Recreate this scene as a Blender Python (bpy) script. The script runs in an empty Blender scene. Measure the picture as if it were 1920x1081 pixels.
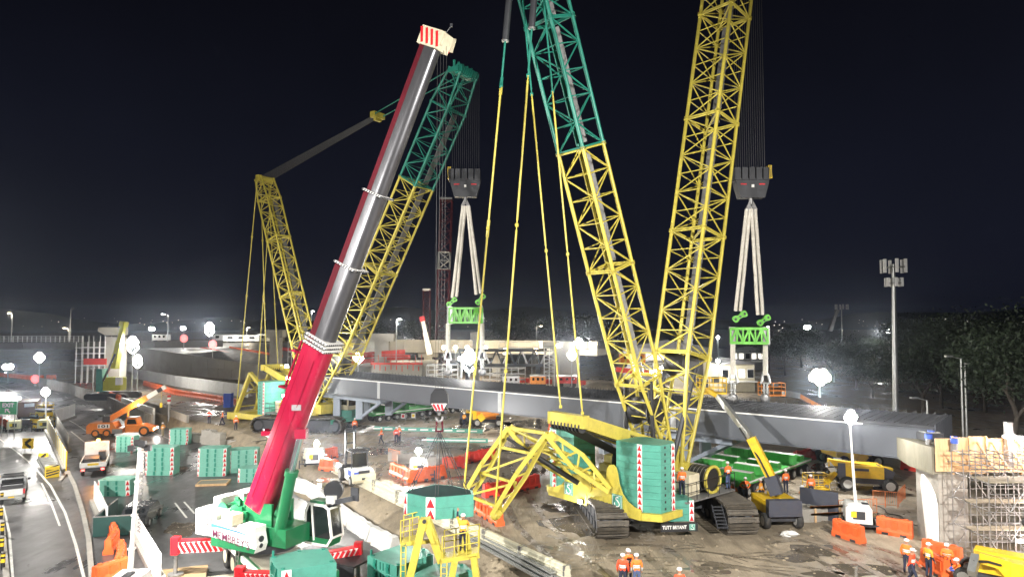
import bpy, math, random
from mathutils import Vector, Matrix
random.seed(11)
V = Vector
SC = bpy.context.scene
COL = SC.collection
R = math.radians

# ------------------------------------------------------------------ camera
FPX, CX, CY, HV, CAMZ = 1280.0, 960.0, 540.5, 605.0, 13.0      # 1920 x 1081 picture, horizon row, eye height
PITCH = math.atan((HV - CY) / FPX)
cam_data = bpy.data.cameras.new('camera')
cam_data.sensor_width = 36.0
cam_data.lens = 36.0 * FPX / 1920.0
cam_data.clip_end = 9000.0
cam = bpy.data.objects.new('camera', cam_data)
COL.objects.link(cam)
cam.location = (0, 0, CAMZ)
cam.rotation_euler = (R(90) + PITCH, 0, 0)
SC.camera = cam

# ------------------------------------------------------------------ night sky
world = bpy.data.worlds.new('World')
SC.world = world
world.use_nodes = True
wn, wl = world.node_tree.nodes, world.node_tree.links
wn.clear()
w_out = wn.new('ShaderNodeOutputWorld')
w_bg = wn.new('ShaderNodeBackground')
w_tc = wn.new('ShaderNodeTexCoord')
w_sep = wn.new('ShaderNodeSeparateXYZ')
w_ramp = wn.new('ShaderNodeValToRGB')
el = w_ramp.color_ramp.elements
el[0].position = 0.0; el[0].color = (0.0036, 0.0042, 0.0088, 1)
el[1].position = 1.0; el[1].color = (0.0014, 0.0014, 0.0024, 1)
e = el.new(0.22); e.color = (0.0032, 0.0037, 0.0075, 1)
e = el.new(0.45); e.color = (0.0020, 0.0021, 0.0038, 1)
wl.new(w_tc.outputs['Generated'], w_sep.inputs[0])
wl.new(w_sep.outputs['Z'], w_ramp.inputs[0])
w_nz = wn.new('ShaderNodeTexNoise'); w_nz.inputs['Scale'].default_value = 3.5; w_nz.inputs['Detail'].default_value = 5
wl.new(w_tc.outputs['Generated'], w_nz.inputs['Vector'])
w_mr = wn.new('ShaderNodeMapRange'); w_mr.inputs['To Min'].default_value = 0.55; w_mr.inputs['To Max'].default_value = 1.45
wl.new(w_nz.outputs['Fac'], w_mr.inputs['Value'])
w_mx = wn.new('ShaderNodeVectorMath'); w_mx.operation = 'SCALE'
wl.new(w_ramp.outputs[0], w_mx.inputs[0]); wl.new(w_mr.outputs[0], w_mx.inputs['Scale'])
wl.new(w_mx.outputs[0], w_bg.inputs[0])
w_bg.inputs[1].default_value = 1.0
wl.new(w_bg.outputs[0], w_out.inputs[0])

SC.view_settings.view_transform = 'Standard'
SC.view_settings.look = 'None'
SC.view_settings.exposure = 0.6
SC.view_settings.gamma = 1.0
SC.view_settings.use_curve_mapping = False
SC.cycles.use_denoising = True
SC.cycles.max_bounces = 5
SC.cycles.diffuse_bounces = 2
SC.cycles.glossy_bounces = 3
SC.cycles.transmission_bounces = 3
SC.cycles.transparent_max_bounces = 8
SC.cycles.volume_bounces = 0
SC.cycles.sample_clamp_indirect = 4.0
SC.cycles.caustics_reflective = False
SC.cycles.caustics_refractive = False

# ------------------------------------------------------------------ picture measurements -> points of the place
def ray(u, v):
    b = -(v - CY) / FPX
    return V(((u - CX) / FPX, math.cos(PITCH) - b * math.sin(PITCH), math.sin(PITCH) + b * math.cos(PITCH)))
def P(u, v, Y):
    d = ray(u, v); return V((0, 0, CAMZ)) + d * (Y / d.y)
def G(u, v, z=0.0):
    d = ray(u, v); return V((0, 0, CAMZ)) + d * ((z - CAMZ) / d.z)
ZR = -1.5                                                       # the sunken road, below the work pad

# ------------------------------------------------------------------ materials
def mat(name, color, rough=0.5, metal=0.0, var=0.12, scale=1.5, dirt=None, dirt_amt=0.35, bump=0.0, bscale=8.0, spec=0.5, coat=0.0, stretch=None):
    m = bpy.data.materials.new(name); m.use_nodes = True
    n, l = m.node_tree.nodes, m.node_tree.links
    b = n['Principled BSDF']
    b.inputs['Roughness'].default_value = rough
    b.inputs['Metallic'].default_value = metal
    b.inputs['Specular IOR Level'].default_value = spec
    b.inputs['Coat Weight'].default_value = coat
    tc = n.new('ShaderNodeTexCoord')
    src = tc.outputs['Object']
    if stretch:
        mp = n.new('ShaderNodeMapping'); mp.inputs['Scale'].default_value = stretch
        l.new(src, mp.inputs[0]); src = mp.outputs[0]
    nz = n.new('ShaderNodeTexNoise'); nz.inputs['Scale'].default_value = scale
    nz.inputs['Detail'].default_value = 6.0; nz.inputs['Roughness'].default_value = 0.62
    l.new(src, nz.inputs['Vector'])
    rp = n.new('ShaderNodeValToRGB')
    c = V(color)
    lo, hi = c * (1 - var), c * (1 + var)
    rp.color_ramp.elements[0].position = 0.3; rp.color_ramp.elements[1].position = 0.7
    rp.color_ramp.elements[0].color = (lo[0], lo[1], lo[2], 1); rp.color_ramp.elements[1].color = (hi[0], hi[1], hi[2], 1)
    l.new(nz.outputs['Fac'], rp.inputs[0])
    col = rp.outputs[0]
    if dirt:
        n2 = n.new('ShaderNodeTexNoise'); n2.inputs['Scale'].default_value = scale * 2.3
        n2.inputs['Detail'].default_value = 8.0; n2.inputs['Roughness'].default_value = 0.7
        l.new(src, n2.inputs['Vector'])
        r2 = n.new('ShaderNodeValToRGB')
        r2.color_ramp.elements[0].position = 0.48; r2.color_ramp.elements[1].position = 0.72
        r2.color_ramp.elements[1].color = (dirt_amt,) * 3 + (1,)
        l.new(n2.outputs['Fac'], r2.inputs[0])
        mx = n.new('ShaderNodeMixRGB'); mx.inputs['Color2'].default_value = tuple(dirt) + (1,)
        l.new(r2.outputs[0], mx.inputs['Fac']); l.new(col, mx.inputs['Color1'])
        col = mx.outputs[0]
    l.new(col, b.inputs['Base Color'])
    mr = n.new('ShaderNodeMapRange')
    mr.inputs['To Min'].default_value = max(0.03, rough - 0.13); mr.inputs['To Max'].default_value = min(1.0, rough + 0.13)
    l.new(nz.outputs['Fac'], mr.inputs['Value']); l.new(mr.outputs[0], b.inputs['Roughness'])
    if bump:
        bz = n.new('ShaderNodeTexNoise'); bz.inputs['Scale'].default_value = bscale; bz.inputs['Detail'].default_value = 5.0
        l.new(src, bz.inputs['Vector'])
        bp = n.new('ShaderNodeBump'); bp.inputs['Strength'].default_value = bump; bp.inputs['Distance'].default_value = 0.05
        l.new(bz.outputs['Fac'], bp.inputs['Height']); l.new(bp.outputs[0], b.inputs['Normal'])
    return m

def emit(name, color, strength):
    m = bpy.data.materials.new(name); m.use_nodes = True
    n, l = m.node_tree.nodes, m.node_tree.links
    b = n['Principled BSDF']; b.inputs['Base Color'].default_value = (0.6, 0.6, 0.6, 1)
    b.inputs['Emission Color'].default_value = tuple(color) + (1,)
    b.inputs['Emission Strength'].default_value = strength
    m.cycles.emission_sampling = 'NONE'
    return m

MUD = (0.085, 0.072, 0.054)
M = dict(
    yellow=mat('crane_yellow', (0.53, 0.445, 0.07), 0.42, var=0.10, dirt=(0.20, 0.16, 0.06), dirt_amt=0.35),
    tealp=mat('pale_teal', (0.150, 0.390, 0.305), 0.5, var=0.10, scale=0.9, dirt=(0.10, 0.20, 0.17), dirt_amt=0.5),
    teal=mat('counterweight_teal', (0.078, 0.300, 0.232), 0.42, var=0.10, scale=0.9, dirt=(0.05, 0.12, 0.10), dirt_amt=0.4),
    tealtop=mat('mast_teal', (0.020, 0.20, 0.145), 0.4, var=0.10),
    red=mat('boom_red', (0.30, 0.007, 0.034), 0.24, var=0.10, scale=0.8, coat=0.5, dirt=(0.10, 0.008, 0.02), dirt_amt=0.35, stretch=(1, 1, 0.3)),
    shade_link_red=mat('boom_shade_link_red', (0.075, 0.004, 0.010), 0.65, var=0.2, spec=0.15),  # boom-top red with shade in the colour, also plain dark red on the link
    silver=mat('boom_silver', (0.085, 0.085, 0.093), 0.32, 0.6, var=0.10, stretch=(1, 1, 0.15)),
    white=mat('white_paint', (0.78, 0.78, 0.76), 0.45, var=0.05, dirt=(0.35, 0.32, 0.27), dirt_amt=0.3),
    cream=mat('cream_paint', (0.62, 0.57, 0.42), 0.45, var=0.08, dirt=(0.25, 0.21, 0.14), dirt_amt=0.3),
    green=mat('carrier_green', (0.010, 0.135, 0.050), 0.35, var=0.08, coat=0.2),
    lime=mat('spreader_lime', (0.14, 0.52, 0.05), 0.42, var=0.10, dirt=(0.08, 0.2, 0.05)),
    tgreen=mat('trailer_green', (0.065, 0.38, 0.075), 0.45, var=0.12, dirt=(0.10, 0.12, 0.06)),
    black=mat('black_steel', (0.018, 0.018, 0.02), 0.45, var=0.2),
    dark=mat('dark_grey', (0.034, 0.036, 0.042), 0.5, var=0.15),
    navy=mat('dark_plastic', (0.045, 0.05, 0.07), 0.5, var=0.1, dirt=MUD),
    rubber=mat('tyre_rubber', (0.022, 0.022, 0.022), 0.75, var=0.2, dirt=(0.12, 0.10, 0.075), dirt_amt=0.6),
    rim=mat('wheel_rim', (0.42, 0.42, 0.40), 0.45, 0.2, dirt=(0.15, 0.13, 0.1)),
    track=mat('track_steel', (0.085, 0.075, 0.062), 0.6, 0.25, var=0.25, scale=3, dirt=(0.15, 0.125, 0.085), dirt_amt=0.8, bump=0.4),
    girder=mat('girder_paint', (0.090, 0.099, 0.116), 0.38, 0.15, var=0.08, scale=0.25),
    deckst=mat('deck_steel', (0.040, 0.042, 0.048), 0.6, 0.2, var=0.25, scale=1.2),
    scafm=mat('scaffold_steel', (0.24, 0.235, 0.23), 0.45, 0.6, var=0.2, scale=3, dirt=(0.16, 0.11, 0.08)),
    barr=mat('barrier_zinc', (0.60, 0.575, 0.44), 0.45, 0.1, var=0.10, dirt=(0.3, 0.27, 0.2), dirt_amt=0.25),
    galv=mat('galvanised', (0.42, 0.43, 0.42), 0.38, 0.75, var=0.14, scale=4),
    steel=mat('bare_steel', (0.30, 0.30, 0.30), 0.38, 0.7, var=0.15, scale=3, dirt=(0.16, 0.10, 0.06)),
    concrete=mat('concrete', (0.29, 0.275, 0.245), 0.78, var=0.16, scale=0.7, dirt=(0.14, 0.125, 0.10), dirt_amt=0.5, bump=0.12, bscale=14),
    pier=mat('weathered_concrete', (0.175, 0.163, 0.122), 0.75, var=0.15, scale=0.9, dirt=(0.105, 0.10, 0.06), dirt_amt=0.75, bump=0.1, stretch=(1.6, 1.6, 0.28)),
    orange=mat('orange_plastic', (0.72, 0.115, 0.025), 0.5, var=0.10, dirt=(0.35, 0.14, 0.07), dirt_amt=0.35),
    redpl=mat('red_plastic', (0.62, 0.040, 0.025), 0.5, var=0.10, dirt=(0.3, 0.1, 0.07), dirt_amt=0.35),
    wrap=mat('white_geotextile', (0.60, 0.60, 0.58), 0.8, var=0.10, bump=0.9, bscale=3.0, dirt=(0.4, 0.36, 0.3), dirt_amt=0.25),
    wood=mat('plywood', (0.58, 0.38, 0.20), 0.65, var=0.2, scale=2.2, stretch=(3, 3, 0.3), dirt=(0.2, 0.12, 0.06)),
    timber=mat('timber_mat', (0.24, 0.165, 0.085), 0.7, var=0.25, scale=2.5, stretch=(0.3, 3, 3), dirt=(0.1, 0.08, 0.05)),
    matst=mat('mat_steel', (0.23, 0.215, 0.17), 0.55, 0.1, var=0.2, scale=0.9, dirt=(0.12, 0.10, 0.07)),
    lift=mat('lift_yellow', (0.68, 0.44, 0.015), 0.4, var=0.08, dirt=(0.2, 0.15, 0.06)),
    lifto=mat('lift_orange', (0.66, 0.22, 0.02), 0.4, var=0.08, dirt=(0.25, 0.12, 0.06)),
    fran=mat('crane_orange', (0.66, 0.19, 0.03), 0.38, var=0.08, coat=0.2, dirt=(0.25, 0.1, 0.04), dirt_amt=0.2),
    acid=mat('acid_yellow', (0.46, 0.46, 0.03), 0.42, var=0.08),
    glass=mat('cab_glass', (0.012, 0.014, 0.016), 0.06, spec=0.8, var=0.1),
    chrome=mat('chrome_rod', (0.75, 0.75, 0.75), 0.12, 1.0, var=0.03),
    wine=mat('wine_lattice', (0.085, 0.012, 0.025), 0.5, var=0.15),
    sling=mat('white_sling', (0.66, 0.63, 0.56), 0.85, var=0.08, scale=3, dirt=(0.25, 0.2, 0.14), dirt_amt=0.4),
    rope=mat('wire_rope', (0.05, 0.05, 0.05), 0.5, 0.4),
    hred=mat('hazard_red', (0.58, 0.012, 0.02), 0.45, var=0.05),
    hwhite=mat('hazard_white', (0.80, 0.79, 0.76), 0.45, var=0.04),
    hyel=mat('hazard_yellow', (0.75, 0.52, 0.03), 0.45, var=0.05),
    line=mat('road_paint', (0.62, 0.62, 0.58), 0.35, var=0.25, scale=5, dirt=(0.15, 0.15, 0.14), dirt_amt=0.6),
    sgreen=mat('sign_green', (0.01, 0.36, 0.09), 0.35, var=0.03),
    mesh=mat('walkway_grating', (0.20, 0.20, 0.20), 0.5, 0.4, var=0.12, scale=5),
    blue=mat('blue_plastic', (0.05, 0.11, 0.5), 0.45),
    netting=mat('debris_net', (0.016, 0.018, 0.018), 0.9, var=0.3),
    hvo=mat('hivis_orange', (0.85, 0.17, 0.02), 0.7, var=0.08), hvr=mat('hivis_red', (0.85, 0.07, 0.02), 0.7, var=0.08),
    hvy=mat('hivis_amber', (0.80, 0.33, 0.03), 0.7, var=0.08),
    trouser=mat('navy_cloth', (0.018, 0.022, 0.045), 0.85, var=0.15), skin=mat('skin', (0.42, 0.22, 0.14), 0.55, var=0.05),
    khaki=mat('khaki_cloth', (0.34, 0.28, 0.18), 0.85), jeans=mat('denim', (0.07, 0.10, 0.2), 0.85),
    band=mat('reflective_band', (0.85, 0.85, 0.85), 0.3, 0.3), helmet=mat('white_helmet', (0.82, 0.82, 0.82), 0.3), hair=mat('dark_hair', (0.02, 0.015, 0.01), 0.6),
    bark=mat('bark', (0.075, 0.064, 0.052), 0.85, var=0.3, scale=4, bump=0.4), leaf=mat('gum_leaf', (0.032, 0.048, 0.026), 0.6, var=0.35, scale=0.6),
    hill=mat('far_hill', (0.03, 0.035, 0.025), 0.9, var=0.4, scale=0.02), roofm=mat('roof_iron', (0.16, 0.16, 0.17), 0.5),
    lens=emit('lamp_glow', (1.0, 0.97, 0.90), 40.0), lenswarm=emit('lamp_warm', (1.0, 0.80, 0.5), 18.0),
    tubel=emit('tube_lamp', (1.0, 0.90, 0.88), 22.0), amber=emit('amber_beacon', (1.0, 0.33, 0.03), 45.0), tail=emit('tail_lamp', (1.0, 0.03, 0.02), 6.0),
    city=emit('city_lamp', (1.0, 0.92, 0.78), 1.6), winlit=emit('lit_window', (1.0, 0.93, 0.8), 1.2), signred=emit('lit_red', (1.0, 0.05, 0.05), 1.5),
)

# ------------------------------------------------------------------ mesh builder (works in world coordinates)
class MB:
    def __init__(s, m=None):
        s.v = []; s.f = []; s.sm = []; s.mi = []; s.M = m or Matrix.Identity(4); s.cur = 0
    def add(s, vs, fs, smooth=False):
        n = len(s.v); Mx = s.M
        s.v.extend(Mx @ V(p) for p in vs)
        for f in fs:
            s.f.append(tuple(i + n for i in f)); s.sm.append(smooth); s.mi.append(s.cur)
        return s
    def box(s, c, d, rz=0.0, top=1.0):
        cx, cy, cz = c; hx, hy, hz = d[0] / 2, d[1] / 2, d[2] / 2
        co, si = math.cos(rz), math.sin(rz)
        vs = []
        for z, k in ((-hz, 1.0), (hz, top)):
            for x, y in ((-hx, -hy), (hx, -hy), (hx, hy), (-hx, hy)):
                x *= k; y *= k
                vs.append((cx + x * co - y * si, cy + x * si + y * co, cz + z))
        return s.add(vs, [(3, 2, 1, 0), (4, 5, 6, 7), (0, 1, 5, 4), (1, 2, 6, 5), (2, 3, 7, 6), (3, 0, 4, 7)])
    def bar(s, p, q, w, h=None, up=(0, 0, 1), w2=None, h2=None):
        p, q = V(p), V(q); h = h or w; w2 = w2 or w; h2 = h2 or h
        d = (q - p).normalized(); u = V(up)
        if abs(d.dot(u)) > 0.99: u = V((0, 1, 0))
        r = d.cross(u).normalized(); u = r.cross(d).normalized()
        vs = []
        for c, a, b in ((p, w, h), (q, w2, h2)):
            for i, j in ((-1, -1), (1, -1), (1, 1), (-1, 1)): vs.append(c + r * (i * a / 2) + u * (j * b / 2))
        return s.add(vs, [(3, 2, 1, 0), (4, 5, 6, 7), (0, 1, 5, 4), (1, 2, 6, 5), (2, 3, 7, 6), (3, 0, 4, 7)])
    def tube(s, p, q, r, r2=None, n=6, cap=True, smooth=True):
        p, q = V(p), V(q); r2 = r if r2 is None else r2
        d = q - p
        if d.length < 1e-6: return s
        d.normalize(); u = V((0, 0, 1)) if abs(d.z) < 0.95 else V((0, 1, 0))
        a = d.cross(u).normalized(); b = d.cross(a)
        vs = []
        for c, k in ((p, r), (q, r2)):
            for i in range(n):
                t = 2 * math.pi * i / n; vs.append(c + a * (k * math.cos(t)) + b * (k * math.sin(t)))
        fs = [(i, (i + 1) % n, n + (i + 1) % n, n + i) for i in range(n)]
        s.add(vs, fs, smooth and n > 5)
        if cap:
            s.add(vs, [tuple(range(n - 1, -1, -1)), tuple(range(n, 2 * n))])
        return s
    def path(s, pts, r, n=5, cap=True):
        for a, b in zip(pts, pts[1:]): s.tube(a, b, r, n=n, cap=cap)
        return s
    def prism(s, poly, d0, d1, fr=None):
        """polygon in the local x-z plane of fr (or the x-y plane swept along z when fr is None)"""
        n = len(poly)
        if fr is None:
            vs = [(x, y, d0) for x, y in poly] + [(x, y, d1) for x, y in poly]
        else:
            vs = [fr @ V((x, d0, z)) for x, z in poly] + [fr @ V((x, d1, z)) for x, z in poly]
        fs = [(i, (i + 1) % n, n + (i + 1) % n, n + i) for i in range(n)]
        return s.add(vs, fs + [tuple(range(n - 1, -1, -1)), tuple(range(n, 2 * n))])
    def lathe(s, prof, c, axis, n=16, smooth=True):
        """prof: list of (radius, distance along axis)"""
        c = V(c); d = V(axis).normalized(); u = V((0, 0, 1)) if abs(d.z) < 0.95 else V((0, 1, 0))
        a = d.cross(u).normalized(); b = d.cross(a)
        vs = []
        for r_, t in prof:
            for i in range(n):
                th = 2 * math.pi * i / n; vs.append(c + d * t + a * (r_ * math.cos(th)) + b * (r_ * math.sin(th)))
        fs = []
        for k in range(len(prof) - 1):
            for i in range(n): fs.append((k * n + i, k * n + (i + 1) % n, (k + 1) * n + (i + 1) % n, (k + 1) * n + i))
        s.add(vs, fs, smooth)
        return s.add(vs, [tuple(range(n - 1, -1, -1)), tuple(range((len(prof) - 1) * n, len(prof) * n))])
    def sphere(s, c, r, n=8, m=5, sq=(1, 1, 1)):
        vs = []; c = V(c)
        for j in range(1, m):
            ph = math.pi * j / m
            for i in range(n):
                th = 2 * math.pi * i / n
                vs.append(c + V((r * sq[0] * math.sin(ph) * math.cos(th), r * sq[1] * math.sin(ph) * math.sin(th), r * sq[2] * math.cos(ph))))
        vs += [c + V((0, 0, r * sq[2])), c - V((0, 0, r * sq[2]))]
        fs = []
        for j in range(m - 2):
            for i in range(n): fs.append((j * n + i, (j + 1) * n + i, (j + 1) * n + (i + 1) % n, j * n + (i + 1) % n))
        T, B = len(vs) - 2, len(vs) - 1
        for i in range(n):
            fs.append((T, i, (i + 1) % n)); k = (m - 2) * n; fs.append((B, k + (i + 1) % n, k + i))
        return s.add(vs, fs, True)
    def mesh(s, name, mats, inv=None):
        me = bpy.data.meshes.new(name)
        vs = [inv @ p for p in s.v] if inv is not None else s.v
        me.from_pydata([tuple(p) for p in vs], [], s.f)
        me.polygons.foreach_set('use_smooth', s.sm)
        for m in (mats if isinstance(mats, (list, tuple)) else [mats]): me.materials.append(m)
        me.polygons.foreach_set('material_index', s.mi)
        me.update()
        return me
    def build(s, name, m, parent=None, loc=None):
        """link as ONE mesh object; vertices are turned into the space of the top-level thing"""
        if parent is not None:
            root = parent
            while root.parent is not None: root = root.parent
            inv = root.matrix_basis.inverted()
        else:
            inv = Matrix.Translation(-V(loc)) if loc is not None else None
        o = bpy.data.objects.new(name, s.mesh(name, m, inv))
        COL.objects.link(o)
        if parent is not None: o.parent = parent
        elif loc is not None: o.location = loc
        return o

def tag(o, label=None, cat=None, group=None, kind=None):
    if label: o['label'] = label
    if cat: o['category'] = cat
    if group: o['group'] = group
    if kind: o['kind'] = kind
    return o
def thing(name, label, cat, loc=(0, 0, 0), rz=0.0, group=None):
    o = bpy.data.objects.new(name, None); COL.objects.link(o)
    o.empty_display_size = 0.2
    o.location = loc; o.rotation_euler = (0, 0, rz)
    return tag(o, label, cat, group)
def struct(o): o['kind'] = 'structure'; return o
KIDS = {}
def kids(o):
    return [c for c in COL.objects if c.parent is o]
def copy_tree(o, ch, parent=None):
    c = o.copy(); COL.objects.link(c)
    if parent is not None: c.parent = parent
    for k in ch.get(o.name, ()): copy_tree(k, ch, c)
    return c
def child_map(root):
    ch = {}
    def walk(o):
        ks = list(o.children); ch[o.name] = ks
        for k in ks: walk(k)
    walk(root); return ch
def dup(root, loc, rz, label, group=None):
    ch = KIDS.get(root.name)
    if ch is None: ch = KIDS[root.name] = child_map(root)
    c = copy_tree(root, ch)
    c.location = loc; c.rotation_euler = (0, 0, rz); c['label'] = label
    if group: c['group'] = group
    return c
class Proto:
    """the first placement uses the built thing itself, later ones copy it"""
    def __init__(s, root): s.root = root; s.used = False
    def put(s, loc, rz, label, group=None):
        if not s.used:
            s.used = True; o = s.root; KIDS[o.name] = child_map(o)
            o.location = loc; o.rotation_euler = (0, 0, rz); o['label'] = label
            if group: o['group'] = group
            return o
        return dup(s.root, loc, rz, label, group)
ORD = ['first', 'second', 'third', 'fourth', 'fifth', 'sixth', 'seventh', 'eighth', 'ninth', 'tenth', 'eleventh', 'twelfth', 'thirteenth',
       'fourteenth', 'fifteenth', 'sixteenth', 'seventeenth', 'eighteenth', 'nineteenth', 'twentieth', 'twenty-first', 'twenty-second', 'twenty-third', 'twenty-fourth', 'twenty-fifth', 'twenty-sixth', 'twenty-seventh', 'twenty-eighth', 'twenty-ninth', 'thirtieth']

def frame(o, f):
    """matrix with local y along the flat direction f, local x to its right"""
    f = V((f[0], f[1], 0)).normalized(); x = V((f.y, -f.x, 0))
    return Matrix(((x.x, f.x, 0, o[0]), (x.y, f.y, 0, o[1]), (0, 0, 1, o[2]), (0, 0, 0, 1)))
def yaw_of(f): return math.atan2(-f[0], f[1])
def frame_dir(p, q, up=(0, 0, 1)):
    """local x along p->q, z near up, y across"""
    d = (V(q) - V(p)).normalized(); u = V(up); y = u.cross(d).normalized(); z = d.cross(y)
    return Matrix(((d.x, y.x, z.x, p[0]), (d.y, y.y, z.y, p[1]), (d.z, y.z, z.z, p[2]), (0, 0, 0, 1)))

def lamp(loc, power, color=(1.0, 0.96, 0.89), radius=0.25, parent=None, spot=None, size=150, name='lamp_light'):
    d = bpy.data.lights.new(name, 'SPOT' if spot is not None else 'POINT')
    d.energy = power; d.color = color; d.shadow_soft_size = radius
    o = bpy.data.objects.new(name, d); COL.objects.link(o)
    if spot is not None:
        d.spot_size = R(size); d.spot_blend = 0.6
        o.rotation_euler = V(spot).to_track_quat('-Z', 'Y').to_euler()
    if parent is not None:
        root = parent
        while root.parent is not None: root = root.parent
        Mi = root.matrix_basis.inverted()
        o.parent = parent; o.location = Mi @ V(loc)
        if spot is not None: o.rotation_euler = (Mi.to_3x3() @ V(spot)).to_track_quat('-Z', 'Y').to_euler()
    else: o.location = loc
    return o

_TXT = {}
def text_mesh(body, bold=0.0):
    c = bpy.data.curves.new('lettering', 'FONT'); c.body = body; c.size = 1.0; c.offset = bold; c.resolution_u = 3; c.extrude = 0.0
    o = bpy.data.objects.new('lettering', c); COL.objects.link(o)
    bpy.context.view_layer.update()
    me = bpy.data.meshes.new_from_object(o)
    bpy.data.objects.remove(o); bpy.data.curves.remove(c)
    xs = [v.co.x for v in me.vertices]; ys = [v.co.y for v in me.vertices]
    data = ([(v.co.x - min(xs), v.co.y - min(ys)) for v in me.vertices], [tuple(p.vertices) for p in me.polygons], max(xs) - min(xs), max(ys) - min(ys))
    bpy.data.meshes.remove(me)
    return data
def lettering(body, org, xdir, zdir, width, height, m, parent, bold=0.02, name='lettering', thick=0.012):
    """lettering standing in the plane spanned by xdir and zdir, its lower corner at org"""
    vs, fs, w, h = text_mesh(body, bold)
    xd, zd = V(xdir).normalized(), V(zdir).normalized()
    nn = xd.cross(zd).normalized()
    mb = MB()
    k = len(vs)
    pts = [V(org) + xd * (x / w * width) + zd * (y / h * height) for x, y in vs]
    mb.add([p + nn * thick for p in pts], fs)
    return mb.build(name, m, parent)
# ------------------------------------------------------------------ ground materials
def ground_mat(name, c_dry, c_wet, puddle_lo, puddle_hi, pscale, rough_dry, rough_wet, bump, ruts=0.0, ang=0.6, fine=9.0):
    m = bpy.data.materials.new(name); m.use_nodes = True
    n, l = m.node_tree.nodes, m.node_tree.links
    b = n['Principled BSDF']
    tc = n.new('ShaderNodeTexCoord')
    def noise(sc, det=6, rough=0.6, vec=None, dist=0.0):
        z = n.new('ShaderNodeTexNoise'); z.inputs['Scale'].default_value = sc; z.inputs['Detail'].default_value = det
        z.inputs['Roughness'].default_value = rough; z.inputs['Distortion'].default_value = dist
        l.new(vec or tc.outputs['Object'], z.inputs['Vector']); return z.outputs['Fac']
    def ramp(f, a, b_, c0=(0, 0, 0, 1), c1=(1, 1, 1, 1)):
        r = n.new('ShaderNodeValToRGB'); r.color_ramp.elements[0].position = a; r.color_ramp.elements[1].position = b_
        r.color_ramp.elements[0].color = c0; r.color_ramp.elements[1].color = c1; l.new(f, r.inputs[0]); return r.outputs[0]
    def mth(op, a, b_):
        q = n.new('ShaderNodeMath'); q.operation = op
        for i, x in enumerate((a, b_)):
            if isinstance(x, (int, float)): q.inputs[i].default_value = x
            else: l.new(x, q.inputs[i])
        return q.outputs[0]
    mp = n.new('ShaderNodeMapping'); mp.inputs['Rotation'].default_value = (0, 0, ang); mp.inputs['Scale'].default_value = (1.0, 0.16, 1.0)
    l.new(tc.outputs['Object'], mp.inputs[0])
    streak = noise(1.15, 5, 0.65, mp.outputs[0], 0.4)
    mp2 = n.new('ShaderNodeMapping'); mp2.inputs['Rotation'].default_value = (0, 0, ang - 0.9); mp2.inputs['Scale'].default_value = (1.0, 0.22, 1.0)
    l.new(tc.outputs['Object'], mp2.inputs[0])
    streak2 = noise(0.8, 5, 0.65, mp2.outputs[0], 0.5)
    big = noise(pscale, 7, 0.62, None, 0.3)
    mid = noise(0.9, 7, 0.65)
    fin = noise(fine, 5, 0.7)
    f = mth('ADD', mth('MULTIPLY', big, 0.62), mth('ADD', mth('MULTIPLY', streak, 0.22), mth('MULTIPLY', streak2, 0.16)))
    wet = ramp(f, puddle_lo, puddle_hi)
    tone = ramp(mth('ADD', mth('MULTIPLY', mid, 0.5), mth('ADD', mth('MULTIPLY', streak, 0.25), mth('MULTIPLY', fin, 0.25))), 0.36, 0.66, tuple(x * 0.62 for x in c_dry) + (1,), tuple(x * 1.38 for x in c_dry) + (1,))
    mx = n.new('ShaderNodeMixRGB'); l.new(wet, mx.inputs['Fac']); l.new(tone, mx.inputs['Color1']); mx.inputs['Color2'].default_value = tuple(c_wet) + (1,)
    l.new(mx.outputs[0], b.inputs['Base Color'])
    mr = n.new('ShaderNodeMapRange'); l.new(wet, mr.inputs['Value']); mr.inputs['To Min'].default_value = rough_dry; mr.inputs['To Max'].default_value = rough_wet
    l.new(mr.outputs[0], b.inputs['Roughness'])
    bp = n.new('ShaderNodeBump'); bp.inputs['Distance'].default_value = 0.12
    hgt = mth('ADD', mth('MULTIPLY', fin, 0.35), mth('ADD', mth('MULTIPLY', mid, 0.5), mth('MULTIPLY', mth('ADD', streak, streak2), ruts)))
    st = mth('MULTIPLY', mth('SUBTRACT', 1.06, wet), bump)
    l.new(st, bp.inputs['Strength']); l.new(hgt, bp.inputs['Height']); l.new(bp.outputs[0], b.inputs['Normal'])
    return m
M['mud'] = ground_mat('site_mud', (0.285, 0.236, 0.170), (0.140, 0.118, 0.090), 0.485, 0.60, 0.13, 0.70, 0.10, 1.0, 1.5, 0.75)
M['bankm'] = ground_mat('bank_earth', (0.26, 0.215, 0.150), (0.16, 0.135, 0.095), 0.6, 0.8, 0.3, 0.85, 0.5, 1.0, 0.5, 0.2)
M['asphalt'] = ground_mat('wet_asphalt', (0.090, 0.089, 0.090), (0.045, 0.045, 0.047), 0.42, 0.62, 0.16, 0.50, 0.20, 0.28, 0.25, -0.45, 16.0)
M['slab'] = ground_mat('concrete_pad', (0.24, 0.235, 0.215), (0.11, 0.11, 0.105), 0.50, 0.66, 0.35, 0.6, 0.16, 0.3, 0.3, 0.3)

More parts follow.
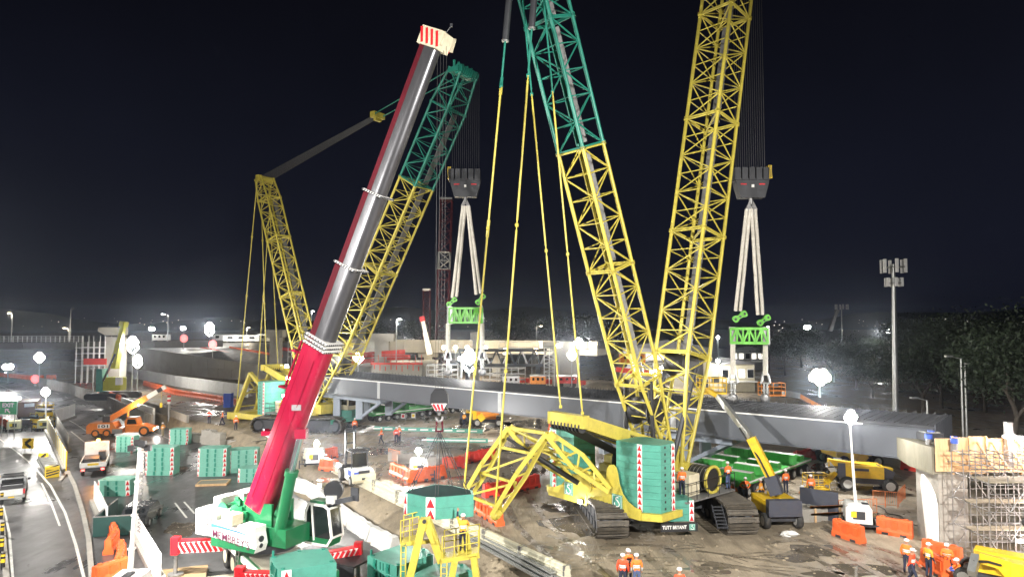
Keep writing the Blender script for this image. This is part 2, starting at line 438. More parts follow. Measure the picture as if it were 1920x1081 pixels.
# edge between the work pad (z = 0) and the sunken road (z = -1.5)
EPX = [(1210, 1180), (1045, 1080), (800, 966), (565, 850), (420, 798), (290, 774), (190, 735), (100, 712), (0, 692)]
E = [G(u, v) for u, v in EPX]
E = [E[0] + (E[0] - E[1]).normalized() * 40] + E + [E[-1] + (E[-1] - E[-2]).normalized() * 900]
def edge_normal(i):
    a, b = E[max(0, i - 1)], E[min(len(E) - 1, i + 1)]
    d = (b - a).normalized(); return V((-d.y, d.x, 0)) * 1.0
def resample(pts, step):
    out = [V(pts[0])]
    for a, b in zip(pts, pts[1:]):
        a, b = V(a), V(b); k = max(1, int(round((b - a).length / step)))
        for i in range(1, k + 1): out.append(a + (b - a) * (i / k))
    return out
mb = MB()
pts = [(p.x, p.y, 0) for p in E] + [(1800, 1900, 0), (1800, -60, 0)]
mb.add(pts, [tuple(range(len(pts) - 1, -1, -1))])
struct(mb.build('ground', M['mud']))
mb = MB(); mb.add([(-1800, -60, ZR), (40, -60, ZR), (40, 1900, ZR), (-1800, 1900, ZR)], [(0, 1, 2, 3)])
struct(mb.build('road', M['asphalt']))
# earth bank
mb = MB(); rs = resample(E[:-1], 1.0); rows = []
rng = random.Random(5)
for i, p in enumerate(rs):
    a, b = rs[max(0, i - 2)], rs[min(len(rs) - 1, i + 2)]
    d = (b - a).normalized(); nrm = V((-d.y, d.x, 0))
    if nrm.x > 0: nrm = -nrm
    far = min(1.0, max(0.0, (p.y - 75) / 20)); wdt = 3.7 * (1 - far) + 0.6 * far
    row = []
    for k in range(8):
        t = k / 7; z = (0.004 if k == 0 else 0) + ZR * (t * t * (3 - 2 * t)) - (0.03 if k == 7 else 0)
        j = 0 if k in (0, 7) else rng.uniform(-0.10, 0.10)
        row.append(p + nrm * (t * wdt - (0.25 if k == 0 else 0)) + V((0, 0, z + j)))
    rows.append(row)
vs = [q for r_ in rows for q in r_]; fs = []
for i in range(len(rows) - 1):
    for k in range(7): fs.append((i * 8 + k, i * 8 + k + 1, (i + 1) * 8 + k + 1, (i + 1) * 8 + k))
mb.add(vs, fs, True); struct(mb.build('embankment', M['bankm']))
# clods and stones at the foot of the bank and over the pad
mb = MB(); rng = random.Random(8)
for i in range(900):
    if i < 380:
        p = rs[rng.randrange(30, min(len(rs) - 1, 110))]; d = V((rng.uniform(-4.6, -0.2), rng.uniform(-0.6, 0.6), 0)); t = min(1, -d.x / 4.1); q = p + d; q.z = ZR * (t * t * (3 - 2 * t)) + 0.01
    else:
        q = G(rng.uniform(640, 1700), rng.uniform(830, 1075)); q.z = 0.01
        if q.x < -4 and q.y < 60: continue
    r_ = rng.uniform(0.03, 0.12); mb.sphere(q, r_, 5, 3, (rng.uniform(0.8, 1.5), rng.uniform(0.8, 1.5), 0.6))
tag(mb.build('mud_clods', M['bankm']), kind='stuff')

# ------------------------------------------------------------------ road markings and kerbs
def strip(name, px, width, m, z=ZR + 0.006, dash=None, kind='structure'):
    pts = resample([G(u, v, ZR) for u, v in px], 1.0); mb = MB(); acc = 0
    for i in range(len(pts) - 1):
        a, b = pts[i], pts[i + 1]; acc += (b - a).length
        if dash and (acc % (dash * 3)) > dash: continue
        d0 = (pts[min(i + 1, len(pts) - 1)] - pts[max(i - 1, 0)]).normalized(); d1 = (pts[min(i + 2, len(pts) - 1)] - pts[i]).normalized()
        n0, n1 = V((-d0.y, d0.x, 0)) * width / 2, V((-d1.y, d1.x, 0)) * width / 2
        q = [a - n0, b - n1, b + n1, a + n0]
        mb.add([(p.x, p.y, z) for p in q], [(0, 1, 2, 3)])
    o = mb.build(name, m); o['kind'] = kind; return o
strip('lane_marking', [(-60, 790), (0, 823), (30, 845), (60, 870), (95, 910), (122, 960), (142, 1020), (158, 1085), (170, 1180)], 0.17, M['line'])
strip('lane_marking', [(-30, 900), (5, 945), (18, 1000), (24, 1085), (26, 1180)], 0.14, M['line'])
strip('lane_marking', [(78, 905), (97, 945), (112, 985)], 0.14, M['line'])
strip('lane_marking', [(140, 793), (160, 806), (185, 822)], 0.15, M['line'])
strip('lane_marking', [(133, 808), (167, 835), (190, 856)], 0.15, M['line'])
strip('lane_marking', [(283, 808), (312, 820), (335, 830)], 0.14, M['line'])
strip('lane_marking', [(345, 940), (365, 962)], 0.14, M['line']); strip('lane_marking', [(328, 942), (350, 970)], 0.14, M['line'])
strip('lane_marking', [(40, 712), (120, 742), (200, 780), (260, 812)], 0.14, M['line'], dash=3.0)
strip('lane_marking', [(0, 722), (60, 748), (120, 782), (140, 793)], 0.14, M['line'])
def kerb(name, px, w, h, m):
    pts = resample([G(u, v, ZR) for u, v in px], 1.2); mb = MB()
    for a, b in zip(pts, pts[1:]): mb.bar(a + V((0, 0, h / 2 - 0.02)), b + V((0, 0, h / 2 - 0.02)), w, h)
    return struct(mb.build(name, m))
kerb('kerb', [(125, 881), (140, 910), (155, 960), (166, 1010), (172, 1085), (175, 1180)], 0.30, 0.14, M['concrete'])
kerb('kerb', [(112, 902), (126, 884)], 0.25, 0.14, M['concrete'])
kerb('kerb', [(-40, 885), (2, 960), (12, 1085)], 0.3, 0.14, M['concrete'])

# puddles and wet tyre tracks on the mud
M['puddle'] = ground_mat('puddle', (0.15, 0.126, 0.097), (0.10, 0.086, 0.068), 0.40, 0.50, 0.9, 0.34, 0.05, 0.35, 0.6, 0.75)
rng = random.Random(21)
for (u, v, ru, rv, z) in ((1110, 985, 70, 26, 0), (1080, 950, 45, 18, 0), (1520, 1035, 60, 16, 0), (1600, 1070, 90, 12, 0), (1590, 905, 60, 20, 0), (1560, 880, 40, 12, 0), (900, 800, 70, 10, 0), (840, 905, 70, 14, 0), (960, 840, 50, 9, 0), (400, 738, 60, 6, 0), (620, 905, 30, 8, 0),
                          (1330, 1066, 50, 8, 0), (700, 845, 40, 8, 0), (1000, 795, 60, 8, 0), (350, 990, 40, 14, ZR), (640, 960, 30, 16, ZR), (560, 990, 30, 12, ZR), (330, 880, 20, 8, ZR)):
    n = 26; ph = [rng.uniform(0, 6.3) for _ in range(4)]; pts = []
    for k in range(n):
        a = math.tau * k / n; r_ = 1 + 0.22 * math.sin(2 * a + ph[0]) + 0.16 * math.sin(3 * a + ph[1]) + 0.12 * math.sin(5 * a + ph[2]) + 0.08 * math.sin(9 * a + ph[3]); q = G(u + ru * r_ * math.cos(a), v + rv * r_ * math.sin(a), z); pts.append((q.x, q.y, z + 0.005))
    mb = MB(); mb.add(pts, [tuple(range(n))]); struct(mb.build('puddle', M['puddle']))
M['rut'] = ground_mat('wet_rut', (0.20, 0.166, 0.122), (0.13, 0.11, 0.084), 0.42, 0.58, 0.7, 0.5, 0.10, 1.0, 1.5, 0.3, 14.0)
def rut(px, gap=1.9, w=0.45, z=0.0):
    base = resample([G(u, v, z) for u, v in px], 0.8)
    for s in (-1, 1):
        vs = []; ex = [random.uniform(-0.07, 0.07) for _ in base]
        for i, p in enumerate(base):
            d = (base[min(i + 1, len(base) - 1)] - base[max(i - 1, 0)]).normalized(); nr = V((-d.y, d.x, 0)); c = p + nr * (s * gap / 2 + ex[i] * 0.6)
            vs += [c - nr * (w / 2 + ex[i]) + V((0, 0, 0.010)), c + nr * (w / 2 - ex[i - 1]) + V((0, 0, 0.010))]
        mb = MB(); mb.add(vs, [(2 * i, 2 * i + 1, 2 * i + 3, 2 * i + 2) for i in range(len(base) - 1)]); struct(mb.build('tyre_track', M['rut']))
rut([(1640, 1090), (1560, 1045), (1500, 1020), (1440, 1030)]); rut([(1760, 1090), (1660, 1040), (1560, 1010), (1520, 990)], 1.6); rut([(1120, 1100), (1060, 1040), (1000, 985), (960, 920), (935, 870)], 2.0); rut([(1300, 1090), (1230, 1030), (1100, 1030), (1010, 1010)], 1.8)
rut([(720, 905), (760, 850), (850, 820), (960, 812)], 1.7); rut([(680, 900), (660, 860), (700, 830), (900, 840), (1000, 850)], 1.7); rut([(480, 830), (600, 815), (760, 808), (900, 790)], 2.2); rut([(1720, 930), (1640, 900), (1560, 875)], 1.8); rut([(300, 760), (390, 770), (470, 790)], 2.0, 0.6); rut([(1580, 1085), (1440, 1060), (1300, 1040)], 1.7, 0.35)
for q_ in range(26):
    a_ = rng.uniform(950, 1500); b_ = rng.uniform(1010, 1075); rut([(a_, b_), (a_ + rng.uniform(20, 90), b_ + rng.uniform(-6, 14))], 0.5, 0.12)

# ------------------------------------------------------------------ rows of barrier units
def unit_row(proto, px, z, spacing, label, group, jitter=0.03, maxn=60, flip=False):
    """set the units of a row one behind the other along the line"""
    pts = [G(u, v, z) for u, v in px]; n = 0; rng = random.Random(int(px[0][0] * 7 + px[0][1]))
    for a, b in zip(pts, pts[1:]):
        k = max(1, int(round((b - a).length / spacing))); d = (b - a) / k
        for i in range(k):
            if n >= maxn: return
            c = a + d * (i + 0.5); yw = math.atan2(d.y, d.x) + rng.uniform(-jitter, jitter)
            proto.put((c.x, c.y, z), yw, label.format(ORD[n] if n < len(ORD) else str(n + 1) + 'th'), group); n += 1
# water-filled plastic barrier, 2 m long
def water_barrier(m, key):
    t = thing('water_barrier', '', 'barrier'); mb = MB()
    prof = [(-0.30, 0.0), (0.30, 0.0), (0.30, 0.22), (0.20, 0.42), (0.17, 0.92), (0.12, 1.0), (-0.12, 1.0), (-0.17, 0.92), (-0.20, 0.42), (-0.30, 0.22)]
    fr = Matrix(((0, 1, 0, 0), (1, 0, 0, 0), (0, 0, 1, 0), (0, 0, 0, 1)))
    mb.prism(prof, -0.97, 0.97, fr)
    for x in (-0.62, 0.0, 0.62):
        for s in (-1, 1): mb.box((x, s * 0.215, 0.60), (0.34, 0.07, 0.46))
    for s in (-1, 1):
        mb.box((s * 0.62, 0, 1.03), (0.22, 0.16, 0.08))
    mb.build('shell', m, t)
    k = MB()
    for x in (-0.5, 0.5):
        for s in (-1, 1): k.box((x, s * 0.303, 0.08), (0.36, 0.02, 0.14))
    k.build('fork_slot', M['dark'], t)['kind'] = 'stuff'
    return Proto(t)
WB = water_barrier(M['orange'], 'o'); WR = water_barrier(M['redpl'], 'r')
# concrete barrier, 3 m
def concrete_unit():
    t = thing('concrete_barrier', '', 'barrier'); mb = MB()
    prof = [(-0.30, 0.0), (0.30, 0.0), (0.30, 0.08), (0.15, 0.32), (0.09, 0.86), (-0.09, 0.86), (-0.15, 0.32), (-0.30, 0.08)]
    fr = Matrix(((0, 1, 0, 0), (1, 0, 0, 0), (0, 0, 1, 0), (0, 0, 0, 1)))
    mb.prism(prof, -1.47, 1.47, fr); mb.build('shell', M['concrete'], t)
    k = MB()
    for x in (-0.8, 0.8): k.box((x, 0, 0.03), (0.4, 0.62, 0.055))
    k.build('drain_slot', M['black'], t)
    return Proto(t)
CB = concrete_unit()
def steel_unit():
    """ribbed steel road barrier, 4 m"""
    t = thing('steel_barrier', '', 'barrier'); mb = MB()
    fr = Matrix(((0, 1, 0, 0), (1, 0, 0, 0), (0, 0, 1, 0), (0, 0, 0, 1)))
    prof = [(-0.34, 0), (0.34, 0), (0.34, 0.10), (0.22, 0.14), (0.20, 0.30), (0.26, 0.36), (0.20, 0.42), (0.18, 0.58), (0.23, 0.64), (0.16, 0.70), (0.14, 0.84), (0.07, 0.90),
            (-0.07, 0.90), (-0.14, 0.84), (-0.16, 0.70), (-0.23, 0.64), (-0.18, 0.58), (-0.20, 0.42), (-0.26, 0.36), (-0.20, 0.30), (-0.22, 0.14), (-0.34, 0.10)]
    mb.prism(prof, -1.96, 1.96, fr); mb.build('shell', M['barr'], t)
    k = MB()
    for s in (-1, 1): k.box((s * 1.9, 0, 0.48), (0.10, 0.44, 0.86))
    k.build('joint_plate', M['steel'], t)
    return Proto(t)
SB = steel_unit()
unit_row(SB, [(572, 856), (800, 968), (1060, 1092)], 0, 4.0, '{} ribbed steel barrier along the bank crest, counting from the forklift end', 'steel barriers along the bank crest', 0.01)
b0, b1 = G(905, 1008), G(1062, 1092); d = (b1 - b0).normalized(); nr = V((-d.y, d.x, 0)); k_ = 0
for z, w in ((0.10, -0.9), (0.10, -0.5), (0.10, -0.1), (0.28, -0.7), (0.28, -0.3), (0.46, -0.5)):
    a, b = b0 + nr * w + d * (0.3 * (k_ % 3)), b1 + nr * w - d * (0.4 * (k_ % 2)); t = thing('guard_rail', ORD[k_] + ' silver guard rail beam of the mud bundle, counting up from the bank', 'guard rail', a, 0, 'bundled guard rails'); k_ += 1
    mb = MB(); mb.bar(a + V((0, 0, z)), b + V((0, 0, z)), 0.34, 0.05); mb.bar(a + nr * 0.1 + V((0, 0, z + 0.04)), b + nr * 0.1 + V((0, 0, z + 0.04)), 0.1, 0.05); mb.bar(a - nr * 0.1 + V((0, 0, z + 0.04)), b - nr * 0.1 + V((0, 0, z + 0.04)), 0.1, 0.05); mb.build('beam', M['galv'], t)
# white fabric wrapped blocks at the bank toe
wp = [G(u, v, ZR) for u, v in [(540, 905), (600, 938), (660, 985), (700, 1012), (742, 1036)]]
for i, (a, b) in enumerate(zip(wp, wp[1:])):
    mb = MB(); d = (b - a); k = 8; nrm = V((-d.y, d.x, 0)).normalized(); rows = []; rng = random.Random(i)
    for j in range(k + 1):
        c = a + d * (j / k * 0.985); hh = 0.95 + rng.uniform(-0.03, 0.03); ww = 0.30 + rng.uniform(-0.02, 0.04)
        rows += [c - nrm * (ww + 0.10 + rng.uniform(0, 0.2)), c - nrm * ww + V((0, 0, hh * 0.55)), c - nrm * ww * 0.62 + V((0, 0, hh)), c + nrm * ww * 0.62 + V((0, 0, hh + rng.uniform(-0.05, 0.05))), c + nrm * ww + V((0, 0, hh * 0.5)), c + nrm * (ww + 0.2)]
    fs = [(j * 6 + q, j * 6 + q + 1, (j + 1) * 6 + q + 1, (j + 1) * 6 + q) for j in range(k) for q in range(5)] + [(5, 4, 3, 2, 1, 0), tuple(k * 6 + q for q in range(6))]
    mb.add(rows, fs, False)
    tag(mb.build('wrapped_barrier', M['wrap'], loc=a), ['white fabric wrapped barrier at the bank toe, behind the red boom', 'white fabric wrapped barrier at the bank toe beside the crane cab', 'long white fabric wrapped barrier at the middle of the bank toe', 'white fabric wrapped barrier end piece nearest the teal slabs'][i], 'barrier', 'wrapped barriers at the bank toe')

# ------------------------------------------------------------------ steel bridge span on transporters
GA, GD, GN = V((-27.3, 87.4, 0)), V((0.766, -0.643, 0)), V((0.643, 0.766, 0))
GLEN, GZ0, GZ1 = 69.7, 4.46, 6.46
def gp(t, w, z): return GA + GD * t + GN * w + V((0, 0, z))
span = thing('bridge_span', 'long grey steel bridge span on low transporters, dark ribbed deck on top', 'bridge span', (0, 65, 0))
for i, w in enumerate((0.6, 3.3, 6.0)):
    mb = MB()
    for t0, t1 in ((0, 16), (16.03, 34), (34.03, 52), (52.03, GLEN)):
        mb.bar(gp(t0, w, (GZ0 + GZ1) / 2 - 0.02), gp(t1, w, (GZ0 + GZ1) / 2 - 0.02), 1.2, GZ1 - GZ0 - 0.12)
    mb.bar(gp(0, w, GZ1 - 0.05), gp(GLEN, w, GZ1 - 0.05), 1.5, 0.06); mb.bar(gp(0, w, GZ0 + 0.0), gp(GLEN, w, GZ0 + 0.0), 1.45, 0.06)
    g = mb.build('box_girder', M['girder'], span)
    if i == 0:
        k = MB()
        for t in (16, 34, 52): k.bar(gp(t + 0.12, w - 0.61, GZ0 + 0.08), gp(t + 0.12, w - 0.61, GZ1 - 0.1), 0.03, 0.45, up=tuple(GD))
        k.build('splice_plate', mat('splice_primer', (0.36, 0.37, 0.38), 0.5), g)
        e_ = MB(); e_.bar(gp(2, w - 0.76, GZ1 - 0.03), gp(GLEN - 4, w - 0.76, GZ1 - 0.03), 0.05, 0.09); e_.build('edge_strip', M['white'], g)
for k in range(18):
    mb = MB(); t = 1.5 + k * 4.0
    if t < GLEN: mb.bar(gp(t, 1.22, 5.6), gp(t, 5.38, 5.6), 0.35, 1.2); mb.build('cross_beam', M['girder'], span)
for k in range(14):
    mb = MB(); w = 0.05 + k * 0.50; mb.bar(gp(0, w, GZ1 + 0.07), gp(GLEN, w, GZ1 + 0.07), 0.10, 0.16); mb.build('deck_rib', M['deckst'], span)
mb = MB(); mb.bar(gp(0, 3.3, GZ1 - 0.15), gp(GLEN, 3.3, GZ1 - 0.15), 4.1, 0.05); mb.build('deck_pan', M['deckst'], span)
mb = MB(); rng = random.Random(2)
for k in range(116):
    t = k * 0.6 + 0.3
    mb.bar(gp(t, 0.0, GZ1 + 0.19), gp(t, 6.55, GZ1 + 0.19), 0.035, 0.035)
    for j in range(14): mb.bar(gp(t + 0.15, 0.05 + j * 0.50, GZ1 + 0.14), gp(t + 0.15, 0.05 + j * 0.50, GZ1 + 0.36), 0.03)
s_ = mb.build('shear_studs', M['deckst'], span); s_['kind'] = 'stuff'
for k in range(9):
    mb = MB(); w = 0.3 + k * 0.75; mb.bar(gp(GLEN + 0.06, w, GZ0 + 0.1), gp(GLEN + 0.06, w, GZ1 + 0.25), 0.7, 0.06, up=tuple(GD)); mb.build('end_sheet', M['girder'], span)
mb = MB()
for t in (45.5, 48.0): mb.bar(gp(t, 0.7, GZ0), gp(t, 0.7, 2.0), 1.5, 0.5, up=tuple(GD))
mb.build('bearing_stool', mat('stool_paint', (0.28, 0.32, 0.37), 0.45), span)
# grey trestles between transporters and girders
TREST = mat('trestle_paint', (0.26, 0.30, 0.36), 0.45, var=0.08)
for i, t in enumerate((9.0, 50.0)):
    tr = thing('support_trestle', ['pale grey steel trestle under the far end of the bridge span', 'pale grey steel trestle under the span behind the tracked crane'][i], 'trestle', gp(t, 4, 0), 0, 'trestles under the span')
    for w in (1.2, 5.6):
        mb = MB(); mb.bar(gp(t - 2.2, w, 1.75), gp(t - 2.2, w, 3.85), 0.8); mb.build('column', TREST, tr)
        mb = MB(); mb.bar(gp(t + 2.2, w, 1.75), gp(t + 2.2, w, 3.85), 0.8); mb.build('column', TREST, tr)
        mb = MB(); mb.bar(gp(t - 6.5, w, 4.13), gp(t + 6.5, w, 4.13), 0.9, 0.56); mb.build('cross_beam', TREST, tr)
    for w in (1.2, 5.6):
        for s in (-1, 1): mb = MB(); mb.bar(gp(t + s * 6, w, 3.9), gp(t + s * 2.6, w, 2.0), 0.3); mb.build('brace', TREST, tr)
# self-propelled transporters
def transporter(name, label, o, f, n_ax, width=2.4, group='transporters under the span'):
    t = thing('platform_transporter', label, 'transporter', o, 0, group); Fm = frame(o, f); L = n_ax * 1.4
    mb = MB(Fm); mb.box((0, L / 2, 1.12), (width, L, 0.32)); mb.box((0, L / 2, 0.92), (0.9, L, 0.3)); mb.build('platform', M['tgreen'], t)
    mb = MB(Fm)
    for s in (-1, 1): mb.box((s * (width / 2 + 0.015), L / 2, 1.16), (0.03, L, 0.12))
    mb.build('edge_rail', M['hwhite'], t)
    for k in range(n_ax):
        for s in (-1, 1):
            for q in (0, 1):
                wmb = MB(Fm); c = (s * (0.55 + q * 0.42), 0.7 + k * 1.4, 0.42)
                if q == 0 and k % 2: continue
                wmb.lathe([(0.30, -0.17), (0.41, -0.13), (0.42, 0.0), (0.41, 0.13), (0.30, 0.17)], c, (1, 0, 0), 12)
                w = wmb.build('wheel', M['rubber'], t)
                if q == 1:
                    rm = MB(Fm); rm.lathe([(0.24, -0.18), (0.20, -0.02 * s), (0.24, 0.18)], c, (1, 0, 0), 10); rm.build('rim', M['rim'], w)
    return t, Fm, L
def load_beams(t, Fm, L, spots, m):
    for (y, x0, x1, z, h) in spots:
        mb = MB(Fm); mb.box(((x0 + x1) / 2, y, z + h / 2), (x1 - x0, 0.7, h))
        for k in range(int((x1 - x0) / 0.5)): mb.box((x0 + 0.25 + k * 0.5, y - 0.36, z + h / 2), (0.06, 0.06, h * 0.85)); mb.box((x0 + 0.25 + k * 0.5, y + 0.36, z + h / 2), (0.06, 0.06, h * 0.85))
        b_ = mb.build('load_beam', m, t)
        tp = MB(Fm); tp.box(((x0 + x1) / 2, y, z + h + 0.025), (x1 - x0 - 0.1, 0.5, 0.04)); tp.build('packing_board', M['hwhite'], b_)
fs_ = V((0.70, 0.72, 0))
for i, (off, n_ax) in enumerate(((0, 9), (-3.4, 8))):
    o = V((16.4, 51.9, 0)) + V((0.72, -0.70, 0)) * off
    t, Fm, L = transporter('t', ['green multi-wheel transporter under the span beside the boom lift', 'green multi-wheel transporter behind the tracked crane cab'][i], o, fs_, n_ax)
    load_beams(t, Fm, L, [(1.0, -1.4, 1.3, 1.29, 0.5), (3.2, -1.2, 1.3, 1.29, 0.62), (6.0, -1.4, 1.2, 1.29, 0.5), (8.6, -1.3, 1.4, 1.29, 0.8), (10.6, -1.3, 1.2, 1.29, 0.45)], M['tgreen'])
dg = mat('transporter_dark_green', (0.025, 0.15, 0.035), 0.5, var=0.12)
for i, (a_, n_ax) in enumerate((((-18.6, 90.5, 0), 11), ((-21.6, 93.2, 0), 10))):
    t, Fm, L = transporter('t', ['dark green transporter with a long row of wheels under the far span end', 'second dark green transporter hidden behind the wheels of the first'][i], V(a_), V((0.70, 0.72, 0)), n_ax)
    load_beams(t, Fm, L, [(1.4, -1.6, 1.5, 1.29, 0.9), (4.8, -1.6, 1.5, 1.29, 0.9), (9.0, -1.6, 1.5, 1.29, 0.9), (12.6, -1.6, 1.5, 1.29, 0.9)], dg)

# ------------------------------------------------------------------ bridge pier with formwork and scaffold
pier = thing('bridge_pier', 'weathered concrete pier with a long crosshead and curved lit edge coloured white beside the scaffold', 'bridge pier', (25.5, 41, 0))
mb = MB(); hp = [(46.5, 5.75), (46.5, 4.9), (42.6, 4.2), (40.3, 4.2), (40.3, 5.75)]
fr = Matrix(((0, 1, 0, 0), (1, 0, 0, 0), (0, 0, 1, 0), (0, 0, 0, 1)))
mb.prism([(y, z) for y, z in hp], 24.5, 26.9, fr); mb.build('crosshead', M['pier'], pier)
mb = MB(); col = [(40.35, 0), (42.6, 0), (42.6, 4.0), (40.35, 4.0)]
mb.prism([(24.9, 40.4), (26.6, 40.4), (26.6, 42.6), (24.9, 42.6)], 0, 4.2); mb.build('column', M['concrete'], pier)
mb = MB(); arc = [(24.25, 0.0), (24.88, 0.0), (24.88, 2.4), (24.75, 3.0), (24.5, 3.6), (24.12, 4.15), (24.05, 4.15), (24.0, 3.6), (24.05, 2.6), (24.15, 1.4)]
mb.prism(arc, 40.45, 40.62, Matrix.Identity(4)); mb.build('lit_edge_panel', M['white'], pier)  # lit chamfer: its bright light is put in as white colour
for i, (y, z) in enumerate(((45.6, 5.76), (44.2, 5.76), (42.6, 5.76), (41.2, 5.76), (39.6, 5.76), (40.4, 5.76))):
    t = thing('jack_stool', ORD[i] + ' blue capped jack on the crosshead, counting from the girder end', 'jack', (24.9 + 0.5 * (i % 3), y, z), 0, 'jacks on the crosshead')
    mb = MB(); mb.tube((24.9 + 0.5 * (i % 3), y, z), (24.9 + 0.5 * (i % 3), y, z + 0.35), 0.16, n=10); mb.build('body', M['steel'], t)
    mb = MB(); mb.tube((24.9 + 0.5 * (i % 3), y, z + 0.35), (24.9 + 0.5 * (i % 3), y, z + 0.62), 0.20, n=10); mb.build('cap', M['blue'], t)
t = thing('hydraulic_pack', 'low dark hydraulic pack lying on top of the crosshead', 'machine', (25.9, 43.5, 5.76))
mb = MB(); mb.box((25.9, 43.5, 6.0), (1.1, 2.6, 0.45)); mb.build('casing', M['dark'], t); mb = MB(); mb.box((25.9, 43.5, 6.26), (0.9, 2.2, 0.06)); mb.build('lid', M['galv'], t)
# plywood formwork
fw = thing('formwork', 'tall plywood formwork for the second pier head, brightly lit inside the scaffold', 'formwork', (30, 40, 4))
for i in range(8):
    mb = MB(); x = 24.6 + i * 0.98; mb.box((x + 0.47, 40.1, 5.35), (0.94, 0.05, 1.9 + 0.12 * (i % 3))); mb.build('plywood_sheet', M['wood'], fw)
    st = MB(); st.box((x + 0.96, 40.02, 5.35), (0.07, 0.10, 2.2)); st.build('stud', M['wood'], fw)
for i in range(4):
    mb = MB(); mb.bar((26.4 + i * 1.9, 38.6, 4.72), (26.4 + i * 1.9, 40.0, 4.72), 1.85, 0.05); mb.build('plywood_sheet', M['wood'], fw)
for i in range(7):
    mb = MB(); mb.bar((27.0 + i * 0.85, 38.7, 4.78), (27.0 + i * 0.85, 40.0, 6.1), 0.10, 0.12); mb.build('raker', M['wood'], fw)
for x in (28.6, 30.9):
    mb = MB(); mb.bar((x, 39.7, 4.7), (x, 39.7, 7.3), 0.32); mb.bar((x + 0.2, 39.7, 6.6), (x + 1.4, 39.7, 5.4), 0.2); mb.build('steel_post', M['steel'], fw)
# scaffold
sc = thing('scaffold', 'tall tube scaffold tower with boarded decks, stairs and strip lamps around the second pier', 'scaffold', (29.5, 38.5, 0))
XS = [24.75 + 1.0 * i for i in range(10)]; YS = [35.9, 36.9, 37.9, 38.9]; ZS = [0.25, 1.75, 3.2, 4.6]
SP = MB(); SP.tube((0, 0, 0), (0, 0, 1), 0.026, n=6); tube_me = SP.mesh('scaffold_tube', M['scafm'])
def tube_part(name, p, q, parent, k=1.0):
    root = parent
    p, q = V(p), V(q); d = q - p
    o = bpy.data.objects.new(name, tube_me); COL.objects.link(o); o.parent = parent
    o.location = root.matrix_basis.inverted() @ p; o.rotation_euler = d.to_track_quat('Z', 'Y').to_euler(); o.scale = (k, k, d.length)
    return o
for x in XS:
    for y in YS: tube_part('standard', (x, y, 0.0), (x, y, 6.1 if y > 36.5 else 5.0), sc)
for z in ZS + [5.2, 5.8]:
    for y in YS:
        if z > 5 and y < 36: continue
        tube_part('ledger', (XS[0] - 0.2, y + 0.055, z), (XS[-1] + 0.2, y + 0.055, z), sc)
    for x in XS: tube_part('transom', (x + 0.055, YS[0] - 0.1, z + 0.06), (x + 0.055, YS[-1] + 0.1, z + 0.06), sc)
for z0, z1 in zip(ZS, ZS[1:]):
    for i in range(9):
        a, b = (XS[i], XS[i + 1]) if (i % 2) else (XS[i + 1], XS[i])
        tube_part('brace', (a, YS[0] - 0.06, z0), (b, YS[0] - 0.06, z1), sc)
        tube_part('brace', (b, YS[3] + 0.06, z0), (a, YS[3] + 0.06, z1), sc); tube_part('guard_rail', (XS[i], YS[0] - 0.05, z0 + 0.95), (XS[i + 1], YS[0] - 0.05, z0 + 0.95), sc); tube_part('guard_rail', (XS[i], YS[3] + 0.05, z0 + 0.5), (XS[i + 1], YS[3] + 0.05, z0 + 0.5), sc)
BD = MB(); BD.box((0, 0, 0), (0.98, 0.22, 0.04)); board_me = BD.mesh('board', mat('scaffold_board', (0.30, 0.26, 0.19), 0.7, var=0.25, scale=3, dirt=MUD))
for z in ZS[1:]:
    for i in range(9):
        for j in range(6 if z > 4 else 3):
            o = bpy.data.objects.new('board', board_me); COL.objects.link(o); o.parent = sc
            o.location = sc.matrix_basis.inverted() @ V((XS[i] + 0.5, (36.0 if z > 4 else 37.45) + 0.235 * j + random.uniform(-0.01, 0.01), z + 0.135)); o.rotation_euler = (0, 0, random.uniform(-0.01, 0.01))
for i in range(5):
    mb = MB(); mb.bar((27.1 + i * 0.42, 36.2, 0.4 + i * 0.42), (27.1 + i * 0.42, 37.1, 0.4 + i * 0.42), 0.26, 0.04); mb.build('stair_tread', M['galv'], sc)
for i in range(5):
    mb = MB(); mb.bar((29.2 + i * 0.42, 36.2, 1.9 + i * 0.42), (29.2 + i * 0.42, 37.1, 1.9 + i * 0.42), 0.26, 0.04); mb.build('stair_tread', M['galv'], sc)
for a, b in (((26.9, 0.2), (29.0, 2.3)), ((29.0, 1.7), (31.1, 3.8))):
    for y in (36.15, 37.15):
        mb = MB(); mb.bar((a[0], y, a[1]), (b[0], y, b[1]), 0.05, 0.2); mb.build('stair_string', M['galv'], sc)
for i, (x, y, z, dx) in enumerate(((28.2, 36.9, 3.75, 1.5), (30.4, 37.1, 2.35, 1.7), (27.3, 36.6, 1.55, 1.5), (31.2, 38.5, 5.75, 1.0), (30.9, 36.6, 4.0, 1.2), (28.6, 39.2, 6.5, 1.4), (30.2, 36.4, 0.95, 1.4))):
    mb = MB(); mb.bar((x - dx / 2, y, z + 0.02 * i), (x + dx / 2, y, z), 0.12, 0.10); h_ = mb.build('lamp_tray', M['hwhite'], sc)
    mb = MB(); mb.tube((x - dx / 2, y - 0.11, z - 0.02 + 0.02 * i), (x + dx / 2, y - 0.11, z - 0.02), 0.075, n=8); mb.build('tube_lamp', M['tubel'], h_)
    lamp((x, y - 0.25, z - 0.1), 460, (1.0, 0.84, 0.76), 0.4, h_)
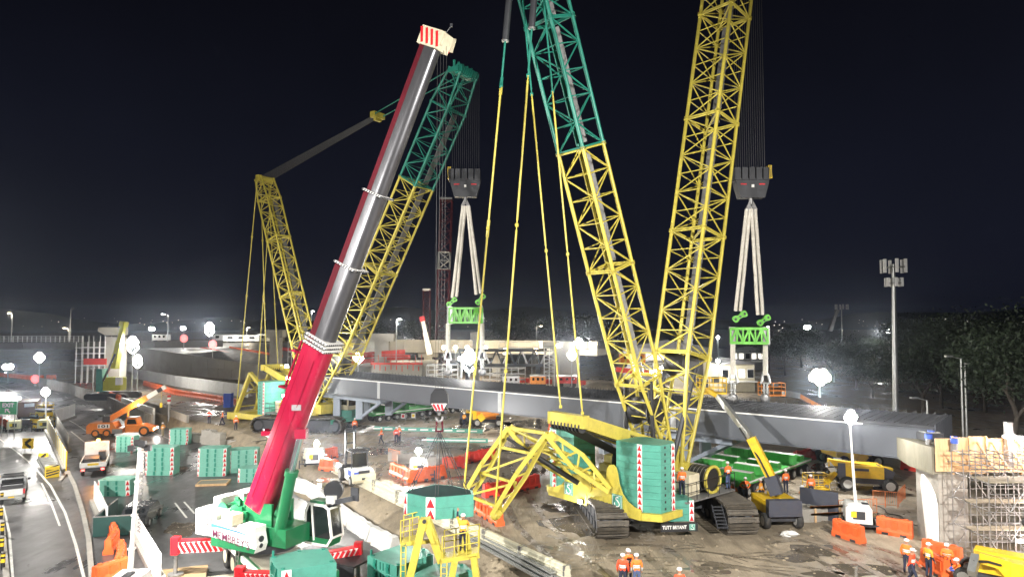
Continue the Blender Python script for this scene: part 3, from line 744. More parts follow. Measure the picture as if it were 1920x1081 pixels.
for i in range(3):
    t = thing('cable_coil', ['black cable coil on the scaffold rail nearest the pier', 'middle black cable coil hung on the scaffold', 'outer black cable coil hung on the scaffold'][i], 'cable coil', (26.6 + i * 1.1, 35.78, 2.6), 0, 'cable coils on the scaffold')
    mb = MB(); c = V((26.6 + i * 1.1, 35.78, 2.75 - 0.1 * i))
    for k in range(14):
        a0, a1 = k * math.tau / 14, (k + 1) * math.tau / 14
        mb.tube(c + V((0.25 * math.cos(a0), 0, 0.25 * math.sin(a0))), c + V((0.25 * math.cos(a1), 0, 0.25 * math.sin(a1))), 0.05, n=6)
    mb.build('coil', M['black'], t)
mb = MB(); rng = random.Random(4)
nx, nz = 9, 12; vs = []
for j in range(nz + 1):
    for i in range(nx + 1): vs.append((30.6 + i * 0.32 + rng.uniform(-0.05, 0.05), 35.3 + rng.uniform(-0.12, 0.12), 5.4 - j * 0.42 + 0.15 * math.sin(i)))
mb.add(vs, [(j * (nx + 1) + i, j * (nx + 1) + i + 1, (j + 1) * (nx + 1) + i + 1, (j + 1) * (nx + 1) + i) for j in range(nz) for i in range(nx) if (i * 7 + j * 5) % 4], True)
nm = bpy.data.materials.new('shade_net'); nm.use_nodes = True
nb = nm.node_tree.nodes['Principled BSDF']; nb.inputs['Base Color'].default_value = (0.02, 0.022, 0.022, 1); nb.inputs['Roughness'].default_value = 0.9; nb.inputs['Alpha'].default_value = 0.55
tag(mb.build('debris_net', nm, loc=(31, 35, 5.4)), 'torn dark debris net hanging over the outer end of the scaffold', 'net')

# ------------------------------------------------------------------ far setting: viaduct, left bridge, retaining wall, hills, city
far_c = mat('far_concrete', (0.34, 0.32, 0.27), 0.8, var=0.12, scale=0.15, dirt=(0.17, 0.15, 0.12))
def viaduct(name, label, pts, ztop, depth, width, parap, m, piers=()):
    t = thing(name, label, 'bridge', pts[0]); Ps = [V((p[0], p[1], 0)) for p in pts]
    for a, b in zip(Ps, Ps[1:]):
        n = max(1, int((b - a).length / 12)); d = (b - a) / n; nr = V((-d.y, d.x, 0)).normalized()
        for i in range(n):
            p, q = a + d * i, a + d * (i + 0.995)
            mb = MB(); mb.bar(p + nr * (width / 2) + V((0, 0, ztop - depth / 2)), q + nr * (width / 2) + V((0, 0, ztop - depth / 2)), width, depth); mb.build('deck_segment', m, t)
            mb = MB(); mb.bar(p + V((0, 0, ztop + parap / 2 + 0.003)), q + V((0, 0, ztop + parap / 2 + 0.003)), 0.35, parap); mb.build('parapet_panel', m, t)
    for (x, y, w) in piers:
        mb = MB(); mb.box((x, y, (ztop - depth) / 2 - 0.6), (w, 1.6, ztop - depth - 1.2)); mb.box((x, y, ztop - depth - 0.62), (w * 2.4, 1.8, 1.2)); mb.build('pier', m, t)
    return t
def at(u, Y): return V(((u - CX) / FPX * Y, Y, 0))
viaduct('viaduct', 'pale concrete viaduct with a lit parapet crossing far behind the span', [at(560, 172), at(860, 165), at(1010, 158), at(1120, 150)], 7.3, 1.5, 10, 1.6, far_c, [(at(655, 168).x, 171, 2), (at(800, 166).x, 170, 2), (at(930, 163).x, 168, 2), (at(1060, 158).x, 160, 2)])
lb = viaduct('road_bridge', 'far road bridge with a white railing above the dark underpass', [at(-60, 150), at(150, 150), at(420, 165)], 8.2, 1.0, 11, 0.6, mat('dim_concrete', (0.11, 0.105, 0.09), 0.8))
mb = MB()
for k in range(26):
    p = at(-60, 149.6) + (at(158, 149.6) - at(-60, 149.6)) * (k / 25); mb.bar(p + V((0, 0, 8.8)), p + V((0, 0, 10.1)), 0.12)
for z in (9.1, 9.45, 9.8, 10.1): mb.bar(at(-60, 149.6) + V((0, 0, z)), at(158, 149.6) + V((0, 0, z)), 0.07)
mb.build('railing', M['white'], lb)
# new T pier on the left
tp = thing('hammerhead_pier', 'tall new concrete hammerhead pier standing alone by the yellow mobile crane', 'bridge pier', at(210, 128))
b0 = P(211, 660, 128); mb = MB(); mb.box((b0.x + 0.7, 128, 5.2), (2.7, 2.2, 10.4), 0, 1.0); mb.build('column', far_c, tp)
mb = MB(); zt = P(210, 613, 128).z; mb.prism([(-2.1, zt), (-2.1, zt - 0.8), (-0.7, zt - 1.5), (2.1, zt - 1.5), (2.1, zt)], 126.8, 129.2, Matrix.Translation((b0.x, 0, 0))); mb.build('crosshead', far_c, tp)
# scaffold tower at that pier
ts = thing('scaffold_tower', 'white scaffold platform beside the hammerhead pier with a red skirt', 'scaffold', at(178, 126))
for i in range(6):
    for j in range(2):
        x = at(152, 126).x + i * 1.05; mb = MB(); mb.bar((x, 125 + j * 2, 2), (x, 125 + j * 2, 9.6 + (i % 2)), 0.09); mb.build('standard', M['hwhite'], ts)
for z in (5.2, 6.3, 7.4, 8.5):
    mb = MB(); x0 = at(150, 126).x; mb.bar((x0, 125, z), (x0 + 5.6, 125, z), 0.09); mb.bar((x0, 127, z), (x0 + 5.6, 127, z), 0.09); mb.build('ledger', M['hwhite'], ts)
mb = MB(); mb.box((at(184, 125).x, 124.6, 6.0), (4.2, 0.1, 1.1)); mb.build('skirt', M['redpl'], ts)
# concrete retaining wall with the embankment road behind
rw = thing('retaining_wall', 'long sloping grey retaining wall below the far work road', 'retaining wall', at(300, 130))
x0, x1 = at(250, 178), at(560, 150)
for i in range(10):
    a, b = x0 + (x1 - x0) * (i / 10), x0 + (x1 - x0) * ((i + 0.99) / 10); h0, h1 = 6.9 - 0.44 * i, 6.9 - 0.44 * (i + 1)
    mb = MB(); nr = V((0.1, 1, 0)); mb.add([a, b, b + nr, a + nr, a + V((0, 0, h0)), b + V((0, 0, h1)), b + nr + V((0, 0, h1)), a + nr + V((0, 0, h0))], [(3, 2, 1, 0), (4, 5, 6, 7), (0, 1, 5, 4), (1, 2, 6, 5), (2, 3, 7, 6), (3, 0, 4, 7)]); mb.build('panel', far_c, rw)
mb = MB(); a, b, c, d = x0 + V((0, 1.05, 6.8)), x1 + V((0, 1.05, 2.4)), at(640, 186) + V((0, 0, 7.6)), at(235, 186) + V((0, 0, 7.6)); mb.add([a, b, c, d], [(0, 1, 2, 3)]); struct(mb.build('ramp_road', M['slab']))
a, b = at(225, 186), at(610, 186); mb = MB(); mb.box(((a.x + b.x) / 2, 208, 3.78), (b.x - a.x, 43.9, 7.6)); struct(mb.build('road_embankment', M['bankm']))
a, b = at(590, 128), at(800, 128); mb = MB(); mb.box(((a.x + b.x) / 2, 138, 2.5), (b.x - a.x, 21, 5.0)); struct(mb.build('work_road', far_c))
# white hoarding wall and concrete barriers along the pad's far edge
def panel_wall(name, label, px, z, h, plen, m, mfoot=None, cat='wall', th=0.08, post=None, group=None):
    pts = [G(u, v, z) for u, v in px]; t = thing(name, label, cat, pts[0], 0, group)
    for a, b in zip(pts, pts[1:]):
        n = max(1, int(round((b - a).length / plen))); d = (b - a) / n
        for i in range(n):
            p, q = a + d * (i + 0.01), a + d * (i + 0.985); z0 = 0.32 if mfoot else 0.0
            mb = MB(); mb.bar(p + V((0, 0, z0 + (h - z0) / 2)), q + V((0, 0, z0 + (h - z0) / 2)), th, h - z0); mb.build('panel', m, t)
            if mfoot: mb = MB(); mb.bar(p + V((0, 0, 0.16)), q + V((0, 0, 0.16)), 0.6, 0.32); mb.build('footing', mfoot, t)
            if post: mb = MB(); mb.bar(p, p + V((0, 0, h + 0.08)), 0.09); mb.build('post', post, t)
    return t
panel_wall('hoarding', 'long white panel hoarding behind the orange barriers on the far pad edge', [(250, 708), (330, 724), (465, 745)], 0, 2.2, 3.0, M['white'], cat='hoarding', th=0.15)
panel_wall('parapet_wall', 'far grey concrete wall above the white hoarding, two dark banners on it', [(95, 690), (240, 697), (460, 712), (640, 722)], 0.0, 2.2, 5.0, far_c, cat='wall', th=0.3)
panel_wall('roadside_wall', 'tall concrete wall between the sunken road and the pad, near the orange crane', [(285, 806), (210, 770), (130, 737), (60, 722), (-20, 708)], ZR, 2.1, 4.0, M['concrete'], cat='wall', th=0.25)
panel_wall('block_wall', 'short white block wall beside the jib of the orange crane', [(288, 800), (228, 775)], ZR, 2.6, 2.2, M['white'], cat='wall', th=0.3)
panel_wall('low_wall', 'low pale concrete wall stepping down to the trench', [(352, 792), (300, 772), (240, 757)], 0, 1.0, 3.0, M['concrete'], cat='wall', th=0.3)
H1 = panel_wall('hoarding', 'short white hoarding beside the dark parked skip by the kerb', [(200, 998), (176, 942)], ZR, 1.75, 1.4, M['white'], M['concrete'], 'hoarding')
panel_wall('hoarding', 'white hoarding beside the telescopic lighting mast', [(300, 1092), (250, 1000)], ZR, 1.6, 1.5, M['white'], M['concrete'], 'hoarding')
panel_wall('safety_fence', 'cream framed safety fence on concrete feet beside the gore area', [(124, 884), (85, 802)], ZR, 1.9, 3.0, M['cream'], M['concrete'], 'fence', post=M['hyel'])
panel_wall('safety_fence', 'pale panel fence across the closed lane near the boom lifts', [(92, 800), (140, 782)], ZR, 2.1, 2.4, M['white'], M['concrete'], 'fence')
panel_wall('safety_fence', 'dark back row of panel fence behind the cream fence', [(128, 846), (98, 792)], ZR, 1.9, 3.0, M['concrete'], M['concrete'], 'fence')
panel_wall('noise_wall', 'black hoarding board behind the yellow boom lift', [(1500, 965), (1574, 978)], 0, 1.9, 3.0, M['navy'], cat='hoarding')
# hills, trees' backdrop and the town lights
mb = MB(); vs = []; rng = random.Random(3); n = 70
for i in range(n + 1):
    a = R(-52 + 104 * i / n); d = 1450
    h = 16 + 14 * math.sin(i * 0.21 + 1) + 7 * math.sin(i * 0.73) + rng.uniform(-2, 2)
    vs += [(d * math.sin(a), d * math.cos(a), -5), (d * math.sin(a), d * math.cos(a), 13 + h), (1.25 * d * math.sin(a), 1.25 * d * math.cos(a), 13 + h * 0.7)]
mb.add(vs, [(i * 3 + k, i * 3 + k + 1, i * 3 + k + 4, i * 3 + k + 3) for i in range(n) for k in (0, 1)], True); struct(mb.build('hills', M['hill']))
mb = MB(); rng = random.Random(12)
for i in range(120):
    u = rng.choice([rng.uniform(640, 1140), rng.uniform(1450, 1925), rng.uniform(1450, 1925), rng.uniform(0, 480)]); v = rng.uniform(598, 625) if u > 1400 else rng.uniform(596, 612)
    if u > 1700 and v > 612: continue
    Y = rng.uniform(700, 1350); p = P(u, v, Y); mb.sphere(p, Y * rng.choice((0.0003, 0.0004, 0.0005, 0.0008)), 5, 3)
tag(mb.build('town_lights', M['city']), kind='stuff')
# ------------------------------------------------------------------ lattice work
def lattice(parent, p0, p1, xdir, w0, h0, w1, h1, bay, m, rc, rl, name='boom_section', walk=False, faces=(0, 1, 2, 3)):
    p0, p1 = V(p0), V(p1); d = (p1 - p0); L = d.length; d = d / L
    x = V(xdir); x = (x - d * x.dot(d)).normalized(); z = x.cross(d).normalized()
    def c(t, i):
        w, h = w0 + (w1 - w0) * t, h0 + (h1 - h0) * t
        sx, sz = ((-1, -1), (1, -1), (1, 1), (-1, 1))[i]
        return p0 + d * (L * t) + x * (sx * w / 2) + z * (sz * h / 2)
    sec = MB()
    for t in (0.0, 1.0):
        tt = min(max(t, 0.006), 0.994)
        if t: sec = MB()
        for i in range(4):
            sec.tube(c(tt, i), c(tt, (i + 1) % 4), rl * 1.35, n=6)
            if t == 0.0 or True: sec.tube(c(t, i) - d * 0.10, c(t, i) + d * 0.10, rc * 1.55, n=8)
        sec.tube(c(tt, 0), c(tt, 2), rl, n=5)
        if t: sec.build('end_frame', m, o)
        else: o = sec.build(name, m, parent)
    for i in range(4):
        k = MB(); k.tube(c(0.0, i), c(1.0, i), rc, n=8); k.build('chord', m, o)
    n = max(2, int(round(L / bay))); lc = MB()
    for fi in faces:
        a, b = fi, (fi + 1) % 4
        for k in range(n):
            t0, t1 = k / n, (k + 1) / n
            if (k + fi) % 2: lc.tube(c(t0, a), c(t1, b), rl, n=5, cap=False)
            else: lc.tube(c(t0, b), c(t1, a), rl, n=5, cap=False)
            if k: lc.tube(c(t0, a), c(t0, b), rl * 0.85, n=5, cap=False)
    lc.build('lacing', m, o)
    if walk:
        k = MB(); k.bar(p0 + d * 0.3 - z * (h0 * 0.36) - x * (w0 * 0.12), p1 - d * 0.3 - z * (h1 * 0.36) - x * (w1 * 0.12), w0 * 0.28, 0.05, up=tuple(z))
        k.build('walkway', M['mesh'], o)
    return o
def boom(parent, foot, tip, xdir, w, h, specs, bay, rc, rl, foot_len, foot_w, tip_len, name='boom_section', walk=True, step=9.2):
    """specs: list of (fraction end, material)"""
    foot, tip = V(foot), V(tip); d = tip - foot; L = d.length; d = d / L
    s = [0.0, foot_len]
    while s[-1] + step < L - tip_len - 2: s.append(s[-1] + step)
    s += [L - tip_len, L]
    for i, (a, b) in enumerate(zip(s, s[1:])):
        m = next(mm for fr_, mm in specs if (a + b) / 2 / L <= fr_)
        wa = foot_w if i == 0 else w; ha = h * 0.22 if i == 0 else h
        last = i == len(s) - 2
        wb, hb = (w * 0.92, h * 0.62) if last else (w, h)
        lattice(parent, foot + d * (a + 0.02), foot + d * (b - 0.02), xdir, wa, ha, wb, hb, bay * (0.8 if last or i == 0 else 1), m, rc, rl, name, walk and 0 < i < len(s) - 2)
def ropes(parent, a, b, n, spread_a, spread_b, r, name='rope', m=None):
    """each fall of a rope its own part"""
    a, b = V(a), V(b)
    for i in range(n):
        k = (i / (n - 1) - 0.5) if n > 1 else 0
        mb = MB(); mb.tube(a + V(spread_a) * k, b + V(spread_b) * k, r, n=5, cap=False); mb.build(name, m or M['rope'], parent)
def pendant(parent, a, b, r, specs, link=7.5, name='pendant_bar'):
    """linked eye bars; specs: list of (fraction end, material)"""
    a, b = V(a), V(b); L = (b - a).length; d = (b - a) / L; n = max(1, int(L / link))
    for i in range(n):
        m = next(mm for fr_, mm in specs if (i + 0.5) / n <= fr_)
        p, q = a + d * (L * i / n), a + d * (L * (i + 1) / n); mb = MB()
        mb.tube(p + d * 0.3, q - d * 0.3, r, n=6)
        for e_ in (p, q): mb.bar(e_ + d * -0.05 if e_ is q else e_, (e_ - d * 0.55) if e_ is q else (e_ + d * 0.55), r * 1.0, r * 3.6)
        mb.tube(q - V((r * 1.5, 0, 0)), q + V((r * 1.5, 0, 0)), r * 1.9, n=8)
        mb.build(name, m, parent)
def hook_logo(org, xd, zd, s, parent, name='emblem'):
    """teal square with a white hook on it"""
    xd, zd = V(xd).normalized(), V(zd).normalized(); nn = xd.cross(zd).normalized(); o = V(org)
    mb = MB(); mb.bar(o + zd * 0 + nn * 0.02, o + zd * s + nn * 0.02, s, 0.03, up=tuple(nn)); pl = mb.build(name, M['teal'], parent)
    pts = []
    def pt(x, z): return o + xd * (x * s) + zd * (z * s) + nn * 0.045
    for k in range(13):
        a = R(200 - k * 20) if False else R(160 + k * 18); pts.append(pt(0.24 * math.cos(a), 0.32 + 0.2 * math.sin(a)))
    pts.append(pt(0.06, 0.56)); pts.append(pt(-0.10, 0.62)); pts.append(pt(-0.10, 0.76)); pts.append(pt(0.02, 0.82)); pts.append(pt(0.14, 0.78))
    mb = MB()
    for p, q in zip(pts, pts[1:]): mb.bar(p, q, 0.04 * s / 0.6, 0.012, up=tuple(nn))
    f_ = [pt(-0.42, 0.08), pt(0.42, 0.08), pt(0.42, 0.92), pt(-0.42, 0.92)]
    for p, q in zip(f_, f_[1:] + f_[:1]): mb.bar(p, q, 0.014 * s / 0.6, 0.012, up=tuple(nn))
    mb.build('hook_mark', M['hwhite'], pl)
def hazard_column(parent, org, xd, w, z0, z1, n, slab_h=None):
    """white strip with a stack of red triangles, standing proud of a face"""
    xd = V(xd).normalized(); o = V(org); zz = V((0, 0, 1)); nn = xd.cross(zz)
    mb = MB(); mb.bar(V((o.x, o.y, z0)) + nn * 0.012, V((o.x, o.y, z1)) + nn * 0.012, w, 0.02, up=tuple(nn)); st = mb.build('hazard_strip', M['hwhite'], parent)
    h = (z1 - z0) / n; mb = MB()
    for i in range(n):
        b = V((o.x, o.y, z0 + i * h)) + nn * 0.028
        mb.add([b - xd * w * 0.46 + zz * h * 0.06, b + xd * w * 0.46 + zz * h * 0.06, b + zz * h * 0.92], [(0, 1, 2)])
    mb.build('hazard_triangle', M['hred'], st)
SHOE = MB(); SHOE.box((0, 0, 0.0), (1.95, 0.345, 0.10)); SHOE.box((0, -0.10, 0.085), (1.9, 0.07, 0.10)); SHOE.box((0, 0.10, 0.085), (1.9, 0.07, 0.10)); SHOE.box((-0.8, 0, 0.06), (0.22, 0.34, 0.08)); SHOE.box((0.8, 0, 0.06), (0.22, 0.34, 0.08)); shoe_me = SHOE.mesh('track_shoe', M['track'])

def crawler(name, label, C, td, f, foot, tip, mfoot, mtip, boom_specs, mast_specs, work=1.0, wide=2.8, near=True):
    t = thing(name, label, 'crawler crane', (C[0], C[1], 0), yaw_of(f)); Fm = frame((C[0], C[1], 0), f); Ft = frame((C[0], C[1], 0), td)
    Inv = t.matrix_basis.inverted()
    # undercarriage
    L, rr = 11.0, 0.86
    for s in (-1, 1):
        mb = MB(Ft); xc = s * 4.05
        pr = [(-L / 2 + 0.9, 0.25), (L / 2 - 0.9, 0.25), (L / 2 - 0.3, 0.65), (L / 2 - 0.3, 1.15), (L / 2 - 0.9, 1.52), (-L / 2 + 0.9, 1.52), (-L / 2 + 0.3, 1.15), (-L / 2 + 0.3, 0.65)]
        mb.prism([(y, z) for y, z in pr], xc - 0.62, xc + 0.62, Matrix(((0, 1, 0, 0), (1, 0, 0, 0), (0, 0, 1, 0), (0, 0, 0, 1))) if False else Matrix(((0, 1, 0, 0), (1, 0, 0, 0), (0, 0, 1, 0), (0, 0, 0, 1))))
        for k in range(9):
            for q in (-1, 1): mb.box((xc + q * 0.63, -L / 2 + 1.5 + k * 1.0, 0.85), (0.06, 0.12, 1.0))
        tr = mb.build('track_frame', M['dark'], t)
        for e_ in (-1, 1):
            mb = MB(Ft); mb.lathe([(0.5, -0.75), (0.74, -0.6), (0.74, -0.2), (0.6, -0.18), (0.6, 0.18), (0.74, 0.2), (0.74, 0.6), (0.5, 0.75)], (xc, e_ * (L / 2 - rr), rr), (1, 0, 0), 18); mb.build('sprocket', M['dark'], tr)
        mb = MB(Ft)
        for k in range(10): mb.lathe([(0.28, -0.7), (0.3, 0.7)], (xc, -L / 2 + 1.5 + k * 0.9, 0.33), (1, 0, 0), 10)
        mb.build('rollers', M['dark'], tr)
        st = L - 2 * rr; per = 2 * st + math.tau * rr; n = int(per / 0.415); rng = random.Random(3)
        for k in range(n):
            q = k * per / n
            if q < st: y, z, a = -st / 2 + q, 2 * rr, 0.0
            elif q < st + math.pi * rr: th = (q - st) / rr; y, z, a = st / 2 + rr * math.sin(th), rr + rr * math.cos(th), -th
            elif q < 2 * st + math.pi * rr: y, z, a = st / 2 - (q - st - math.pi * rr), 0.0, math.pi
            else: th = (q - 2 * st - math.pi * rr) / rr; y, z, a = -st / 2 - rr * math.sin(th), rr - rr * math.cos(th), math.pi - th
            o = bpy.data.objects.new('track_shoe', shoe_me); COL.objects.link(o); o.parent = tr
            o.matrix_basis = Inv @ Ft @ Matrix.Translation((xc + rng.uniform(-0.01, 0.01), y, max(z, 0.075) if a == math.pi else z + 0.03)) @ Matrix.Rotation(a + rng.uniform(-0.015, 0.015), 4, 'X')
    mb = MB(Ft); mb.box((0, 0, 1.15), (6.8, 2.4, 1.1)); mb.box((0, 0, 1.1), (3.2, 5.6, 1.0)); mb.build('carbody', M['dark'], t)
    mb = MB(Ft)
    for s in (-1, 1):
        for k in range(3): mb = MB(Ft); mb.box((0, s * 4.6, 1.22 + k * 0.42), (1.9, 1.7, 0.405)); cw = mb.build('carbody_weight', M['teal'], t)
    if near:
        x_, y_ = Ft.to_3x3() @ V((1, 0, 0)), Ft.to_3x3() @ V((0, 1, 0))
        o = Ft @ V((0, 5.47, 0)); xd = -x_
        for s in (-1, 1): hazard_column(cw, o + xd * s * 0.8, xd, 0.28, 1.02, 2.26, 3)
        mb = MB(Ft); mb.box((0.0, 5.52, 0.70), (2.3, 0.06, 0.52)); sg = mb.build('name_board', M['black'], t)
        q = Ft @ V((0, 5.56, 0)); lettering('TUTT BRYANT', q + xd * -1.05 + V((0, 0, 0.6)), xd, (0, 0, 1), 1.5, 0.22, M['hwhite'], sg, 0.03)
        hook_logo(q + xd * 0.8 + V((0, 0, 0.52)) - y_ * 0.03, xd, (0, 0, 1), 0.36, sg)
    mb = MB(); mb.tube(V((C[0], C[1], 1.6)), V((C[0], C[1], 2.05)), 1.9, n=24); mb.build('slew_ring', M['dark'], t)
    # superstructure
    mb = MB(Fm); mb.box((0, -0.6, 2.55), (2.5, 8.2, 0.95)); mb.box((0, 2.6, 2.55), (2.9, 1.6, 1.1)); mb.box((0, -4.4, 2.5), (2.7, 1.9, 1.35)); mb.build('main_frame', M['yellow'], t)
    mb = MB(Fm); mb.box((-2.2, 0.6, 2.9), (1.5, 4.4, 1.7)); mb.box((-2.2, -1.9, 2.7), (1.4, 0.5, 1.1)); mb.build('engine_house', M['yellow'], t)
    for i, (y, r_) in enumerate(((-2.2, 0.62), (-0.6, 0.66), (1.0, 0.6))):
        mb = MB(Fm); mb.lathe([(0.86 * r_ / 0.62, -0.95), (0.86 * r_ / 0.62, -0.86), (r_, -0.85), (r_, 0.85), (0.86 * r_ / 0.62, 0.86), (0.86 * r_ / 0.62, 0.95)], (0.0, y, 3.75), (1, 0, 0), 20); dr = mb.build('winch_drum', M['black'], t)
        mb = MB(Fm)
        for s in (-1, 1): mb.lathe([(0.8, s * 1.02 - 0.04), (0.8, s * 1.02 + 0.04)], (0, y, 3.75), (1, 0, 0), 18)
        mb.build('drum_cheek', M['yellow'], dr)
    # counterweight stacks
    for s in (-1, 1):
        pl = [(1.5, -5.35), (3.55, -5.35), (4.45, -4.75), (4.45, -3.4), (3.9, -2.9), (1.9, -2.9), (1.5, -3.3)]
        pl = [(s * x + (-0.7 if s < 0 else 0), y) for x, y in pl]; sx = -0.7 if s < 0 else 0.0
        if s < 0: pl = pl[::-1]
        for k in range(10):
            mb = MB(Fm); z0 = 1.75 + k * 0.40; mb.prism(pl, z0, z0 + 0.387)
            sl = mb.build('counterweight_slab', M['teal'], t)
            pk = MB(Fm)
            for y in (-4.35, -3.75): pk.box((s * 4.452 + sx, y, z0 + 0.22), (0.02, 0.13, 0.14))
            pk.build('pocket', M['black'], sl)
        a, b = Fm @ V((s * 3.35 + sx, -5.35, 0)), Fm.to_3x3() @ V((1, 0, 0))
        hazard_column(t, a, b, 0.36, 1.76, 5.73, 10)
        a2, b2 = Fm @ V((s * 4.45 + sx, -3.6, 0)), (Fm.to_3x3() @ V((0, 1, 0))) * s
        hazard_column(t, a2, b2, 0.3, 1.76, 5.73, 10)
        mb = MB(Fm); mb.prism([(s * x + (sx if x > 2 else 0), y) for x, y in ([(1.2, -5.55), (3.65, -5.55), (4.62, -4.9), (4.62, -2.85), (1.2, -2.85)] if s > 0 else [(1.2, -2.85), (4.62, -2.85), (4.62, -4.9), (3.65, -5.55), (1.2, -5.55)])], 1.32, 1.74)
        ear = [(0.75, 1.34), (3.62, 1.34), (3.62, 1.95), (3.1, 2.02), (2.6, 2.25), (2.2, 2.65), (1.95, 3.2), (1.85, 3.75), (1.72, 4.1), (1.5, 4.28), (1.2, 4.22), (1.0, 3.95), (0.95, 3.4), (0.75, 3.2)] if s > 0 else \
              [(0.75, 1.34), (3.62, 1.34), (3.62, 1.9), (3.0, 1.98), (2.3, 2.3), (1.8, 2.9), (1.3, 3.15), (0.75, 3.15)]
        mb.prism([(s * x + (sx if x > 0.8 else 0), z) for x, z in ear][::s], -5.68, -5.56, Matrix.Identity(4))
        tray = mb.build('counterweight_tray', M['yellow'], t)
        if near:
            xd = Fm.to_3x3() @ V((1, 0, 0)); hook_logo(Fm @ V((1.75 * s + 0.1 + sx, -5.68, 1.72)), xd, (0, 0, 1), 0.82, tray)
    # rear work lamps and plate
    mb = MB(Fm); mb.box((0, -5.5, 2.25), (2.2, 0.25, 1.5)); rp = mb.build('rear_plate', M['yellow'], t)
    mb = MB(Fm)
    for x in (-0.75, 0.55): mb.lathe([(0.42, 0), (0.45, 0.05), (0.45, 0.06)], (x, -5.63, 2.55), (0, -1, 0), 18)
    mb.build('cover_disc', M['yellow'], rp)
    if near:
        xd = Fm.to_3x3() @ V((1, 0, 0)); mb = MB(Fm); mb.box((-0.15, -5.65, 2.72), (1.15, 0.03, 0.4)); mb.build('number_plate', M['hyel'], rp)
        lettering('TD3002', Fm @ V((-0.62, -5.67, 2.6)), xd, (0, 0, 1), 0.9, 0.25, M['black'], rp, 0.02)
        for x in (-1.15, 1.2):
            mb = MB(Fm); mb.box((x, -5.78, 1.55), (0.36, 0.14, 0.28)); h_ = mb.build('work_lamp', M['dark'], rp); mb = MB(Fm); mb.box((x, -5.865, 1.55), (0.30, 0.02, 0.22)); mb.build('lens', M['lens'], h_)
            lamp(Fm @ V((x, -6.15, 1.45)), 90, radius=0.12, parent=h_)
    # A-frame head with rope fan
    gh = V(P(1065, 786, 42.4)) if near else V(Fm @ V((0.0, -8.0, 7.2))); gf = Fm @ V((0, 0.6, 4.3)); xw = Fm.to_3x3() @ V((1, 0, 0))
    for s in (-1, 1):
        mb = MB(); mb.bar(gf + xw * 1.25 * s, gh + xw * 1.2 * s, 0.28, 0.95, up=(0, 0, 1), h2=0.75); g = mb.build('gantry_arm', M['yellow'], t)
        if near and s == 1:
            d = (gf + xw * 1.25 - gh - xw * 1.2).normalized(); zz = xw.cross(d).normalized() * 1.0
            if zz.z < 0: zz = -zz
            lettering('www.tutt', gh + xw * 1.36 + d * 4.3 - zz * 0.05, d, zz, 1.7, 0.30, M['black'], g, 0.01)
    mb = MB(); mb.bar(gh - xw * 1.55, gh + xw * 1.55, 0.55, 0.75); mb.bar(gh * 0.55 + gf * 0.45 - xw * 1.2, gh * 0.55 + gf * 0.45 + xw * 1.2, 0.3, 0.4)
    d_ = (gf - gh)
    for a_, b_ in ((0.1, 0.42), (0.5, 0.8)): mb.bar(gh + d_ * a_ - xw * 1.1, gh + d_ * b_ + xw * 1.1, 0.16); mb.bar(gh + d_ * a_ + xw * 1.1, gh + d_ * b_ - xw * 1.1, 0.16)
    mb.build('gantry_head', M['yellow'], t)
    mb = MB()
    for k in range(9): mb.lathe([(0.34, -0.04), (0.34, 0.04)], gh + xw * (-1.2 + 0.3 * k) - V((0, 0, 0.35)), xw, 14)
    mb.build('gantry_sheaves', M['dark'], t)
    dr = Fm @ V((0, -2.2, 3.9)); ropes(t, gh - V((0, 0, 0.5)), dr, 22, xw * 2.4, xw * 1.6, 0.022); ropes(t, gh - V((0, 0, 0.5)) + xw * 1.1, Fm @ V((0.9, -0.6, 4.1)), 3, xw * 0.2, xw * 0.9, 0.02)
    # mast and boom
    xw2 = tuple(xw)
    boom(t, mfoot, mtip, xw2, 2.15, 1.95, mast_specs, 1.45, 0.12, 0.052, 6.0, 2.4, 3.0, 'mast_section', step=7.95)
    boom(t, foot, tip, xw2, wide, 2.6, boom_specs, 1.55, 0.14, 0.055, 8.0, 2.6, 4.0, 'boom_section', step=9.2 if near else 11.0)
    for s in (-1, 1):
        mb = MB(); p = V(foot) + xw * s * 1.25; mb.bar(p - V((0, 0, 1.2)), p + V((0, 0, 0.5)), 0.35, 0.9, up=tuple(Fm.to_3x3() @ V((0, 1, 0)))); mb.tube(p - xw * 0.3, p + xw * 0.3, 0.3, n=12)
        mb.build('foot_bracket', M['yellow'], t); mb = MB(); p = V(mfoot) + xw * s * 1.2; mb.bar(p - V((0, 0, 1.4)), p + V((0, 0, 0.3)), 0.3, 0.8, up=tuple(Fm.to_3x3() @ V((0, 1, 0))))
        mb.build('foot_bracket', M['yellow'], t)
    # backstops
    fw_, up = Fm.to_3x3() @ V((0, 1, 0)), V((0, 0, 1)); mt, ft = V(mtip) - V(mfoot), V(tip) - V(foot)
    for s in (-1, 1):
        a, b = V(mfoot) + mt * 0.17 + xw * 1.0 * s, gf + (gh - gf) * 0.22 + xw * 1.2 * s
        mb = MB(); mb.tube(a + (b - a) * 0.35, b, 0.16, n=10); mb.tube(a, a + (b - a) * 0.36, 0.2, n=10); mb.build('backstop_cylinder', M['black'], t)
        a, b = V(foot) + ft * 0.14 + xw * 1.25 * s, V(mfoot) + xw * s * 1.25 + up * 0.2
        mb = MB(); mb.tube(a, b, 0.17, n=10); mb.build('boom_stop', M['dark'], t)
    for p, dv in ((V(foot) + ft * 0.145, ft), (V(mfoot) + mt * 0.105, mt)):
        mb = MB(); mb.lathe([(0.95, -0.85), (0.95, -0.75), (0.62, -0.74), (0.62, 0.74), (0.95, 0.75), (0.95, 0.85)], p, xw, 20); mb.build('boom_winch', M['black'], t)
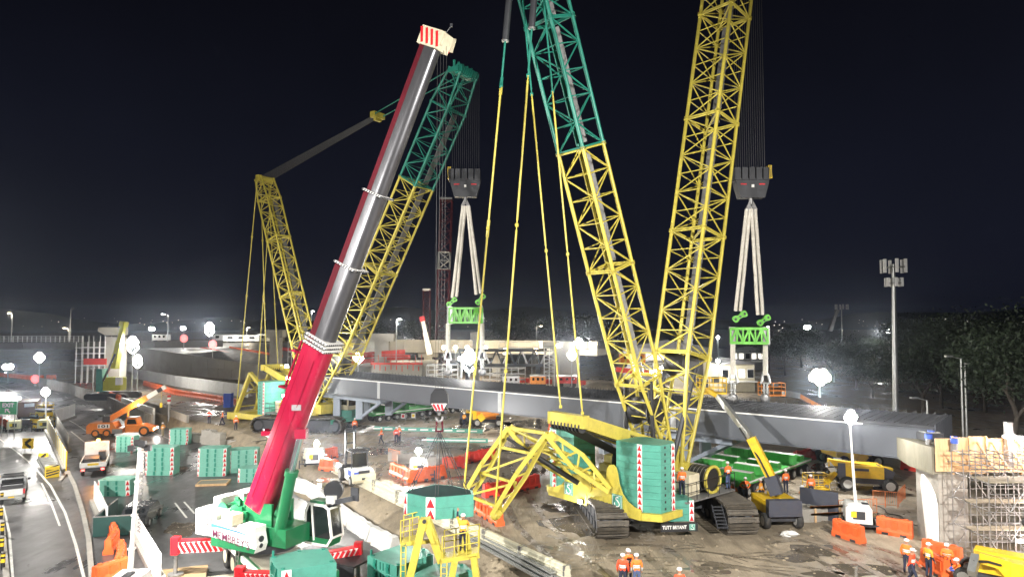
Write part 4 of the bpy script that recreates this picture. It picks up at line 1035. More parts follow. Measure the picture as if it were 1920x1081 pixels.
    # side platform: reel, cabinet, rails, stairs
    mb = MB(Fm); mb.box((3.6, -0.2, 2.12), (2.6, 5.2, 0.10)); mb.build('platform', M['mesh'], t)
    mb = MB(Fm); mb.box((3.6, -1.1, 2.85), (1.2, 1.1, 1.3)); mb.build('cabinet', M['cream'], t)
    mb = MB(Fm); mb.lathe([(0.78, -0.7), (0.78, 0.7)], (3.75, 0.45, 3.0), (1, 0, 0), 22); rl_ = mb.build('hose_reel', M['black'], t)
    mb = MB(Fm); rg = [(4.52, 0.45 + 0.82 * math.cos(k * math.tau / 20), 3.0 + 0.82 * math.sin(k * math.tau / 20)) for k in range(21)]; mb.path(rg, 0.11, 6); mb.build('reel_flange', M['yellow'], rl_)
    mb = MB(Fm)
    for k in range(5): mb.lathe([(0.8, -0.02), (0.8, 0.02)], (3.2 + k * 0.28, 0.45, 3.0), (1, 0, 0), 20)
    mb.build('reel_ribs', M['steel'], rl_)['kind'] = 'stuff'
    mb = MB(Fm)
    for y in (-2.7, -1.8, -0.6, 0.6, 1.8, 2.35): mb.tube((4.88, y, 2.15), (4.88, y, 3.25), 0.025, n=5)
    for z in (2.7, 3.25): mb.tube((4.88, -2.75, z), (4.88, 2.4, z), 0.025, n=5); mb.tube((2.3, -2.75, z), (4.88, -2.75, z), 0.025, n=5)
    mb.build('guard_rail', M['black'], t)
    mb = MB(Fm)
    mb.M = Matrix.Identity(4); sa, sb = (P(1334, 946, 43.2), P(1346, 991, 41.9)) if near else (Fm @ V((5.2, -2, 2.1)), Fm @ V((6.2, -3, 0.1)))
    for s in (0, 0.6): mb.bar(sa + V((s, 0, 0)), sb + V((s, 0, 0)), 0.05, 0.14)
    for k in range(7): q = sa + (sb - sa) * ((k + 0.5) / 7); mb.bar(q, q + V((0.6, 0, 0)), 0.2, 0.04)
    mb.build('steps', M['dark'], t)
    mb = MB(Fm); mb.box((-2.5, 3.6, 3.1), (1.5, 1.9, 1.9)); cb = mb.build('operator_cab', M['cream'], t)
    mb = MB(Fm); mb.box((-2.5, 4.56, 3.35), (1.3, 0.03, 1.2)); mb.box((-1.74, 3.6, 3.4), (0.03, 1.5, 1.1)); mb.build('cab_window', M['glass'], cb)
    return t, Fm, xw

# ------------------------------------------------------------------ the near crane
f1 = V((0.766, 0.643, 0)); C1 = V((9.6, 47.4, 0)); foot1 = V((11.0, 48.6, 2.9)); tip1 = V((19.75, 55.95, 52.6)); mf1 = V((10.1, 47.8, 3.5)); mt1 = V((0.9, 40.1, 36.6))
cr1, F1m, xw1 = crawler('lattice_boom_crane', 'giant yellow tracked crane before the bridge span, tall teal counterweights and teal upper mast', C1, (0.09, -1), f1, foot1, tip1, mf1, mt1,
                        [(1.0, M['yellow'])], [(0.60, M['yellow']), (1.0, M['tealtop'])])
lamp_pts = []
h_ = MB(); q = P(1224, 697, 47.2); h_.box(q, (0.5, 0.25, 0.35)); wl_ = h_.build('work_lamp', M['dark'], cr1); h_ = MB(); h_.box(q - V((0, 0.14, 0)), (0.42, 0.02, 0.28)); h_.build('lens', M['lens'], wl_)
lamp(q - V((0, 0.6, 0)), 700, radius=0.2, parent=wl_)
# mast-to-gantry pendants and frame pendants
ghp = P(1065, 786, 42.4); d1 = [(0.52, M['tealtop']), (1.0, M['yellow'])]
for s, uv in ((-1, (1051, 762)), (1, (1092, 774))):
    pendant(cr1, mt1 + xw1 * 0.9 * s, P(uv[0], uv[1], 42.4), 0.058, [(0.40, M['tealtop']), (1.0, M['yellow'])])
footn, footf = P(928, 966, 43.0), P(868, 942, 45.4)
pendant(cr1, mt1 + xw1 * 1.15, footn + V((0, 0, 0.15)), 0.066, [(0.36, M['tealtop']), (1.0, M['yellow'])])
pendant(cr1, mt1 - xw1 * 1.15, footf + V((0, 0, 0.15)), 0.066, [(0.36, M['tealtop']), (1.0, M['yellow'])])
for s, uvw in ((1, (1003, 20)), (-1, (943, 40))):   # strand jack cylinders hanging in the pendant lines
    d = ((footn if s > 0 else footf) - (mt1 + xw1 * 1.15 * s)); a = mt1 + xw1 * 1.15 * s; b = a + d * 0.235
    mb = MB(); mb.tube(a + d * 0.05, a + d * 0.17, 0.20, n=14); jc = mb.build('jack_cylinder', M['dark'], cr1)
    mb = MB(); mb.tube(a + d * 0.17, a + d * 0.173, 0.23, n=14); mb.build('jack_collar', M['galv'], jc)
# counterweight pull frame
pv_n, pv_f = P(1142, 918, 42.6), P(1142, 918, 42.6) + (footf - footn); ap_n, ap_f = P(1027, 812, 42.6), P(955, 801, 45.0)
pf = []
for a, b, nm in ((pv_n, ap_n, 'pull_frame_arm'), (pv_f, ap_f, 'pull_frame_arm'), (ap_n, footn, 'pull_frame_leg'), (ap_f, footf, 'pull_frame_leg')):
    d = (b - a).normalized(); mid = (a + b) / 2; up = V((0, 0, 1)); nrm = d.cross((footf - footn).normalized()).normalized(); mb = MB(); L = (b - a).length
    arm = 'arm' in nm
    hh = 0.55 if arm else 0.42
    for s in (-1, 1):
        mb.bar(a + nrm * (s * 0.12), mid + nrm * s * hh, 0.30, 0.26); mb.bar(mid + nrm * s * hh, b + nrm * (s * (0.28 if not arm else 0.15)), 0.30, 0.26)
    for k in range(7):
        t0, t1 = (k + 0.6) / 8, (k + 1.4) / 8
        def off(t): return 0.12 + (hh - 0.12) * (1 - abs(2 * t - 1))
        s = 1 if k % 2 else -1
        mb.bar(a + d * L * t0 + nrm * s * off(t0), a + d * L * t1 - nrm * s * off(t1), 0.10)
    mb.bar(b - d * 0.5, b, 0.45, 0.5)
    mb.build(nm, M['yellow'], cr1)
mb = MB()
for t in (0.25, 0.6, 0.9):
    p, q = ap_n + (footn - ap_n) * t, ap_f + (footf - ap_f) * t; mb.bar(p, q, 0.16)
p0, p1, q0, q1 = ap_n + (footn - ap_n) * 0.25, ap_n + (footn - ap_n) * 0.6, ap_f + (footf - ap_f) * 0.25, ap_f + (footf - ap_f) * 0.6
mb.bar(p0, q1, 0.13); mb.bar(ap_n + (footn - ap_n) * 0.6, ap_f + (footf - ap_f) * 0.9, 0.13)
for t in (0.3, 0.62): mb.bar(pv_n + (ap_n - pv_n) * t, pv_f + (ap_f - pv_f) * t, 0.15)
mb.bar(pv_n + (ap_n - pv_n) * 0.3, pv_f + (ap_f - pv_f) * 0.62, 0.12); mb.bar(ap_n, ap_f, 0.2); mb.bar(pv_n + (ap_n - pv_n) * 0.62, ap_f, 0.12)
mb.build('pull_frame_bracing', M['yellow'], cr1)
mb = MB(); a, b = P(1010, 858, 44.0), P(1085, 905, 43.4); mb.tube(a, b, 0.17, n=12); mb.tube(a, a + (a - b).normalized() * 2.4, 0.10, n=10); mb.build('pull_cylinder', M['black'], cr1)
mb = MB(); mb.sphere(footn, 0.3, 8, 6); mb.tube(footn - xw1 * 0.35, footn + xw1 * 0.35, 0.12, n=10); mb.build('foot_pin', M['yellow'], cr1)

# ------------------------------------------------------------------ the far crane
f2 = V((0.83, -0.56, 0)).normalized(); C2 = V((-25.0, 86.0, 0))
foot2 = C2 + f2 * 2 + V((0, 0, 2.9)); tip2 = P(868, 138, 72.5); mf2 = C2 + f2 * 0.8 + V((0, 0, 3.5)); mt2 = P(496, 336, 91.0)
cr2, F2m, xw2_ = crawler('lattice_boom_crane', 'far yellow tracked crane behind the red boom, its boom head painted teal', C2, (1, -0.10), f2, foot2, tip2, mf2, mt2,
                         [(0.63, M['yellow']), (1.0, M['tealtop'])], [(1.0, M['yellow'])], wide=3.0, near=False)
blk = P(708, 217, 84.5)
ropes(cr2, mt2, blk, 14, xw2_ * 2.0, xw2_ * 1.0, 0.03, 'suspension_rope', M['dark'])
mb = MB(); mb.bar(blk - xw2_ * 0.9, blk + xw2_ * 0.9, 0.8, 0.7); mb.bar(blk - V((0, 0, 0.5)) - xw2_ * 0.5, blk - V((0, 0, 0.5)) + xw2_ * 0.5, 0.4); mb.build('suspension_block', M['yellow'], cr2)
for s in (-1, 1): pendant(cr2, blk + xw2_ * 0.7 * s, tip2 + xw2_ * 1.0 * s + V((0, 0, 0.6)), 0.07, [(1.0, M['tealtop'])])
mb = MB(); mb.bar(tip2 - xw2_ * 1.7, tip2 + xw2_ * 1.7, 1.3, 0.5)
for k in range(9): mb.lathe([(0.55, -0.05), (0.55, 0.05)], tip2 + xw2_ * (-1.4 + 0.35 * k) + f2 * 0.5, xw2_, 14)
for k in range(5): mb.bar(tip2 + xw2_ * (-1.5 + 0.75 * k), tip2 + xw2_ * (-1.5 + 0.75 * k) + V((0, 0, 1.0)), 0.25)
mb.build('boom_head', M['tealtop'], cr2)
mb = MB(); mb.bar(mt2 - xw2_ * 1.2, mt2 + xw2_ * 1.2, 0.6, 0.8); mb.build('mast_head', M['yellow'], cr2)
g2 = F2m @ V((0, -8.0, 7.2)); ff = [F2m @ V((s * 1.5, -13.5, 1.0)) for s in (-1, 1)]
for s, fo in zip((-1, 1), ff):
    pendant(cr2, mt2 + xw2_ * s * 1.1, fo, 0.07, [(1.0, M['yellow'])]); pendant(cr2, mt2 + xw2_ * s * 0.6, g2 + xw2_ * s * 0.9, 0.06, [(1.0, M['yellow'])])
    ap = F2m @ V((s * 1.5, -10.5, 6.4)); pv = F2m @ V((s * 1.3, -5.6, 2.8)); mb = MB(); mb.bar(ap, fo, 0.5, 0.35); mb.build('pull_frame_leg', M['yellow'], cr2)
    mb = MB(); mb.bar(pv, ap, 0.45, 0.35); mb.build('pull_frame_arm', M['yellow'], cr2)
mb = MB()
for t in (0.2, 0.5, 0.85):
    a, b = [F2m @ V((s * 1.5, -10.5 - 3 * t, 6.4 - 5.4 * t)) for s in (-1, 1)]; mb.bar(a, b, 0.16)
mb.bar(F2m @ V((-1.5, -11, 5.5)), F2m @ V((1.5, -12.4, 3.0)), 0.13); mb.bar(F2m @ V((1.5, -11, 5.5)), F2m @ V((-1.5, -12.4, 3.0)), 0.13); mb.build('pull_frame_bracing', M['yellow'], cr2)
mb = MB(F2m); mb.box((0, -13.2, 0.65), (4.6, 2.2, 0.9)); mb.box((2.2, -9.5, 0.85), (0.5, 6, 0.7)); mb.build('ballast_tray', M['yellow'], cr2)
mb = MB(F2m); mb.box((0, 6.2, 1.4), (4.8, 0.06, 0.5)); nb2 = mb.build('name_board', M['teal'], cr2)
for i, (u, v, Y, pw) in enumerate(((533, 741, 84, 350), (541, 708, 84, 350), (594, 672, 82, 450), (616, 668, 82, 350), (628, 615, 80, 350), (538, 686, 85, 200), (1030, 0, 0, 0))):
    if not Y: continue
    q = P(u, v, Y); mb = MB(); mb.box(q, (0.5, 0.25, 0.35)); hh = mb.build('work_lamp', M['dark'], cr2); mb = MB(); mb.box(q - V((0, 0.14, 0)), (0.46, 0.02, 0.32)); mb.build('lens', M['lens'], hh)
    lamp(q - V((0, 0.7, 0)), pw, radius=0.2, parent=hh)

# ------------------------------------------------------------------ hook blocks, slings and spreaders
def rigging(u, vtop, vblk0, vblk1, Y, bw, tip, xw, tag_, spr, lower, side):
    blk_top, blk_bot = P(u, vblk0, Y), P(u, vblk1, Y); hgt = blk_top.z - blk_bot.z
    t = thing('hook_block', 'heavy dark hook block hanging from the {}, yellow striped end plate'.format(tag_), 'hook block', blk_top, 0, 'main hook blocks')
    x = V((1, 0, 0)); y = V((0, 1, 0)); c = V(((blk_top.x), Y, 0)); z1, z0 = blk_top.z, blk_bot.z; hw = bw / 2
    for k in range(5):
        mb = MB(); xx = -hw * 0.9 + k * hw * 0.42
        mb.box((c.x + xx, Y, z1 - hgt * 0.22), (hw * 0.34, 1.3, hgt * 0.42)); mb.build('sheave_case', M['dark'], t)
    mb = MB(); mb.prism([(-hw, z1 - hgt * 0.36), (hw, z1 - hgt * 0.36), (hw * 0.95, z1 - hgt * 0.55), (hw * 0.72, z0), (-hw * 0.72, z0), (-hw * 0.95, z1 - hgt * 0.55)], Y - 0.5, Y + 0.5, Matrix.Translation((c.x, 0, 0))); mb.build('yoke', M['dark'], t)
    ex = hw * 1.02 * side; mb = MB(); mb.box((c.x + ex, Y, z1 - hgt * 0.16), (hw * 0.22, 1.3, hgt * 0.42)); ep = mb.build('end_plate', M['hyel'], t)
    mb = MB()
    for k in range(3): mb.bar((c.x + ex - hw * 0.09 + k * hw * 0.075, Y - 0.66, z1 - hgt * 0.35), (c.x + ex - hw * 0.05 + k * hw * 0.075, Y - 0.66, z1 + hgt * 0.04), hw * 0.04, 0.02, up=(0, 1, 0))
    mb.build('stripe', M['black'], ep)
    mb = MB()
    for s in (-1, 1): mb.box((c.x + s * hw * 0.55, Y - 0.52, z1 - hgt * 0.56), (hw * 0.35, 0.03, 0.10))
    mb.build('red_label', M['hred'], t)
    mb = MB(); mb.box((c.x, Y - 0.515, z1 - hgt * 0.62), (0.22, 0.02, 0.24)); mb.build('white_mark', M['hwhite'], t)
    mb = MB(); mb.tube((c.x, Y, z0 + 0.05), (c.x, Y, z0 - 0.5), 0.18, n=10)
    for s in (-1, 1): mb.bar((c.x, Y, z0 - 0.3), (c.x + s * 0.35, Y, z0 - 1.0), 0.22, 0.34); mb.bar((c.x + s * 0.35, Y, z0 - 1.0), (c.x + s * 0.18, Y, z0 - 1.35), 0.2, 0.3)
    mb.build('double_hook', M['steel'], t)
    tc = V(tip); tc = V((c.x, Y, tc.z)); ropes(t, tc, V((c.x, Y, z1 - 0.1)), 14, x * bw * 0.86, x * bw * 0.86, 0.022)
    return t, V((c.x, Y, z0 - 1.1))
def wide_sling(name, label, a, b, r, parent=None, lap=0.0):
    mb = MB(); a, b = V(a), V(b); d = (b - a); n = 8; rng = random.Random(int(a.x * 100 + a.z))
    pts = [a + d * (i / n) + V((rng.uniform(-0.01, 0.01), rng.uniform(-0.01, 0.01), 0)) for i in range(n + 1)]
    for p, q in zip(pts, pts[1:]): mb.tube(p, q, r, n=8, cap=True)
    o = mb.build(name, M['sling'], loc=a); tag(o, label, 'sling', 'lifting slings'); return o
def spreader(label, c, half, yaw, hgt, plates):
    t = thing('spreader_beam', label, 'spreader beam', c, yaw, 'lifting spreaders'); Fm = Matrix.Translation(c) @ Matrix.Rotation(yaw, 4, 'Z')
    w = 0.55
    for sy in (-1, 1):
        for sz in (-1, 1):
            mb = MB(Fm); mb.bar((-half, sy * w, sz * hgt / 2), (half, sy * w, sz * hgt / 2), 0.22, 0.22); mb.build('chord', M['lime'], t)
    mb = MB(Fm); n = 6
    for sy in (-1, 1):
        for k in range(n):
            x0, x1 = -half + 2 * half * k / n, -half + 2 * half * (k + 1) / n; s = 1 if k % 2 else -1
            mb.bar((x0, sy * w, s * hgt / 2), (x1, sy * w, -s * hgt / 2), 0.15, 0.15); mb.bar((x0, sy * w, -hgt / 2), (x0, sy * w, hgt / 2), 0.13, 0.13)
    for k in range(n + 1):
        x0 = -half + 2 * half * k / n
        for sz in (-1, 1): mb.bar((x0, -w, sz * hgt / 2), (x0, w, sz * hgt / 2), 0.10, 0.10)
    for k in range(n): mb.bar((-half + 2 * half * k / n, -w, hgt / 2), (-half + 2 * half * (k + 1) / n, w, hgt / 2), 0.08)
    mb.build('truss_bracing', M['lime'], t)
    for s in (-1, 1):
        mb = MB(Fm); mb.box((s * half, 0, 0), (0.14, 1.35, hgt * 1.05)); mb.build('end_plate', M['lime'], t)
        mb = MB(Fm)
        for sy in (-0.35, 0.35): mb.box((s * (half - 0.1), sy, 0.0), (0.5, 0.16, hgt * 1.25))
        mb.build('trunnion', M['steel'], t)
    return t
def link_plate(label, c, ang, yaw, s=1.0):
    """lime dog-bone plate with three holes a side"""
    t = thing('link_plate', label, 'link plate', c, yaw, 'lime link plates'); mb = MB(); fr = Matrix.Translation(c) @ Matrix.Rotation(yaw, 4, 'Z') @ Matrix.Rotation(-ang, 4, 'Y')
    poly = [(-0.85, -0.12), (-0.75, -0.34), (-0.5, -0.38), (-0.2, -0.22), (0.2, -0.22), (0.5, -0.38), (0.75, -0.34), (0.85, -0.12), (0.85, 0.18), (0.7, 0.36), (0.42, 0.38), (0.15, 0.24), (-0.15, 0.24), (-0.42, 0.38), (-0.7, 0.36), (-0.85, 0.18)]
    mb.prism([(x * s, z * s) for x, z in poly], -0.12, 0.12, fr); mb.build('plate', M['lime'], t)
    k = MB(fr)
    for x in (-0.58, 0.0, 0.58): k.lathe([(0.13 * s, -0.135), (0.13 * s, 0.135)], (x * s, 0, 0), (0, 1, 0), 12)
    k.build('pin_hole', M['black'], t)
def shackle_chain(label, a, b, grp):
    """shackles and a padeye link from the sling foot down to the deck"""
    t = thing('shackle_set', label, 'shackle', b, 0, grp); a, b = V(a), V(b); L = a.z - b.z
    for k, (z0, z1, w) in enumerate(((0.0, 0.35, 0.34), (0.33, 0.62, 0.22), (0.6, 0.86, 0.20))):
        mb = MB(); p, q = a - V((0, 0, L * z0)), a - V((0, 0, L * z1))
        for s in (-1, 1): mb.tube(p + V((s * w * 0.55, 0, 0)), q + V((s * w, 0, 0)) if k == 0 else q + V((s * w * 0.5, 0, 0)), 0.09, n=8)
        mb.tube(q - V((w * 1.2, 0, 0)), q + V((w * 1.2, 0, 0)), 0.085, n=8); mb.build('shackle', M['galv'], t)
    mb = MB(); mb.lathe([(0.14, -0.1), (0.42, -0.1), (0.42, 0.1), (0.14, 0.1)], b + V((0, 0, L * 0.08)), (0.3, 1, 0), 16); mb.build('padeye', M['steel'], t)
# near set
hb1, hk1 = rigging(1407, 0, 316, 372, 55.9, 2.75, tip1, xw1, 'nearer tracked crane', None, None, 1)
Y = 55.9
for i, (a, b, lb) in enumerate((((1400, 392), (1379, 583), 'white sling from the nearer hook block, outer strand toward the yellow boom'), ((1406, 392), (1388, 583), 'white sling from the nearer hook block, inner strand toward the yellow boom'),
                               ((1409, 392), (1421, 590), 'white sling from the nearer hook block, inner strand toward the phone mast'), ((1416, 392), (1430, 590), 'white sling from the nearer hook block, outer strand toward the phone mast'))):
    wide_sling('lifting_sling', lb, P(a[0], a[1], Y), P(b[0], b[1], Y), 0.15)
link_plate('lime link plate over the yellow boom end of the nearer spreader', P(1387, 593, Y), R(32), 0.0, 0.75); link_plate('lime link plate over the mast end of the nearer spreader', P(1432, 600, Y), R(35), 0, 0.7)
spreader('lime green lattice spreader above the span deck, hung from the nearer crane', P(1405, 629, Y), 1.42, R(-20), 1.15, None)
for u, v0, lb, lb2 in ((1374, 644, 'white sling from the nearer spreader end beside the yellow boom down to the deck', 'grey shackles on the deck under the nearer spreader, on the yellow boom side'), (1435, 642, 'white sling from the nearer spreader down beside the orange lift basket', 'grey shackles beside the orange lift basket on the deck')):
    wide_sling('lifting_sling', lb, P(u, v0, Y), P(u, 703, Y), 0.21); shackle_chain(lb2, P(u, 700, Y), P(u, 750, Y), 'deck shackles')
    mb = MB(); c = P(u, 640, Y); mb.tube(c - V((0.3, 0, 0)), c + V((0.3, 0, 0)), 0.12, n=8)
# far set
Y = 72.4
hb2, hk2 = rigging(873, 0, 318, 370, Y, 3.3, tip2, xw2_, 'far tracked crane', None, None, -1)
for a, b, lb in (((868, 386), (848, 558), 'white sling from the far hook block, outer strand toward the red boom'), ((872, 386), (856, 556), 'white sling from the far hook block, inner strand toward the red boom'),
                 ((876, 386), (893, 552), 'white sling from the far hook block, inner strand toward the pendant lines'), ((879, 386), (901, 550), 'white sling from the far hook block, outer strand toward the pendant lines')):
    wide_sling('lifting_sling', lb, P(a[0], a[1], Y), P(b[0], b[1], Y), 0.17)
link_plate('lime link plate over the far spreader end beside the dark red tower', P(847, 566, Y), R(40), 0, 0.75); link_plate('lime link plate over the far spreader end beside the pendant lines', P(901, 561, Y), R(50), 0, 0.8)
spreader('lime green lattice spreader hanging over the far end of the span', P(872, 591, Y), 1.75, R(12), 1.5, None)
for u, lb, lb2 in ((840, 'white sling under the far spreader, beside the dark red tower', 'hook and shackles over the far deck beside the dark red tower'), (904, 'white sling under the far spreader, beside the bright light tower', 'hook and shackles over the far deck beside the bright light tower')):
    wide_sling('lifting_sling', lb, P(u, 606, Y), P(u, 660, Y), 0.24); shackle_chain(lb2, P(u, 658, Y), P(u, 700, Y), 'far deck shackles')

# ------------------------------------------------------------------ red telescopic crane in the foreground
def tele_section(parent, a, b, w, h, side, m, mtop, name='boom_section'):
    a, b = V(a), V(b); d = (b - a).normalized(); sd = V(side); sd = (sd - d * sd.dot(d)).normalized(); up = sd.cross(d).normalized()
    if up.z < 0: up = -up; 
    prof = [(-0.5, 0.5), (-0.5, -0.1)] + [(-0.5 * math.cos(k * math.pi / 8), -0.1 - 0.4 * math.sin(k * math.pi / 8)) for k in range(1, 8)] + [(0.5, -0.1), (0.5, 0.5)]
    n = len(prof); mb = MB(); vs = [p + sd * (x * w) + up * (z * h) for p in (a, b) for x, z in prof]
    mb.add(vs, [(i, i + 1, n + i + 1, n + i) for i in range(n - 1)], True); mb.add(vs, [tuple(range(n - 1, -1, -1)), tuple(range(n, 2 * n))])
    o = mb.build(name, m, parent)
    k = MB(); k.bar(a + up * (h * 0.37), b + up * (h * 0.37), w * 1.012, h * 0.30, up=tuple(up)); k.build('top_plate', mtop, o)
    return o, up, sd
rc = thing('telescopic_crane', 'red boomed all-terrain crane on a green and white carrier in the foreground', 'mobile crane', (-13.5, 38.8, ZR))
ba, bb = P(492, 952, 38.2), P(815, 78, 33.4); bd = (bb - ba); fr_d = V((bd.x, bd.y, 0)).normalized(); SD = V((-fr_d.y, fr_d.x, 0))
def bp(v): # point on the boom axis at picture row v
    t = (952 - v) / (952 - 78); lo, hi = 0.0, 1.0
    for _ in range(30):
        mid = (lo + hi) / 2; q = ba + bd * mid; dv = q - V((0, 0, CAMZ)); fw = dv.y * math.cos(PITCH) + dv.z * math.sin(PITCH); up = -dv.y * math.sin(PITCH) + dv.z * math.cos(PITCH)
        if CY - FPX * up / fw > v: lo = mid
        else: hi = mid
    return lo
tt = [bp(v) for v in (652, 503, 368, 92)]
o0, bup, bsd = tele_section(rc, ba, ba + bd * tt[0], 1.22, 1.46, SD, M['red'], M['red'])
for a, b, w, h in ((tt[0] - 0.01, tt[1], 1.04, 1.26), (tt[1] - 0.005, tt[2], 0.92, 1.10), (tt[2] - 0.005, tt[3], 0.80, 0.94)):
    tele_section(rc, ba + bd * a, ba + bd * b, w, h, SD, M['silver'], M['shade_link_red'])  # upper band of red paint, its shade mixed into the colour
bdir = bd.normalized()
for t, w, h, n in ((tt[0], 1.32, 1.58, 3), (tt[1], 1.18, 1.40, 1), (tt[2], 1.04, 1.25, 1)):
    for k in range(n):
        mb = MB(); c = ba + bd * t + bdir * (0.1 + k * 0.22); mb.bar(c - bdir * 0.05, c + bdir * 0.05, w, h, up=tuple(bup)); cl = mb.build('section_collar', M['hwhite'], rc)
        lug = MB()
        for j in range(9):
            q = c + bsd * 0 - bup * (h / 2 + 0.02) + bsd * ((j - 4) / 4 * w * 0.5); lug.box(q, (0.07, 0.07, 0.07))
            q = c - bsd * (w / 2 + 0.02) + bup * ((j - 4) / 4 * h * 0.5); lug.box(q, (0.07, 0.07, 0.07))
        lug.build('pad_bolts', M['dark'], cl)['kind'] = 'stuff'
# details on the red base section
mb = MB()
for t in (0.70, 0.92):
    c = ba + bd * (tt[0] * t) + bup * 0.9; mb.bar(c, c + bup * 0.5 - bsd * 0.5, 0.12); mb.bar(c, c + bup * 0.5 + bsd * 0.5, 0.12); mb.bar(c + bup * 0.5 - bsd * 0.5, c + bup * 0.5 + bsd * 0.5, 0.1)
mb.bar(ba + bd * tt[0] * 0.70 + bup * 1.4, ba + bd * tt[0] * 0.98 + bup * 1.4, 0.1)
c0 = ba + bd * tt[0] * 0.40 + bup * 0.95; mb.bar(c0, c0 + bup * 0.7, 0.35, 0.25); mb.box(c0 + bup * 0.5, (0.5, 0.6, 0.25)); mb.build('boom_fittings', M['red'], o0)['kind'] = 'stuff'
for z_ in (-0.30, 0.44): mb = MB(); mb.bar(ba + bd * tt[0] * 0.06 - bsd * 0.63 + bup * z_, ba + bd * tt[0] * 0.94 - bsd * 0.63 + bup * z_, 0.02, 0.035, up=tuple(bsd.cross(bdir))); mb.build('side_rib', M['red'], o0)
mb = MB(); q = ba + bd * tt[0] * 0.66 - bsd * 0.63 - bup * 0.3; mb.box(q, (0.5, 0.03, 0.3)); mb.build('maker_plate', M['steel'], o0)
mb = MB(); mb.tube(ba + bup * 1.05 + bdir * 1.0, ba + bd * tt[0] * 0.97 + bup * 1.0, 0.03, n=5); mb.build('hoist_rope', M['rope'], rc)
# head
hd = ba + bd * tt[3]; mb = MB(); mb.bar(hd, hd + bdir * 0.9, 1.05, 1.25, up=tuple(bup)); hb = mb.build('boom_head', M['cream'], rc)
for k in range(4):
    for sgn in (-1, 1):
        mb = MB(); c = hd + bdir * 0.45 + bsd * sgn * 0.535 + bup * (-0.48 + k * 0.32); mb.bar(c - bdir * 0.32 - bup * 0.14, c + bdir * 0.32 + bup * 0.14, 0.02, 0.12, up=tuple(bup)) if sgn > 0 else mb.bar(c - bdir * 0.36 - bup * 0.16, c + bdir * 0.36 + bup * 0.16, 0.13, 0.02, up=tuple(bsd))
        mb.build('hazard_stripe', M['hred'], hb)
sh = P(829, 76, 33.3)
mb = MB()
for k in range(5): mb.lathe([(0.40, -0.06), (0.34, 0), (0.40, 0.06)], sh + bsd * (-0.36 + 0.18 * k) - V((0.15, 0, 0)), bsd, 16)
mb.build('head_sheaves', M['cream'], hb)
mb = MB()
for s in (-1, 1): mb.bar(hd + bdir * 0.5 + bsd * 0.5 * s, sh + V((0.35, 0, -0.1)) + bsd * 0.5 * s, 0.1, 0.7)
mb.build('head_cheek', M['cream'], hb)
mb = MB(); q = P(836, 62, 33.3); mb.tube(q, q + V((0.25, 0, 0.35)), 0.03, n=5); mb.box(q + V((0.27, 0, 0.38)), (0.12, 0.12, 0.16)); mb.build('anemometer', M['dark'], hb)
# hook block of the red crane and hung slab
hkp = P(824, 745, 33.2)
hk = thing('hook_block', 'small black hook block with red and white stripes hanging from the red boom', 'hook block', hkp)
mb = MB(); mb.prism([(-0.44, -0.2), (-0.40, 0.18), (-0.22, 0.42), (0.22, 0.42), (0.40, 0.18), (0.44, -0.2), (0.2, -0.66), (-0.2, -0.66)], -0.18, 0.18, Matrix.Translation(hkp)); mb.build('cheek_plate', M['black'], hk)
for k in range(3): mb = MB(); mb.bar(hkp + V((-0.28 + 0.2 * k, -0.197, -0.28)), hkp + V((-0.10 + 0.14 * k, -0.197, -0.58)), 0.11, 0.02, up=(0, 1, 0)); mb.build('hazard_stripe', M['hred'], hk)
mb = MB(); mb.prism([(-0.37, -0.26), (0.37, -0.26), (0.19, -0.6), (-0.19, -0.6)], -0.19, -0.182, Matrix.Translation(hkp)); mb.build('white_panel', M['hwhite'], hk)
mb = MB(); pts = [hkp + V((0.16 * math.cos(R(a)), 0, -0.98 + 0.16 * math.sin(R(a)))) for a in range(-200, 60, 26)]; mb.tube(hkp - V((0, 0, 0.6)), hkp - V((0, 0, 0.84)), 0.07, n=8); mb.path(pts, 0.06, 7); mb.build('hook', M['steel'], hk)
ropes(hk, sh + V((0.0, 0, -0.3)), hkp + V((0, 0, 0.3)), 4, (0.45, 0, 0), (0.4, 0, 0), 0.009)
mb = MB()
for s in (-1, 1): mb.tube(hkp + V((0.12 * s, 0, -1.05)), hkp + V((0.16 * s, 0, -1.6)), 0.05, n=6)
mb.tube(hkp + V((-0.2, 0, -1.6)), hkp + V((0.2, 0, -1.6)), 0.05, n=6); mb.build('master_link', M['shade_link_red'], hk)
slab_c = [P(759, 924, 34.4), P(808, 945, 33.6), P(888, 922, 33.9), P(885, 918, 34.2), P(862, 906, 35.6), P(820, 904, 36.0), P(765, 920, 35.0)]
ztop = P(808, 945, 33.1).z; zb = P(808, 968, 33.1).z
sl = thing('counterweight_slab', 'teal counterweight slab pair hanging on chains from the red crane', 'counterweight', (slab_c[1].x, slab_c[1].y, zb))
poly = [(p.x, p.y) for p in (P(757, 926, 33.9), P(797, 937, 33.1), P(818, 938, 33.0), P(888, 920, 33.6), P(886, 912, 34.4), P(850, 906, 35.4), P(818, 905, 35.7), P(770, 922, 34.6))]
for k in range(2):
    mb = MB(); mb.prism(poly, zb - 0.12 + k * 0.53, zb + 0.40 + k * 0.53); mb.build('slab', M['teal'], sl)
zt_ = zb + 0.93
mb = MB(); c = V((sum(p[0] for p in poly) / 8, sum(p[1] for p in poly) / 8)); mb.prism([(c[0] + (p[0] - c[0]) * 0.93, c[1] + (p[1] - c[1]) * 0.93) for p in poly], zt_ + 0.002, zt_ + 0.006); mb.build('wet_top', mat('dark_wet_teal', (0.008, 0.034, 0.029), 0.75, var=0.3, spec=0.15), sl)
mb = MB()
